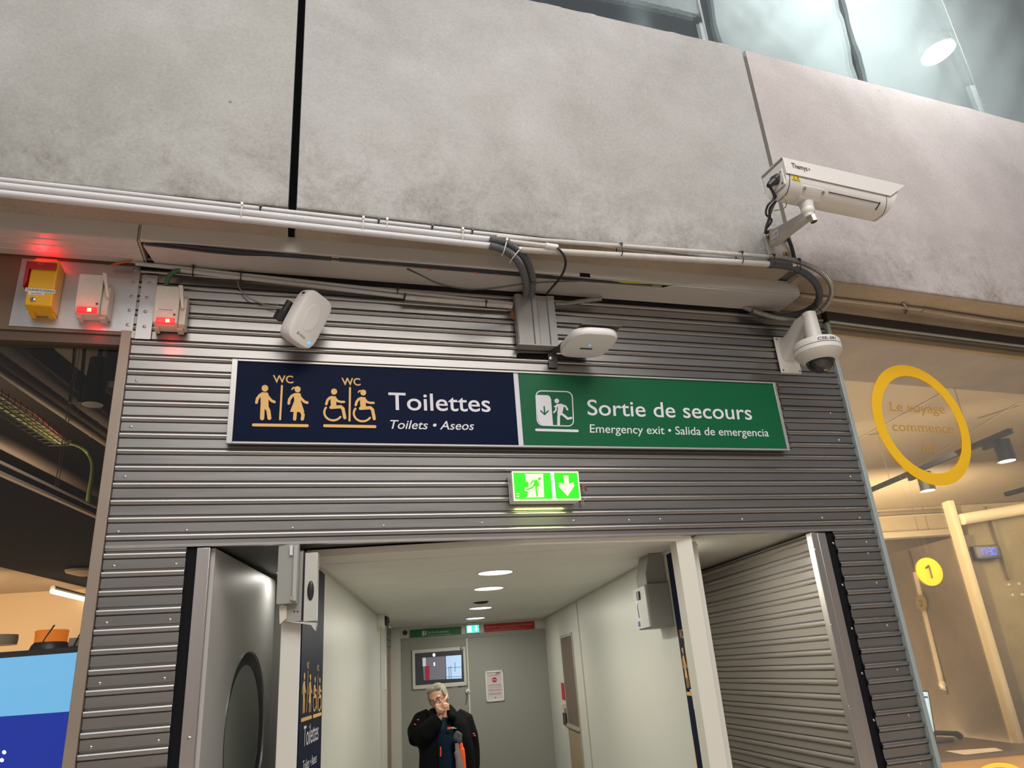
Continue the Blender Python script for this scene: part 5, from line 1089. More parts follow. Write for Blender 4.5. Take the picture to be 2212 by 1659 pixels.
n_ = (CAM-c); n_ = (sidev if sidev.dot(n_) > 0 else -sidev); A_ = c + n_*.0315; up_ = upv if upv.z > 0 else -upv
lab_ = MB().fbox(A_, dirv, up_, n_, (-.0, -.022, 0), (.085, .026, .0015)); obj('arm_label', lab_, mat('paper_label', (.70, .68, .66)), t)
obj('arm_lettering', text_mesh('C 20', A_+dirv*.015-up_*.010+n_*.0016, A_+dirv*.070-up_*.010+n_*.0016, A_+dirv*.015+up_*.012+n_*.0016, .0005), KPRINT, t)
obj('shield_lettering', text_mesh('Themys', K(.055, -.0012, -.078), K(.175, -.0012, -.078), K(.055, -.0012, -.040), 0, bold=.02), KPRINT, t)
f = Flat(lambda x, y: K(x, -.0012, y)); f.poly([(.180, -.050), (.200, -.062), (.180, -.076), (.187, -.063)]); obj('shield_mark', f.mb, REDP, t)
f = Flat(lambda x, y: K(x, .0088, y)); f.poly([(.045, -.132), (.045, -.158), (.108, -.158), (.108, -.132)]); 
obj('warning_sticker', MB().prism([K(.044, .009, -.131), K(.044, .009, -.158), K(.108, .009, -.158), K(.108, .009, -.131)], cn*.0009), mat('sticker_yellow', (.75, .55, .01), .4), t); f.mb.bm.free()
f = Flat(lambda x, y: K(x, .0085, y)); f.stroke([(.052, -.153), (.062, -.136), (.072, -.153), (.052, -.153)], .002); f.stroke([(.062, -.142), (.062, -.149)], .002); f.disc(.090, -.140, .006, ry=.004); f.stroke([(.083, -.150), (.098, -.150)], .004); obj('sticker_marks', f.mb, KPRINT, t)
# loose cable loops behind the foot
tag(obj('loose_cable', MB().tube(catmull([Mp(1653, 503, .03), Mp(1662, 500, .05), Mp(1678, 496, .06), Mp(1690, 500, .06), Mp(1700, 512, .045), Mp(1708, 528, .04), Mp(1713, 545, .035), Mp(1716, 560, .03)], 10), .0125, 10), CABLE), 'thick black cable looping behind the bullet camera foot into the joint', 'cable')

# ================================================================== DOME CAMERA
DW = mat('dome_white', (.64, .63, .59), .35)
p0, p1_ = Yp(1672, 728, -.02), Yp(1685, 806, -.02); p2_ = Yp(1732, 808, -.02)
cx0 = (p0.x+p1_.x)/2; cx1 = p2_.x; dz0 = p1_.z; dz1 = p0.z
dc = Yp(1764, 750, -.32)
t = thing('dome_camera', 'white dome camera with smoked bubble on a curved wall arm', 'camera', ((cx0+cx1)/2, -.02, dz0))
obj('wall_plate', MB().box((cx0, -.028, dz0), (cx1, -.0128, dz1)), DW, t, bevel=.012, seg=4)
for x_ in (cx0+.018, cx1-.018):
    for z_ in (dz0+.02, dz1-.02): obj('screw', MB().lathe((x_, -.028, z_), NY, [(.008, 0), (.008, .002), (.003, .003)], 12), SCREWM, t)
r0 = .152; bt = dc.z+.030
mb = MB(); xc = (cx0+cx1)/2
A_ = Vector((xc, -.03, lerp(dz0, dz1, .62))); T_ = Vector((dc.x, dc.y, bt+.175))
rings = []
for c, dr_, hw, hh in ((A_, NY, .055, .085), (lerp(A_, T_, .35)+ZZ*.02, (T_-A_), .042, .062), (lerp(A_, T_, .7)+ZZ*.035, (T_-A_), .045, .052), (T_+Vector((-.01, .01, .01)), Vector((.55, -.6, -.4)), .048, .050)):
    dr_ = Vector(dr_).normalized(); a_ = dr_.cross(ZZ).normalized(); b_ = a_.cross(dr_)
    rings.append([mb.bm.verts.new(c + a_*hw*(abs(cos(k))**.6)*(1 if cos(k) > 0 else -1) + b_*hh*(abs(sin(k))**.6)*(1 if sin(k) > 0 else -1)) for k in [2*pi*i/28 for i in range(28)]])
mb.loft(rings); mb.cyl(T_+ZZ*.045, T_-ZZ*.170, .046, .053, 28); mb.ball(T_+ZZ*.035, .046, (1, 1, .55)); obj('arm', mb, DW, t)
obj('head', MB().lathe(Vector((dc.x, dc.y, bt)), (0, 0, -1), [(.05, -.012), (.10, -.008), (r0-.012, 0), (r0-.002, .012), (r0, .03), (r0, .048)], 48), DW, t)
obj('seam', MB().lathe(Vector((dc.x, dc.y, bt-.048)), (0, 0, -1), [(r0-.004, 0), (r0-.004, .005)], 48), mat('seam_grey', (.25, .25, .23), .5), t)
obj('lower_ring', MB().lathe(Vector((dc.x, dc.y, bt-.053)), (0, 0, -1), [(r0, 0), (r0, .028), (r0-.010, .042), (.106, .080), (.098, .084), (.09, .08)], 48), DW, t)
obj('smoked_dome', MB().ball(Vector((dc.x, dc.y, bt-.122)), .094, (1, 1, .98)), mat('smoked', (.012, .010, .010), .04, spec=.9), t)
obj('dome_rim', MB().lathe(Vector((dc.x, dc.y, bt-.134)), (0, 0, -1), [(.098, 0), (.098, .006)], 40), CREAM, t)
vd = (CAM-dc); vd.z = 0; vd.normalize(); a0 = math.atan2(vd.y, vd.x)
mb = MB(); th = [a0+.05+.95*i/12 for i in range(13)]
R_ = r0+.0012
for i in range(12):
    P = [Vector((dc.x+R_*cos(a_), dc.y+R_*sin(a_), z_)) for a_, z_ in ((th[i], bt-.047), (th[i+1], bt-.047), (th[i+1], bt-.013), (th[i], bt-.013))]; mb.poly(P)
obj('label_band', mb, mat('paper_label', (.70, .68, .66)), t)
tm = text_mesh('CSE-381', Vector((0, 0, 0)), Vector((1, 0, 0)), Vector((0, 0, 1)), 0, bold=.025)
for v_ in tm.bm.verts:
    s_, z_ = v_.co.x, v_.co.z; aa = th[0]+.06+.83*s_; v_.co = Vector((dc.x+(R_+.001)*cos(aa), dc.y+(R_+.001)*sin(aa), bt-.041+.021*z_))
obj('label_lettering', tm, KPRINT, t)

# added recess lamp, hidden by the post, to brighten the right leaf
c = Zp(1473, 1181, 2.4485); t = thing('downlight', 'round lamp in the recess ceiling beside the right door leaf', 'downlight', c)
struct('ceiling_recess', MB().prism([Vector((2.45, .10, 2.450)), Vector((3.4, .10, 2.450)), UV(3.6, 2.8, 2.450), UV(VR+.12, 2.8, 2.450)], ZZ*.0015), RW_, 'ceiling of the recess over the right door leaf', 'ceiling')
obj('bezel', MB().lathe(c-ZZ*.0005, (0, 0, -1), [(.11, 0), (.108, .006), (.1, .006)], 36), CREAM, t)
obj('lens', MB().lathe(c-ZZ*.007, (0, 0, -1), [(.095, 0), (.095, .002)], 36), DLM, t)
l = bpy.data.lights.new('recess_fill', 'AREA'); l.shape = 'DISK'; l.size = .2; l.energy = 30; l.color = (1, .95, .86); lo = bpy.data.objects.new('recess_fill', l); COL.objects.link(lo); lo.location = c-ZZ*.03

# ================================================================== LEFT SHOP
def lz(x, y, z): return Zp(x, y, z)
SW = mat('shop_warm_wall', (.66, .50, .33), .6); DK = mat('dark_ceiling', (.055, .045, .04), .7); BG = mat('shop_beige', (.46, .37, .27), .6)
zc = 2.9; uB = 4.72
vA_ = -1.57; vB_ = -3.13
struct('ceiling_left_shop', MB().uvbox((-9, .9, zc), (vB_, uB+.1, zc+.03)), BG, 'beige low ceiling of the left shop', 'ceiling')
raft = struct('ceiling_raft', MB().uvbox((vB_+.01, -.15, zc), (vA_, uB+2, zc+.06)), mat('raft_black', (.018, .014, .013), .9, spec=.1), 'black ceiling raft with a bright edge in the left shop', 'ceiling')
obj('bright_edge', MB().uvbox((vA_+.001, -.15, zc-.004), (vA_+.03, uB+2, zc+.012)), mat('edge_trim', (.85, .72, .60), .4), raft)
obj('bright_edge', MB().uvbox((vA_+.06, -.15, zc+.03), (vA_+.075, uB+2, zc+.04)), mat('edge_trim'), raft)
struct('wall_shop_back', MB().uvbox((-9, uB+.1, 0), (-.7, uB+.2, zc)), SW, 'warm lit back wall of the left shop')
struct('wall_shop_far', MB().uvbox((-10, 9.5, 0), (-.7, 9.6, 5.2)), mat('far_dark', (.14, .11, .085), .8), 'dark upper wall far behind the left shop ducts')
struct('wall_shop_side', MB().uvbox((-.72, .6, 0), (-.66, 9.5, 5.2)), mat('far_dark'), 'dark side wall between left shop and corridor')
struct('wall_shop_left', MB().uvbox((-9.1, -.8, 0), (-9, 9.5, 5.2)), mat('far_dark'), 'far left side wall of the left shop')
struct('ceiling_left_high', MB().uvbox((-9, .75, 5.1), (-.6, 9.6, 5.2)), mat('high_ceiling', (.12, .095, .075), .8), 'dark high ceiling above the ducts in the left shop', 'ceiling')
DUCT = mat('duct_brown', (.16, .125, .095), .55)
def vline(x0, y0, x1, y1, z, e0=-1.0, e1=3.0):
    a_ = lz(x0, y0, z); b_ = lz(x1, y1, z); d_ = U; return a_+d_*e0, a_+d_*((b_-a_).length+e1)
z_ = 4.3
for (a_, b_), r, lab in (((vline(0, 781, 240, 941, z_)), .058, 'brown duct pipe, the upper of the close pair in the left shop'), ((vline(0, 800, 240, 956, z_-.06)), .040, 'slimmer brown duct pipe just under the other in the left shop')):
    o = tag(obj('duct_pipe', MB().cyl(a_, b_, r, seg=20), DUCT), lab, 'duct', 'ducts in the left shop')
    for s in (.36, .44): c = lerp(a_, b_, s); mb = MB(); mb.lathe(c, U, [(r+.003, 0), (r+.005, .01), (r+.003, .03)], 20); obj('coupling', mb, DUCT, o)
a_, b_ = vline(0, 745, 240, 925, 4.45); tag(obj('duct_beam', MB().fbox(a_, U, V, ZZ, (0, -.13, 0), ((b_-a_).length, .13, .2)), mat('beam_dark', (.085, .065, .05), .6)), 'dark square duct above the pipe pair in the left shop', 'duct')
a_, b_ = vline(0, 950, 180, 1040, 4.0); tag(obj('duct_pipe', MB().cyl(a_, b_-U*2.4, .07, seg=20), mat('duct_dark', (.10, .075, .06), .55)), 'dim brown duct pipe below the cable tray in the left shop', 'duct', 'ducts in the left shop')
a_ = Yp(-300, 733, .35); b_ = Yp(268, 740, .35); tag(obj('duct_pipe', MB().cyl((-3.4, .35, a_.z), (FX0-.1, .35, b_.z), .045, seg=18), DUCT), 'brown pipe running along the window head in the left shop', 'duct', 'ducts in the left shop')
# cable tray and bundle
tr = thing('cable_tray', 'dark wire cable tray hanging among the ducts in the left shop', 'cable tray', lz(60, 920, 4.1))
a_, b_ = lz(-60, 836, 4.1), lz(130, 962, 4.1); d_ = (b_-a_).normalized(); L_ = (b_-a_).length; w_ = d_.cross(ZZ).normalized()
mb = MB()
for s in (-.11, -.04, .04, .11): mb.tube([a_+w_*s, b_+w_*s], .005, 6)
for k in range(16): c = a_+d_*(L_*k/15); mb.tube([c-w_*.11+ZZ*.06, c-w_*.11, c+w_*.11, c+w_*.11+ZZ*.06], .005, 6)
obj('mesh_tray', mb, BLACKP, tr)
for i, (m_, s) in enumerate(((mat('cable_green', (.16, .22, .05), .5), -.06), (mat('cable_yellow', (.42, .40, .10), .5), .0), (mat('cable_pale', (.30, .28, .16), .5), .06), (mat('cable_red', (.45, .07, .03), .5), .10))):
    tag(obj('tray_cable', MB().tube([a_+w_*s+ZZ*.03, lerp(a_, b_, .5)+w_*s*1.1+ZZ*.045, b_+w_*s*.7+ZZ*.03], .02 if i < 3 else .008, 8), m_), ('dull green', 'yellow', 'pale', 'thin red')[i]+' cable lying in the wire tray of the left shop', 'cable', 'cables in the wire tray')
P = [lz(150, 955, 4.0), lz(170, 962, 4.0), lz(188, 975, 4.0)]
base = P[-1]; tag(obj('green_conduit', MB().tube(catmull([P[0], P[1], P[2], hit(200, 998, base, U), hit(199, 1030, base, U), hit(192, 1070, base, U), hit(185, 1130, base, U)], 8), .022, 12), mat('conduit_green', (.10, .14, .045), .5)), 'olive green conduit bending down beside the ducts in the left shop', 'conduit')
for x0, lab in ((164, 'left'), (170, 'right')):
    p = lz(x0, 770, 4.6); q = Vector((p.x, p.y, 3.1)); tag(obj('hanging_wire', MB().cyl(p+ZZ*.4, q, .0035, seg=8), mat('wire_pale', (.30, .26, .22), .5)), '%s thin wire hanging from the high ceiling in the left shop' % lab, 'wire', 'hanging wires in the left shop')
for x0, r, lab in ((158, .012, 'left'), (180, .016, 'right')):
    p = lz(x0, 745, 4.8); q = hit(x0-8, 870, p, U); tag(obj('ceiling_rod', MB().cyl(p+ZZ*.25, q, r, seg=8), BLACKP), '%s black rod hanging in front of the pale opening' % lab, 'rod', 'black ceiling rods in the left shop')
c = hit(205, 840, lz(205, 750, 4.7), U); t = thing('spotlight', 'black cylinder spotlight hanging under the high ceiling of the left shop', 'spotlight', c)
obj('barrel', MB().cyl(c+ZZ*.28, c-ZZ*.15, .075, .085, 24), BLACKP, t); obj('stem', MB().cyl(c+ZZ*.9, c+ZZ*.28, .02, seg=10), BLACKP, t); obj('cap_ring', MB().lathe(c+ZZ*.28, (0, 0, 1), [(.06, 0), (.06, .012)], 24), mat('copper_ring', (.5, .3, .2), .3, .8), t)
c = hit(240, 830, lz(240, 740, 4.7), U); t = thing('spotlight', 'second black spotlight, nearest the window post, in the left shop', 'spotlight', c)
obj('barrel', MB().cyl(c+ZZ*.34, c-ZZ*.0, .07, .08, 24), BLACKP, t); obj('stem', MB().cyl(c+ZZ*.9, c+ZZ*.34, .02, seg=10), BLACKP, t); obj('cap_ring', MB().lathe(c+ZZ*.34, (0, 0, 1), [(.06, 0), (.06, .012)], 24), mat('copper_ring'), t)
c = hit(235, 858, lz(235, 800, 4.7)+U*1.2, U); tag(obj('ceiling_dome', MB().ball(c, .26, (1, 1, .55)), mat('dome_brown', (.10, .08, .06), .5)), 'large dim brown dome behind the black spotlights', 'lamp')
mb = MB().prism([Up(107, 802, 8.9), Up(190, 797, 8.9), Up(182, 860, 8.9), Up(150, 862, 8.9)], U*.02); tag(obj('lit_wall_patch', mb, mat('lit_wall_tone', (.45, .33, .20), .7)), 'pale lit wall patch seen between the ducts and spotlights', 'panel')  # lit far wall drawn as a flat quad, light in its colour
mb = MB().prism([Up(154, 836, 8.8), Up(188, 831, 8.8), Up(184, 856, 8.8), Up(172, 852, 8.8)], U*.02); tag(obj('lit_opening', mb, mat('opening_bright', (.9, .7, .45), .6, emit=(1, .72, .42), es=.8)), 'small bright opening low between two black rods', 'opening')
# LED batten, pale disc standing in for the reflection of a fitting, pendant shade
a_ = lz(113, 1277, 2.78); b_ = lz(191, 1296, 2.78)
t = thing('light_batten', 'glowing linear light batten in the left shop', 'light', (a_+b_)/2)
obj('diffuser', MB().tube([a_, b_], .024, 12), mat('batten_lit', (1, .9, .75), .4, emit=(1, .86, .66), es=6), t); obj('casing', MB().tube([a_+ZZ*.03, b_+ZZ*.03], .026, 8), WHITE, t)
c = lz(182, 1232, zc-.02); tag(obj('reflection_disc', MB().lathe(c, (0, 0, -1), [(.16, 0), (.15, .02), (.05, .05)], 28), mat('reflection_pale', (.5, .42, .34), .5)), 'pale round ceiling fitting above the light batten', 'lamp')
c = Yp(-2, 1383, 1.6); tag(obj('pendant_shade', MB().lathe(c-ZZ*.03, (0, 0, 1), [(.10, 0), (.103, .03), (.10, .06)], 36), mat('shade_cream', (.75, .62, .45), .5)), 'cream ring shade at the left edge above the blue screen', 'lamp')
# screen, beacon
SYY = .32
s0, s1_ = Yp(0, 1422, SYY), Yp(183, 1408, SYY); sd = (s1_-s0); sd.z = 0; sd = XX; zt_ = s1_.z; zm = Yp(163, 1536, SYY).z
xR = s1_.x+.12
t = thing('display_screen', 'large glowing screen, light blue over deep blue, in the left shop window', 'screen', (xR-.8, SYY, 1.0))
tl = (s0.z-s1_.z)/(s0.x-s1_.x)
Q = lambda x, z, y: Vector((x, y, z+tl*(x-s1_.x)))
obj('casing', MB().prism([Q(-3.4, .6, SYY+.004), Q(xR, .6, SYY+.004), Q(xR, zt_+.028, SYY+.004), Q(-3.4, zt_+.028, SYY+.004)], YY*.16), BLACKP, t)
tm_ = (Yp(0, 1548, SYY).z-Yp(163, 1536, SYY).z)/(Yp(0, 1548, SYY).x-Yp(163, 1536, SYY).x)
M_ = lambda x: zm+tm_*(x-Yp(163, 1536, SYY).x)
obj('light_area', MB().prism([Vector((-3.3, SYY, M_(-3.3))), Vector((xR-.02, SYY, M_(xR-.02))), Q(xR-.02, zt_, SYY), Q(-3.3, zt_, SYY)], YY*.0039), mat('screen_light', (.02, .04, .06), .3, emit=(.20, .58, .98), es=.95), t)
obj('deep_area', MB().prism([Vector((-3.3, SYY, .65)), Vector((xR-.02, SYY, .65)), Vector((xR-.02, SYY, M_(xR-.02)-.0005)), Vector((-3.3, SYY, M_(-3.3)-.0005))], YY*.0039), mat('screen_deep', (.002, .004, .02), .3, emit=(.008, .035, .40), es=.95), t)
f = Flat(lambda x, y: Yp(x, y, SYY-.001)); f.disc(9, 1625, 4.5, ry=4.5); f.disc(4, 1642, 4.5, ry=4.5); obj('white_colon', f.mb, mat('screen_white', (1, 1, 1), .3, emit=(.9, .95, 1), es=1), t)
b0_ = Yp(106, 1412, SYY+.12); b0_.z = Q(b0_.x, zt_+.03, 0).z
t = thing('beacon_lamp', 'amber flashing beacon on top of the blue screen', 'beacon', b0_)
R_ = abs(Yp(142, 1390, SYY+.12).x-Yp(68, 1390, SYY+.12).x)/2
obj('base', MB().lathe(b0_, (0, 0, 1), [(R_*1.18, 0), (R_*1.1, .02), (R_*.95, .035)], 32), BLACKP, t)
obj('lens', MB().lathe(b0_+ZZ*.036, (0, 0, 1), [(R_*.95, 0), (R_*.97, .045), (R_*.99, .048), (R_*.99, .055), (R_*.9, .058)], 32), mat('amber', (.55, .16, .02), .15, emit=(.9, .20, .01), es=.55), t)
obj('reflector', MB().lathe(b0_+ZZ*.04, (0, 0, 1), [(R_*.4, 0), (R_*.4, .05)], 16), BLACKP, t)
for (xa, ya, xb, yb_), lab in (((83, 1404, 118, 1350), 'left thin black antenna behind the amber beacon'), ((154, 1404, 189, 1346), 'right thin black antenna beside the amber beacon')):
    tag(obj('antenna', MB().tube([Yp(xa, ya, SYY+.012), Yp((xa+xb)/2-2, (ya+yb_)/2, SYY+.012), Yp(xb, yb_, SYY+.012)], [.004, .003, .0045], 8), BLACKP), lab, 'antenna', 'antennas on the blue screen')
p = Yp(166, 1406, SYY+.04); z__ = Q(p.x, zt_+.030, 0).z; tag(obj('small_box', MB().box((Yp(148, 1400, SYY+.04).x, SYY+.02, z__), (xR, SYY+.07, z__+.042)), mat('box_warm', (.35, .28, .22), .5), bevel=.004), 'small greyish box on the screen beside the window post', 'box')
area('left_shop_lamp', UV(-3.9, 3.2, 2.75), UV(-3.7, 4.7, 1.6), .9, 42, (1, .72, .42))
area('left_shop_high', UV(-3.2, 3.2, 3.3), UV(-3.0, 3.4, 5), 1.2, 24, (1, .76, .52))
area('left_shop_up_fill', UV(-3.9, 3.7, .9), UV(-3.9, 3.8, 3), 1.0, 16, (1, .72, .44))  # unseen fill added low down to light the beige ceiling

# ================================================================== RIGHT SHOP
PLS = mat('shop_plaster', (.68, .58, .42), .6, var=.03, vscale=1)
zS = 3.95; e0 = Zp(1817, 821, zS); e1 = Zp(2191, 850, zS); ed = (e1-e0).normalized()
far0, far1 = e0-ed*.95, e1+ed*9
f0 = hit(1700, 600, PWd+NW*.11, NW)
W0 = PWd+NW*.125; gl = lambda s: Vector((W0.x+TW.x*s, W0.y+TW.y*s, zS))
M_CS = concrete('concrete_soffit', (.33, .27, .20), (.42, .35, .27))
struct('ceiling_shop_slab', MB().prism([gl(-.02), gl(12), far1, far0], ZZ*.2), M_CS, 'bare concrete slab soffit inside the right shop window', 'ceiling')
vS, uS = 5.9, uv(Vp(2051, 1083, 5.9))[1]
q1_ = far0+U*11; q2_ = far1+U*11
mb = MB().prism([far0-ed*.0+ZZ*.005, far1+ZZ*.005, q2_+ZZ*.005, q1_+ZZ*.005], ZZ*.1)
cs = struct('ceiling_shop', mb, PLS, 'cream plaster ceiling of the right shop with thin panel seams', 'ceiling')
SEAMM = mat('seam_cream', (.80, .72, .58), .5); SEAMD = mat('seam_tan', (.42, .34, .24), .6)
for (xa, ya), (xb, yb_), m_ in (((1849, 951), (2032, 851), SEAMM), ((1876, 939), (1905, 936), SEAMD), ((1925, 1040), (2200, 870), SEAMM), ((2113, 904), (2200, 876), SEAMD)):
    a_ = Zp(xa, ya, zS-.001); b_ = Zp(xb, yb_, zS-.001); d_ = (b_-a_).normalized(); n_ = d_.cross(ZZ)
    obj('ceiling_seam', MB().prism([a_-n_*.010, b_-n_*.010, b_+n_*.010, a_+n_*.010], -ZZ*.004), m_, cs)
# far bulkhead and beams
uF = 8.6
struct('wall_shop_bulkhead', MB().uvbox((3.0, uF, uv(Up(1903, 1164, uF))[2]), (17, uF+.2, zS)), PLS, 'cream bulkhead at the far end of the right shop')
zb_ = Up(1903, 1164, uF).z
for (y0, y1), m_ in (((1104, 1110), SEAMD), ((1112, 1115), SEAMM)):
    A_ = Up(1900, y0+4, uF-.03); B_ = Up(1900, y1+4, uF-.03); obj('bulkhead_moulding', MB().uvbox((3.0, uF-.04, B_.z), (17, uF-.001, A_.z)), m_, bpy.data.objects['wall_shop_bulkhead'])
obj('bulkhead_moulding', MB().uvbox((3.0, uF-.05, zb_), (17, uF-.001, zb_+.10)), SEAMM, bpy.data.objects['wall_shop_bulkhead'])
for x_ in (1985, 2008): p = Up(x_, 1150, uF-.004); obj('bulkhead_seam', MB().uvbox((uv(p)[0]-.008, uF-.004, zb_+.1), (uv(p)[0]+.008, uF-.001, zb_+.8)), SEAMD, bpy.data.objects['wall_shop_bulkhead'])
struct('wall_shop_end', MB().uvbox((2.6, uF+.6, 0), (17, uF+.7, zb_+.4)), M_CW, 'concrete end wall of the right shop under the bulkhead')
struct('ceiling_shop_low', MB().uvbox((2.6, uF+.2, zb_+.2), (17, uF+.7, zb_+.25)), PLS, 'low ceiling beyond the bulkhead', 'ceiling')
# concrete side wall (long, running away) and the pale wall that faces the window
tz = Vp(2046, 1164, vS).z
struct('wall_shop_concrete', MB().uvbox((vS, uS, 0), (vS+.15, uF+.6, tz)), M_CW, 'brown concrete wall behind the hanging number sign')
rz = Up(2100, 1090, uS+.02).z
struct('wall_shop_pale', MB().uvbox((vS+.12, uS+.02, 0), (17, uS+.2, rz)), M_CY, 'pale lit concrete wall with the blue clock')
# lit slot of the concrete wall, its light painted as a pale strip
A_, B_, C_, D2 = Vp(1972, 1236, vS-.004), Vp(1980, 1236, vS-.004), Vp(2044, 1492, vS-.004), Vp(2032, 1488, vS-.004)
tag(obj('wall_channel', MB().prism([A_, B_, C_, D2], V*.0035), mat('slot_lit_tone', (.62, .52, .40), .4)), 'pale vertical channel strip set in the brown concrete wall', 'channel')
A_, B_, C_, D2 = Vp(1962, 1190, vS-.003), Vp(1966, 1188, vS-.003), Vp(2050, 1500, vS-.003), Vp(2046, 1501, vS-.003)
tag(obj('wall_joint', MB().prism([A_, B_, C_, D2], V*.0025), mat('joint_dark', (.05, .04, .03), .7)), 'thin dark joint beside the pale channel strip', 'joint')
c = Vp(2036, 1478, vS-.02); tag(obj('wall_spot', MB().ball(c, .035), mat('spot_cream', (.8, .7, .55), .4)), 'small round cream fitting at the foot of the pale channel', 'fitting')
c0, c1_ = Vp(1985, 1283, vS-.03), Vp(1998, 1322, vS-.03)
t = thing('hanging_disc', 'dull olive disc half hidden on the pale channel strip', 'sign', Vp(1991, 1325, vS-.03)); c = (c0+c1_)/2
mb = MB(); mb.lathe(c, -V, [(.085, 0), (.085, .01)], 28); obj('disc', mb, mat('olive_disc', (.26, .19, .06), .5), t)
obj('disc_number', text_mesh('2', c-V*.012-U*(-.03)-ZZ*.035, c-V*.012-U*.03-ZZ*.035, c-V*.012+U*.03+ZZ*.035, 0), KPRINT, t)
# column
cA, cB, cC = Vp(2034, 1087, vS-.05), Vp(2051, 1083, vS-.05), Vp(2184, 1614, vS-.05)
uA, uBb = uv(cB)[1], uv(cA)[1]
t = thing('door_column', 'cream double-ribbed column at the end of the brown concrete wall', 'column', UV(vS-.03, uA, 0))
COLM = mat('column_cream', (.60, .50, .34), .45)
zt2 = cB.z+.01; w3 = (uBb-uA)
obj('front_rib', MB().uvbox((vS-.06, uA, .0), (vS-.001, uA+w3*.45, zt2)), COLM, t, bevel=.004)
obj('rear_rib', MB().uvbox((vS-.05, uA+w3*.55, .0), (vS-.001, uBb, zt2)), COLM, t, bevel=.004)
obj('groove', MB().uvbox((vS-.03, uA+w3*.45+.001, .0), (vS-.001, uA+w3*.55-.001, zt2)), SEAMD, t)
# clock
uC = uS-.03
a_, b_ = Up(2098, 1180, uC), Up(2160, 1204, uC); va, vb = uv(a_)[0], uv(b_)[0]
za, zb2 = a_.z, b_.z
t = thing('digital_clock', 'dark wall clock with blue glowing digits 17:30', 'clock', UV((va+vb)/2, uC, zb2))
obj('casing', MB().uvbox((va, uC-.03, zb2-.01), (vb, uC+.05, za+.0)), BLACKP, t, bevel=.006)
obj('face', MB().uvbox((va+.015, uC-.032, zb2+.008), (vb-.015, uC-.0302, za-.018)), mat('clock_face', (.02, .025, .06), .2, emit=(.02, .03, .12), es=.6), t)
W_ = vb-va; H_ = za-zb2
f = Flat(lambda x, y: UV(va+W_*(.22+.62*x), uC-.0335, zb2+H_*(.22+.52*y)))
SEG = {'0': 'abcdef', '1': 'bc', '3': 'abgcd', '7': 'abc'}
def digit(ch, x):
    w_ = .17; pts = {'a': ((0, 1), (1, 1)), 'b': ((1, 1), (1, .5)), 'c': ((1, .5), (1, 0)), 'd': ((0, 0), (1, 0)), 'e': ((0, 0), (0, .5)), 'f': ((0, .5), (0, 1)), 'g': ((0, .5), (1, .5))}
    for s_ in SEG[ch]:
        (a, b), (c, d) = pts[s_]; hw = .022 if a == c else .05
        X0, X1, Y0, Y1 = x+w_*min(a, c), x+w_*max(a, c), min(b, d), max(b, d)
        if a == c: f.poly([(X0-.02, Y0+.04), (X0+.02, Y0+.04), (X0+.02, Y1-.04), (X0-.02, Y1-.04)])
        else: f.poly([(X0, Y0-.05), (X1, Y0-.05), (X1, Y0+.05), (X0, Y0+.05)])
for ch, x in (('1', -.08), ('7', .17), ('3', .52), ('0', .78)): digit(ch, x)
for y in (.3, .7): f.poly([(.41, y-.05), (.45, y-.05), (.45, y+.05), (.41, y+.05)])
obj('digits', f.mb, mat('blue_digits', (.05, .1, 1), .3, emit=(.03, .10, 1), es=2.5), t)
a_, b_ = Up(2137, 1092, uC), Up(2190, 1249, uC); x_ = uv(a_)[0]
tag(obj('wall_rod', MB().fbox(Vector((0, 0, 0)), V, U, ZZ, (x_-.018, uC+.01, b_.z), (x_+.018, uC+.048, a_.z)), mat('rod_tan', (.16, .13, .08), .4)), 'dark vertical rail on the pale wall beside the clock', 'rail')
a_, b_ = Up(2078, 1122, uC-.05), Up(2230, 1096, uC-.05); tag(obj('round_duct', MB().cyl(a_, b_+(b_-a_).normalized()*2, .055, seg=20), PLS), 'cream round duct crossing the pale wall above the clock', 'duct')
for (px, py), w_l in (((2179, 1263), 'upper left'), ((2201, 1261), 'upper right'), ((2187, 1285), 'lower left'), ((2208, 1284), 'lower right')): tag(obj('wall_anchor', MB().lathe(Up(px, py, uS+.02), -U, [(.012, 0), (.012, .006)], 10), CREAM), w_l+' dot of the four small pale anchors on the pale wall', 'anchor', 'anchor dots on the pale wall')
# the yellow sign 1, hanging
pc_ = Vp(2007, 1235, vS-.35); t = thing('number_sign', 'round yellow hanging sign with a black 1', 'sign', pc_)
RW_l = []
n_ = NW; ex_ = TW
c = pc_; rr_ = abs((hit(2033, 1235, c, U)-hit(1981, 1235, c, U)).dot(V))/2
rz_ = abs(hit(2007, 1200, c, U).z-hit(2007, 1270, c, U).z)/2
mb = MB(); mb.lathe(c, -U, [(rr_*1.08, 0), (rr_*1.08, .01)], 44); obj('disc', mb, mat('sign_yellow', (.92, .55, .01), .5, emit=(.9, .5, 0), es=.12), t)
f = Flat(lambda x, y: c-U*.012+V*rr_*x+ZZ*rr_*y); f.poly([(-.02, -.52), (.14, -.52), (.14, .52), (.03, .52), (-.28, .34), (-.28, .18), (-.02, .30)]); obj('number', f.mb, KPRINT, t)
mb = MB()
for s in (-.25, .3): mb.cyl(c+V*rr_*s+ZZ*rr_*.95, c+V*rr_*s+ZZ*(zS-c.z), .0009, seg=6)
obj('hanging_wires', mb, SCREWM, t)
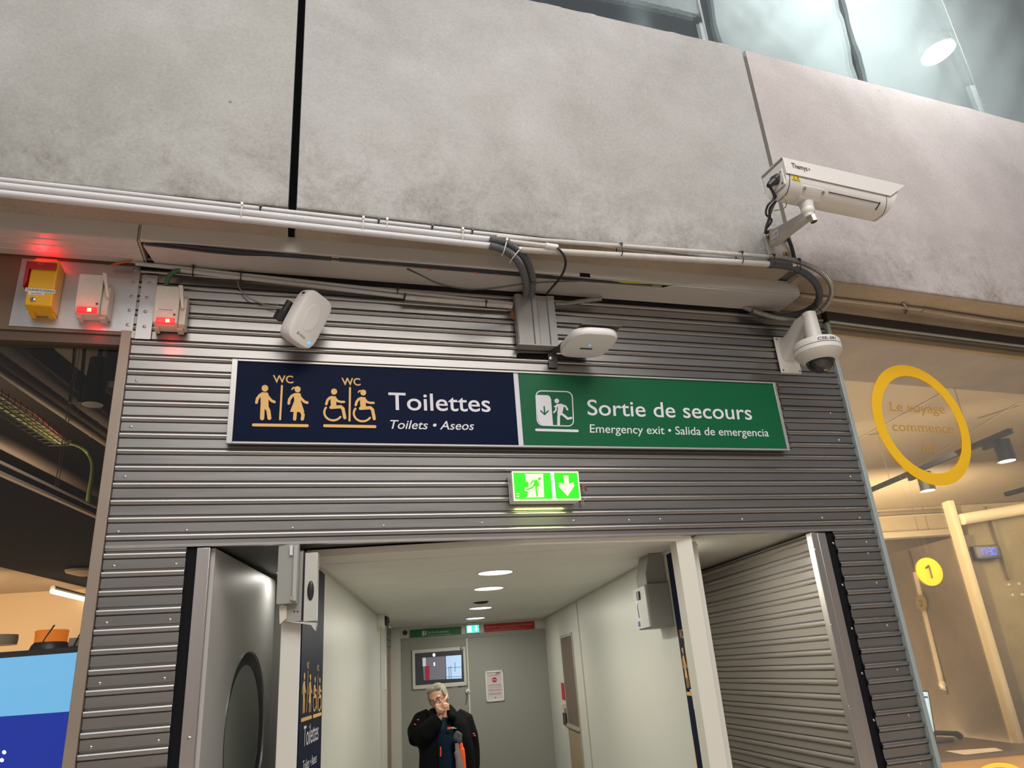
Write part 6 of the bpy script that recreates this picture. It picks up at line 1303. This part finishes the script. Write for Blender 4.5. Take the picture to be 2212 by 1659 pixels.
# track and spots
tz_ = 3.33
a_, b_ = Zp(1860, 1072, tz_), Zp(2185, 936, tz_)
d_ = (b_-a_).normalized(); L_ = (b_-a_).length
w_ = d_.cross(ZZ); 
trk = tag(obj('light_track', MB().fbox(a_, d_, w_, ZZ, (-.6, -.022, 0), (L_, .022, .045)), mat('track_black', (.02, .022, .03), .4)), 'long black light track hanging in the right shop', 'light track')
for f_ in (.25, .8): c = a_+d_*L_*f_; obj('suspension', MB().cyl(c+ZZ*.05, Vector((c.x, c.y, zS)), .004, seg=6), GPRINT, trk)
for (px, py), lab in (((1967, 1030), 'left black track spotlight, seen under the yellow ring'), ((2108, 962), 'right black track spotlight beside the yellow ring')):
    c = Zp(px, py-6, tz_); s = (c-a_).dot(d_); c = a_+d_*s
    t = thing('track_spotlight', lab, 'spotlight', c); hd = c+V*.10-ZZ*.05
    obj('adapter', MB().fbox(c, d_, w_, ZZ, (-.10, -.02, -.05), (.06, .02, -.001)), BLACKP, t)
    obj('arm', MB().cyl(c-ZZ*.03, hd, .014, seg=10), BLACKP, t)
    obj('head', MB().cyl(hd+ZZ*.06, hd-ZZ*.13, .070, .072, 28), mat('spot_green_black', (.03, .04, .04), .4), t); obj('lens', MB().lathe(hd-ZZ*.131, (0, 0, -1), [(.062, 0), (.062, .003)], 28), mat('spot_lit', (1, 1, 1), .4, emit=(1, .9, .65), es=9), t)
a_, b_ = Zp(2175, 1072, tz_), Zp(2212, 1062, tz_); d_ = (b_-a_).normalized(); w_ = d_.cross(ZZ); tag(obj('light_track', MB().fbox(a_, d_, w_, ZZ, (0, -.03, 0), (1.0, .03, .05)), mat('track_black')), 'end of a second black light track at the right edge', 'light track')
# reception desk, monitor, phone, paper
dzz = .80; k0, k1 = Zp(2028, 1641, dzz), Zp(2212, 1618, dzz)
ud, vd0, vd1 = (uv(k0)[1]+uv(k1)[1])/2, max(3.75, uv(k0)[0]-.6), uv(k1)[0]+1.2
back = uv(Zp(2150, 1600, dzz))[1]
t = thing('reception_desk', 'wooden reception desk with a dark top at the lower right', 'desk', UV((vd0+vd1)/2, ud+.2, 0))
obj('top', MB().prism([UV(vd0, ud, dzz-.035), UV(vd1, ud, dzz-.035), UV(vd1, uS-.02, dzz-.035), UV(vS-.07, uS-.02, dzz-.035), UV(vS-.07, uS+.75, dzz-.035), UV(vd0, uS+.75, dzz-.035)], ZZ*.035), mat('desk_top', (.085, .06, .04), .4), t)
obj('front_panel', MB().uvbox((vd0, ud+.02, 0), (vd1, ud+.05, dzz-.036)), mat('desk_wood', (.36, .20, .06), .45, var=.1, vscale=4), t)
f = Flat(lambda x, y: Up(x, y, ud+.018)); f.arc(2160, 1676, 46, 180, 360, 10, ry=24); obj('yellow_ring', f.mb, mat('ring_yellow', (.86, .50, .01), .5), t)
P = [Zp(2043, 1623, dzz+.002), Zp(2150, 1616, dzz+.002), Zp(2168, 1622, dzz+.002), Zp(2085, 1631, dzz+.002)]
tag(obj('paper_sheet', MB().prism(P, ZZ*.003), mat('paper_warm', (.72, .60, .50), .6)), 'white sheet of paper lying on the reception desk', 'paper')
c = Zp(2045, 1603, dzz); t = thing('desk_phone', 'black desk phone on the reception desk', 'phone', c)
obj('base', MB().prism([c+V*-.16-U*.06, c+V*.05-U*.06, c+V*.05+U*.14+ZZ*.0, c+V*-.16+U*.14], ZZ*.035), BLACKP, t, bevel=.01)
obj('handset', MB().tube(catmull([c+V*-.13+ZZ*.06, c+V*-.10+ZZ*.085, c+V*.02+ZZ*.075, c+V*.12+ZZ*.06, c+V*.16+ZZ*.03], 6), [.03]*6+[.022]*12+[.03]*7, 12), mat('phone_black', (.015, .017, .018), .25), t)
mp_ = lambda x, y: Up(x, y, ud+.30)
t = thing('monitor', 'computer monitor seen at an angle beside the window post', 'monitor', UV(uv(mp_(1998, 1580))[0], ud+.3, dzz))
P = [mp_(1946, 1491), mp_(2004, 1495), mp_(2018, 1580), mp_(1956, 1582)]
obj('casing', MB().prism([P[0]+ZZ*.01-V*.01, P[1]+ZZ*.01+V*.012, P[2]-ZZ*.012+V*.012, P[3]-ZZ*.012-V*.01], U*.03), BLACKP, t)
obj('lit_screen', MB().prism(P, -U*.002), mat('monitor_lit', (.5, .7, .8), .3, emit=(.48, .72, .85), es=.95), t)
f = Flat(lambda x, y: Up(x, y, ud+.297)); f.poly([(1950, 1502), (2004, 1504), (2005, 1508), (1951, 1507)]); obj('screen_bar', f.mb, mat('bar_blue', (.03, .06, .3), .4), t)
obj('stand', MB().uvbox((uv(P[2])[0]-.25, ud+.34, dzz), (uv(P[2])[0]-.15, ud+.38, P[2].z+.1)), BLACKP, t)
# ring and words stuck on the glass
gp = lambda x, y: Wp(x, y, -.0185)
gc = (gp(1990, 920)); rc = [gp(1881, 872), gp(2101, 961), gp(1951, 787), gp(2040, 1051)]
cx2 = ((rc[0]-PWd).dot(TW)+(rc[1]-PWd).dot(TW))/2; cz2 = (rc[2].z+rc[3].z)/2; RO = (((rc[1]-rc[0]).dot(TW))/2+(rc[2].z-rc[3].z)/2)/2
ri = [gp(1903, 872), gp(2081, 947), gp(1959, 811), gp(2026, 1024.5)]; RI = (((ri[1]-ri[0]).dot(TW))/2+(ri[2].z-ri[3].z)/2)/2
G0 = PWd+NW*.0185
t = thing('window_ring', 'yellow ring with words stuck on the right shop window', 'sign', G0+TW*cx2+ZZ*(cz2-RO))
mb = MB(); n = 96
ra = [mb.bm.verts.new(G0+TW*(cx2+RO*cos(2*pi*i/n))+ZZ*(cz2+RO*sin(2*pi*i/n))) for i in range(n)]; rb = [mb.bm.verts.new(G0+TW*(cx2+RI*cos(2*pi*i/n))+ZZ*(cz2+RI*sin(2*pi*i/n))) for i in range(n)]
for i in range(n): mb.bm.faces.new((ra[i], ra[(i+1) % n], rb[(i+1) % n], rb[i]))
obj('ring', mb, mat('ring_yellow'), t)
B3 = lambda x, y: gp(1780+x/3.456, 620+y/3.456)
def serif_text(s, a, b, tp):
    mb = text_mesh(s, B3(*a), B3(*b), B3(*tp), 0); return mb
letters(('first_words', 'second_words', 'third_words'), t, mat('word_brown', (.42, .24, .06), .5), serif_text('Le voyage', (496, 925), (905, 945), (487, 850)), serif_text('commence', (515, 1073), (972, 1090), (500, 1000)), serif_text('ici', (742, 1227), (842, 1232), (738, 1155)))
# faint mirrored ring seen on the pale wall
area('right_shop_lamp', UV(5.0, 2.4, 3.0), UV(5.8, 4.0, 1.5), 1.3, 62, (1, .78, .48))
area('right_shop_up_fill', UV(5.0, 3.4, .35), UV(5.0, 3.5, 4), 3.0, 190, (1, .80, .55))  # unseen fill added behind the desk, lights the room from below
area('right_shop_end_fill', UV(7.5, 6.2, 2.2), UV(7.6, 8.6, 3.4), 2.0, 170, (1, .76, .46))  # added fill, keeps the far bulkhead from going dark
area('pale_wall_lamp', UV(7.0, 1.6, 2.9), UV(7.2, 3.2, 1.6), .8, 40, (1, .78, .42))
struct('wall_shop_right', MB().uvbox((16.9, .4, 0), (17, 9, 4.1)), PLS, 'far right wall of the right shop')
struct('wall_shop_divide', MB().uvbox((3.62, .82, 0), (3.70, 9.2, 4.1)), PLS, 'wall between doorway recess and right shop')

# added lamp, hidden behind the control box, to brighten the left leaf
c = Zp(622, 1236, 2.449); t = thing('downlight', 'small lamp over the gap beside the left door leaf', 'downlight', c)
obj('bezel', MB().lathe(c, (0, 0, -1), [(.075, 0), (.074, .004), (.07, .004)], 30), CREAM, t)
obj('lens', MB().lathe(c-ZZ*.005, (0, 0, -1), [(.065, 0), (.065, .002)], 30), DLM, t)
l = bpy.data.lights.new('recess_fill', 'AREA'); l.shape = 'DISK'; l.size = .12; l.energy = 1.7; l.color = (1, .95, .88); lo = bpy.data.objects.new('recess_fill', l); COL.objects.link(lo); lo.location = c-ZZ*.02

# ================================================================== THE MAN
UM = 2.40
def mp(x, y, d=0.0): return Up(x, y, UM+d)          # d > 0 is further from the camera
CO = lambda p: p
SKIN = mat('skin', (.50, .265, .185), .5, var=.06, vscale=30); JK = mat('jacket_black', (.005, .005, .006), .95, spec=.08, bump=.3, bscale=60)
NV = mat('sweater_navy', (.004, .013, .027), .9, spec=.15, bump=.2, bscale=90); HAIR = mat('hair_grey', (.21, .185, .145), .7, var=.25, vscale=40, bump=.6, bscale=120)
foot = mp(962, 1600); foot.z = 0
man_ = thing('person', 'man in black jacket and navy sweater, hand at his mouth, standing in the corridor', 'person', foot)
def remesh(o, vox, smooth=4):
    r = o.modifiers.new('r', 'REMESH'); r.mode = 'VOXEL'; r.voxel_size = vox; r.use_smooth_shade = True
    s = o.modifiers.new('s', 'SMOOTH'); s.factor = .5; s.iterations = smooth
    return o
def oval(mb, c, a, b, ra, rb, seg=28, p=2.0):
    out = []
    for i in range(seg):
        t_ = 2*pi*i/seg; x, y = cos(t_), sin(t_)
        out.append(mb.bm.verts.new(c + a*(ra*abs(x)**(2/p)*(1 if x > 0 else -1)) + b*(rb*abs(y)**(2/p)*(1 if y > 0 else -1))))
    return out
# ---- head frame
hc = mp(947, 1509)                                   # centre of the head
fwd = (CAM-hc); fwd.z = 0; fwd.normalize()
fwd = (Matrix.Rotation(radians(-16), 3, 'Z') @ fwd); fwd = (fwd - ZZ*.20).normalized()
rt = fwd.cross(ZZ).normalized()                       # towards the image right or left
if proj(hc+rt*.1)[0] < proj(hc)[0]: rt = -rt         # rt = image right
up = rt.cross(fwd); up = up if up.z > 0 else -up
ro = radians(-15); rt, up = (rt*cos(ro)-up*sin(ro)), (rt*sin(ro)+up*cos(ro))
H = lambda x, y, z: hc + rt*x + fwd*y + up*z          # x image right, y forward, z up
hs = .90
hb = MB()
def hell(x, y, z, rx, ry, rz): hb.ball(H(x*hs, y*hs, z*hs), hs, (rx, ry, rz), (rt, fwd, up), 28, 18)
hell(0, -.012, .035, .076, .094, .085)                # skull
hell(0, .016, -.025, .064, .076, .092)                # face
hell(0, .048, -.092, .034, .034, .026)                # chin
hell(0, .020, -.070, .054, .060, .048)                # jaw
hell(0, .078, .020, .052, .018, .014)                 # brow
hell(-.030, .068, -.030, .024, .020, .022); hell(.030, .068, -.030, .024, .020, .022)   # cheeks
hell(0, .094, -.012, .010, .014, .030); hell(0, .102, -.030, .015, .015, .012); hell(-.011, .094, -.034, .008, .009, .007); hell(.011, .094, -.034, .008, .009, .007)
hell(0, .083, -.060, .026, .010, .008); hell(0, .082, -.069, .022, .010, .007)          # lips
for s in (-1, 1): hell(s*.078, -.004, -.008, .010, .018, .032)                            # ears
# neck and body core
nk0 = H(0, -.02, -.06); sh = mp(957, 1556, .03)
hb.tube([nk0, lerp(nk0, sh, .5), sh], [.058, .057, .066], 20)
tors = [(957, 1552, .06, .05), (958, 1560, .15, .085), (960, 1590, .16, .10), (962, 1620, .15, .10), (963, 1655, .145, .10)]
R_ = [oval(hb, mp(x, y, .03), V, U, a, b) for x, y, a, b in tors]
zc_ = mp(963, 1655, .03); zc_ = Vector((zc_.x, zc_.y, .86)); R_.append(oval(hb, zc_, V, U, .16, .11)); hb.loft(R_)
for s in (-1, 1):
    hb.tube([Vector((zc_.x, zc_.y, .90))+V*s*.08, Vector((zc_.x, zc_.y, .50))+V*s*.09, Vector((zc_.x, zc_.y, .09))+V*s*.10], [.085, .062, .045], 16)
    hb.tube([Vector((zc_.x, zc_.y, .05))+V*s*.10+U*.04, Vector((zc_.x, zc_.y, .05))+V*s*.115-U*.14], [.042, .032], 14)
# raised arm: shoulder, elbow, wrist
shL, elL, wrL = mp(916, 1556, .03), mp(908, 1596, -.10), mp(951, 1547, -.12)
hb.tube([mp(930, 1552, .03), shL, elL], [.055, .055, .046], 16); hb.tube([elL, lerp(elL, wrL, .5), wrL], [.046, .042, .027], 16)
shR, elR, wrR = mp(1004, 1556, .03), mp(1020, 1612, .04), mp(1016, 1659, -.02)
wrR.z -= .06
hb.tube([mp(985, 1552, .03), shR, elR], [.055, .055, .045], 16); hb.tube([elR, wrR], [.045, .03], 16); hb.tube([wrR, wrR-ZZ*.09], [.032, .03], 12)
for k in range(4): b0 = wrR-ZZ*.08+U*(-.03+.02*k); hb.tube([b0, b0-ZZ*.045-V*.005, b0-ZZ*(.075+.008*(k in (1, 2)))-V*.02], [.0095, .009, .008], 8)
hb.tube([wrR-ZZ*.03-U*.035, wrR-ZZ*.07-U*.05], [.011, .009], 8)
# hand at the mouth
P8 = lambda x, y, d: mp(840+x/7.575, 1440+y/7.575, d)
FWD = -.185
wr = P8(850, 767, -0.120)
hb.tube([wrL, wr, P8(840, 722, -0.135), P8(860, 672, -0.145)], [.027, .026, .033, .034], 16)
hb.ball(P8(850, 697, -0.140), .040, (1.0, .55, 1.0), (V, U, ZZ))
for pts, rr in ((((850, 625, -0.145), (885, 575, -0.155), (920, 510, -0.150), (948, 440, -0.115)), (.0115, .0105, .0095, .008)),      # index along the cheek
                (((870, 630, -0.150), (905, 590, -0.165), (945, 580, -0.150), (975, 590, -0.125)), (.0115, .0105, .0095, .008)),
                (((880, 660, -0.148), (918, 630, -0.165), (955, 620, -0.150), (978, 630, -0.128)), (.0110, .0100, .0092, .008)),
                (((880, 695, -0.142), (918, 680, -0.155), (955, 668, -0.145), (982, 668, -0.128)), (.0100, .0092, .0085, .0075)),
                (((830, 690, -0.140), (790, 645, -0.145), (775, 612, -0.135), (800, 585, -0.120)), (.013, .0125, .011, .009))):
    hb.tube([P8(p[0], p[1]+32, p[2]) for p in pts], list(rr), 12); hb.ball(P8(pts[-1][0], pts[-1][1]+32, pts[-1][2]), rr[-1], seg=10, rings=8)
body_ = remesh(obj('body', hb, SKIN, man_), .0055, 3)
# ---- hair
hm_ = MB()
for x, y, z, a, b, c_ in ((0, -.024, .050, .084, .096, .078), (0, -.045, .010, .082, .080, .085), (-.055, .028, .088, .022, .034, .020), (-.02, .045, .094, .045, .030, .024), (.03, .042, .090, .038, .030, .022), (-.071, .018, .035, .010, .030, .035), (.072, .016, .035, .010, .028, .035)): hm_.ball(H(x*hs, y*hs, z*hs), hs, (a, b, c_), (rt, fwd, up), 22, 14)
for k in range(26):
    xx = -.06+.12*(k/25); base = H(xx*hs, .060*hs-.25*xx*xx, .104*hs-.004*(k % 3)); hm_.tube([base-fwd*.05+up*.006, base-fwd*.015+up*.006, base+fwd*.010-up*.010-rt*.006], [.008, .007, .003], 6)
remesh(obj('hair', hm_, HAIR, man_), .005, 2)
# ---- face details
for s in (-1, 1):
    e_ = H(s*.032*hs, .083*hs, .002*hs)
    obj('eye', MB().ball(e_, .0088, (1.15, .7, .8), (rt, fwd, up), 16, 10), mat('eye_white', (.40, .36, .33), .4), man_); obj('iris', MB().ball(e_+fwd*.0045, .0046, (1, .6, 1), (rt, fwd, up), 12, 8), mat('iris_dark', (.05, .06, .07), .2), man_)
    obj('eyebrow', MB().tube([H(s*.014*hs, .096*hs, .022*hs), H(s*.032*hs, .096*hs, .028*hs), H(s*.052*hs, .084*hs, .022*hs)], [.004, .0045, .003], 8), HAIR, man_)
obj('lips', MB().tube([H(-.024*hs, .085*hs, -.065*hs), H(-.008*hs, .094*hs, -.063*hs), H(.008*hs, .094*hs, -.063*hs), H(.024*hs, .085*hs, -.065*hs)], [.003, .005, .005, .003], 8), mat('lip', (.42, .17, .14), .5), man_)
gm = MB()
for s in (-1, 1):
    gm.tube([H((s*.034+.023*cos(a_))*hs, .104*hs-.01*abs(cos(a_))*(1 if s*cos(a_) > 0 else 0), (-.002+.018*sin(a_))*hs) for a_ in [2*pi*i/24 for i in range(25)]], .0018, 8, cap=False)
    gm.tube([H(s*.057*hs, .098*hs, .006*hs), H(s*.083*hs, .02*hs, .004*hs), H(s*.082*hs, -.015*hs, -.004*hs)], .0018, 8)
gm.tube([H(-.011*hs, .106*hs, .003), H(0, .109*hs, .006), H(.011*hs, .106*hs, .003)], .0018, 8); obj('glasses', gm, mat('glasses_frame', (.06, .035, .02), .3), man_)
# ---- clothes
sw = MB(); rows = [(952, 1549, .060, .060, 0), (955, 1556, .095, .085, 0), (958, 1572, .120, .125, 0), (962, 1600, .130, .140, 0), (965, 1630, .130, .142, 0), (967, 1662, .130, .142, 0)]
R_ = [oval(sw, mp(x, y, .02), V, U, a, b) for x, y, a, b, _ in rows]; z_ = mp(967, 1662, .02); R_.append(oval(sw, Vector((z_.x, z_.y, .93)), V, U, .135, .14)); sw.loft(R_)
remesh(obj('sweater', sw, NV, man_), .009, 5)
tr_ = MB()
for s in (-1, 1): tr_.tube([Vector((zc_.x, zc_.y, .96))+V*s*.06, Vector((zc_.x, zc_.y, .80))+V*s*.085, Vector((zc_.x, zc_.y, .45))+V*s*.095, Vector((zc_.x, zc_.y, .10))+V*s*.10], [.11, .105, .078, .066], 18)
remesh(obj('trousers', tr_, mat('trousers_dark', (.02, .022, .03), .8), man_), .012, 4)
for s in (-1, 1):
    sb = MB(); sb.tube([Vector((zc_.x, zc_.y, .055))+V*s*.10+U*.075, Vector((zc_.x, zc_.y, .055))+V*s*.10, Vector((zc_.x, zc_.y, .045))+V*s*.115-U*.17], [.042, .052, .040], 16); obj('shoe', sb, BLACKP, man_)
jb = MB()
# left and right fronts as two lofts that leave the sweater open between them
def front(side, rows_):
    R = []
    for (x, y, ra, rb, d) in rows_: R.append(oval(jb, mp(x, y, d), V, U, ra, rb, 24, 2.6))
    z = rows_[-1]; e_ = mp(z[0], z[1], z[4]); R.append(oval(jb, Vector((e_.x, e_.y, .78)), V, U, z[2], z[3], 24, 2.6)); jb.loft(R)
front(-1, [(938, 1541, .045, .075, .02), (927, 1550, .080, .105, .02), (924, 1562, .095, .128, .01), (925, 1590, .090, .145, .01), (929, 1625, .082, .150, .01), (930, 1660, .090, .155, .01)])
front(1, [(976, 1540, .045, .075, .02), (988, 1550, .072, .105, .03), (993, 1562, .078, .128, .02), (999, 1590, .072, .148, .01), (1007, 1625, .066, .152, .01), (1009, 1660, .066, .155, .01)])
R = [oval(jb, mp(x, y, .12), V, U, a, .055) for x, y, a in ((957, 1545, .08), (957, 1560, .17), (960, 1600, .19), (965, 1660, .20))]; jb.loft(R)          # back
jb.tube([mp(931, 1550, .03), mp(913, 1560, .02), mp(903, 1580, -.05), mp(906, 1598, -.10)], [.075, .088, .086, .082], 18)
jb.tube([mp(906, 1598, -.09), mp(922, 1582, -.14), mp(939, 1561, -.145), mp(947, 1552, -.135)], [.080, .074, .062, .050], 18)
jb.tube([mp(985, 1549, .03), mp(1003, 1558, .02), mp(1014, 1590, .01), mp(1019, 1620, .02), mp(1021, 1650, .0), mp(1018, 1672, -.01)], [.072, .078, .070, .064, .058, .054], 18)
# collar
for pts in (((936, 1535, -.02), (931, 1543, -.07), (938, 1552, -.13)), ((969, 1528, .02), (977, 1538, -.04), (976, 1552, -.12)), ((942, 1536, .09), (957, 1533, .12), (971, 1532, .08))): jb.tube([mp(*p) for p in pts], [.030, .034, .026], 12)
remesh(obj('jacket', jb, JK, man_), .010, 6)
# small marks: zip pull, sleeve flashes, logo, lining, glove
OR = mat('orange_cloth', (.75, .09, .015), .7)
obj('orange_lining', MB().tube(catmull([P8(1175, 1250, -.165), P8(1195, 1350, -.17), P8(1215, 1500, -.175), P8(1228, 1660, -.175)], 6), [.014]*6+[.020]*6+[.018]*7, 10), OR, man_)
remesh(obj('glove', MB().ball(P8(1130, 1130, -.165), .036, (.95, .6, .75), (V, U, ZZ)).ball(P8(1158, 1195, -.17), .030, (.7, .6, 1.0), (V, U, ZZ)).ball(P8(1095, 1165, -.165), .022, (1, 1, 1.3)).ball(P8(1120, 1095, -.165), .02), mat('glove_grey', (.055, .058, .062), .9, bump=.9, bscale=50), man_), .006, 2)
obj('grey_lining', MB().tube(catmull([P8(1120, 1250, -.155), P8(1130, 1400, -.16), P8(1160, 1540, -.165), P8(1170, 1660, -.165)], 6), [.020]*6+[.030]*6+[.034]*7, 10), mat('lining_grey', (.20, .17, .165), .8), man_)
obj('red_zip', MB().tube([P8(845, 1310, -.158), P8(848, 1390, -.160), P8(846, 1470, -.160)], .005, 6), OR, man_)
for x, y, d in ((478, 868, -.125), (428, 945, -.135), (1388, 1098, -.07), (1405, 1130, -.07)):
    obj('sleeve_mark', MB().ball(P8(x, y, d), .008, (1.2, .6, .7), seg=10, rings=6), mat('sleeve_red', (.6, .03, .06), .6), man_)
lg = MB().prism([P8(958, 990, -.136), P8(1018, 988, -.136), P8(1006, 1025, -.136), P8(958, 1025, -.136)], U*.004); obj('chest_logo', lg, OR, man_)
f = Flat(lambda x, y: P8(x, y, -.1375)); f.stroke([(1022, 993), (1075, 993)], 9); f.stroke([(1022, 1010), (1105, 1008)], 8); obj('chest_print', f.mb, WPRINT, man_)
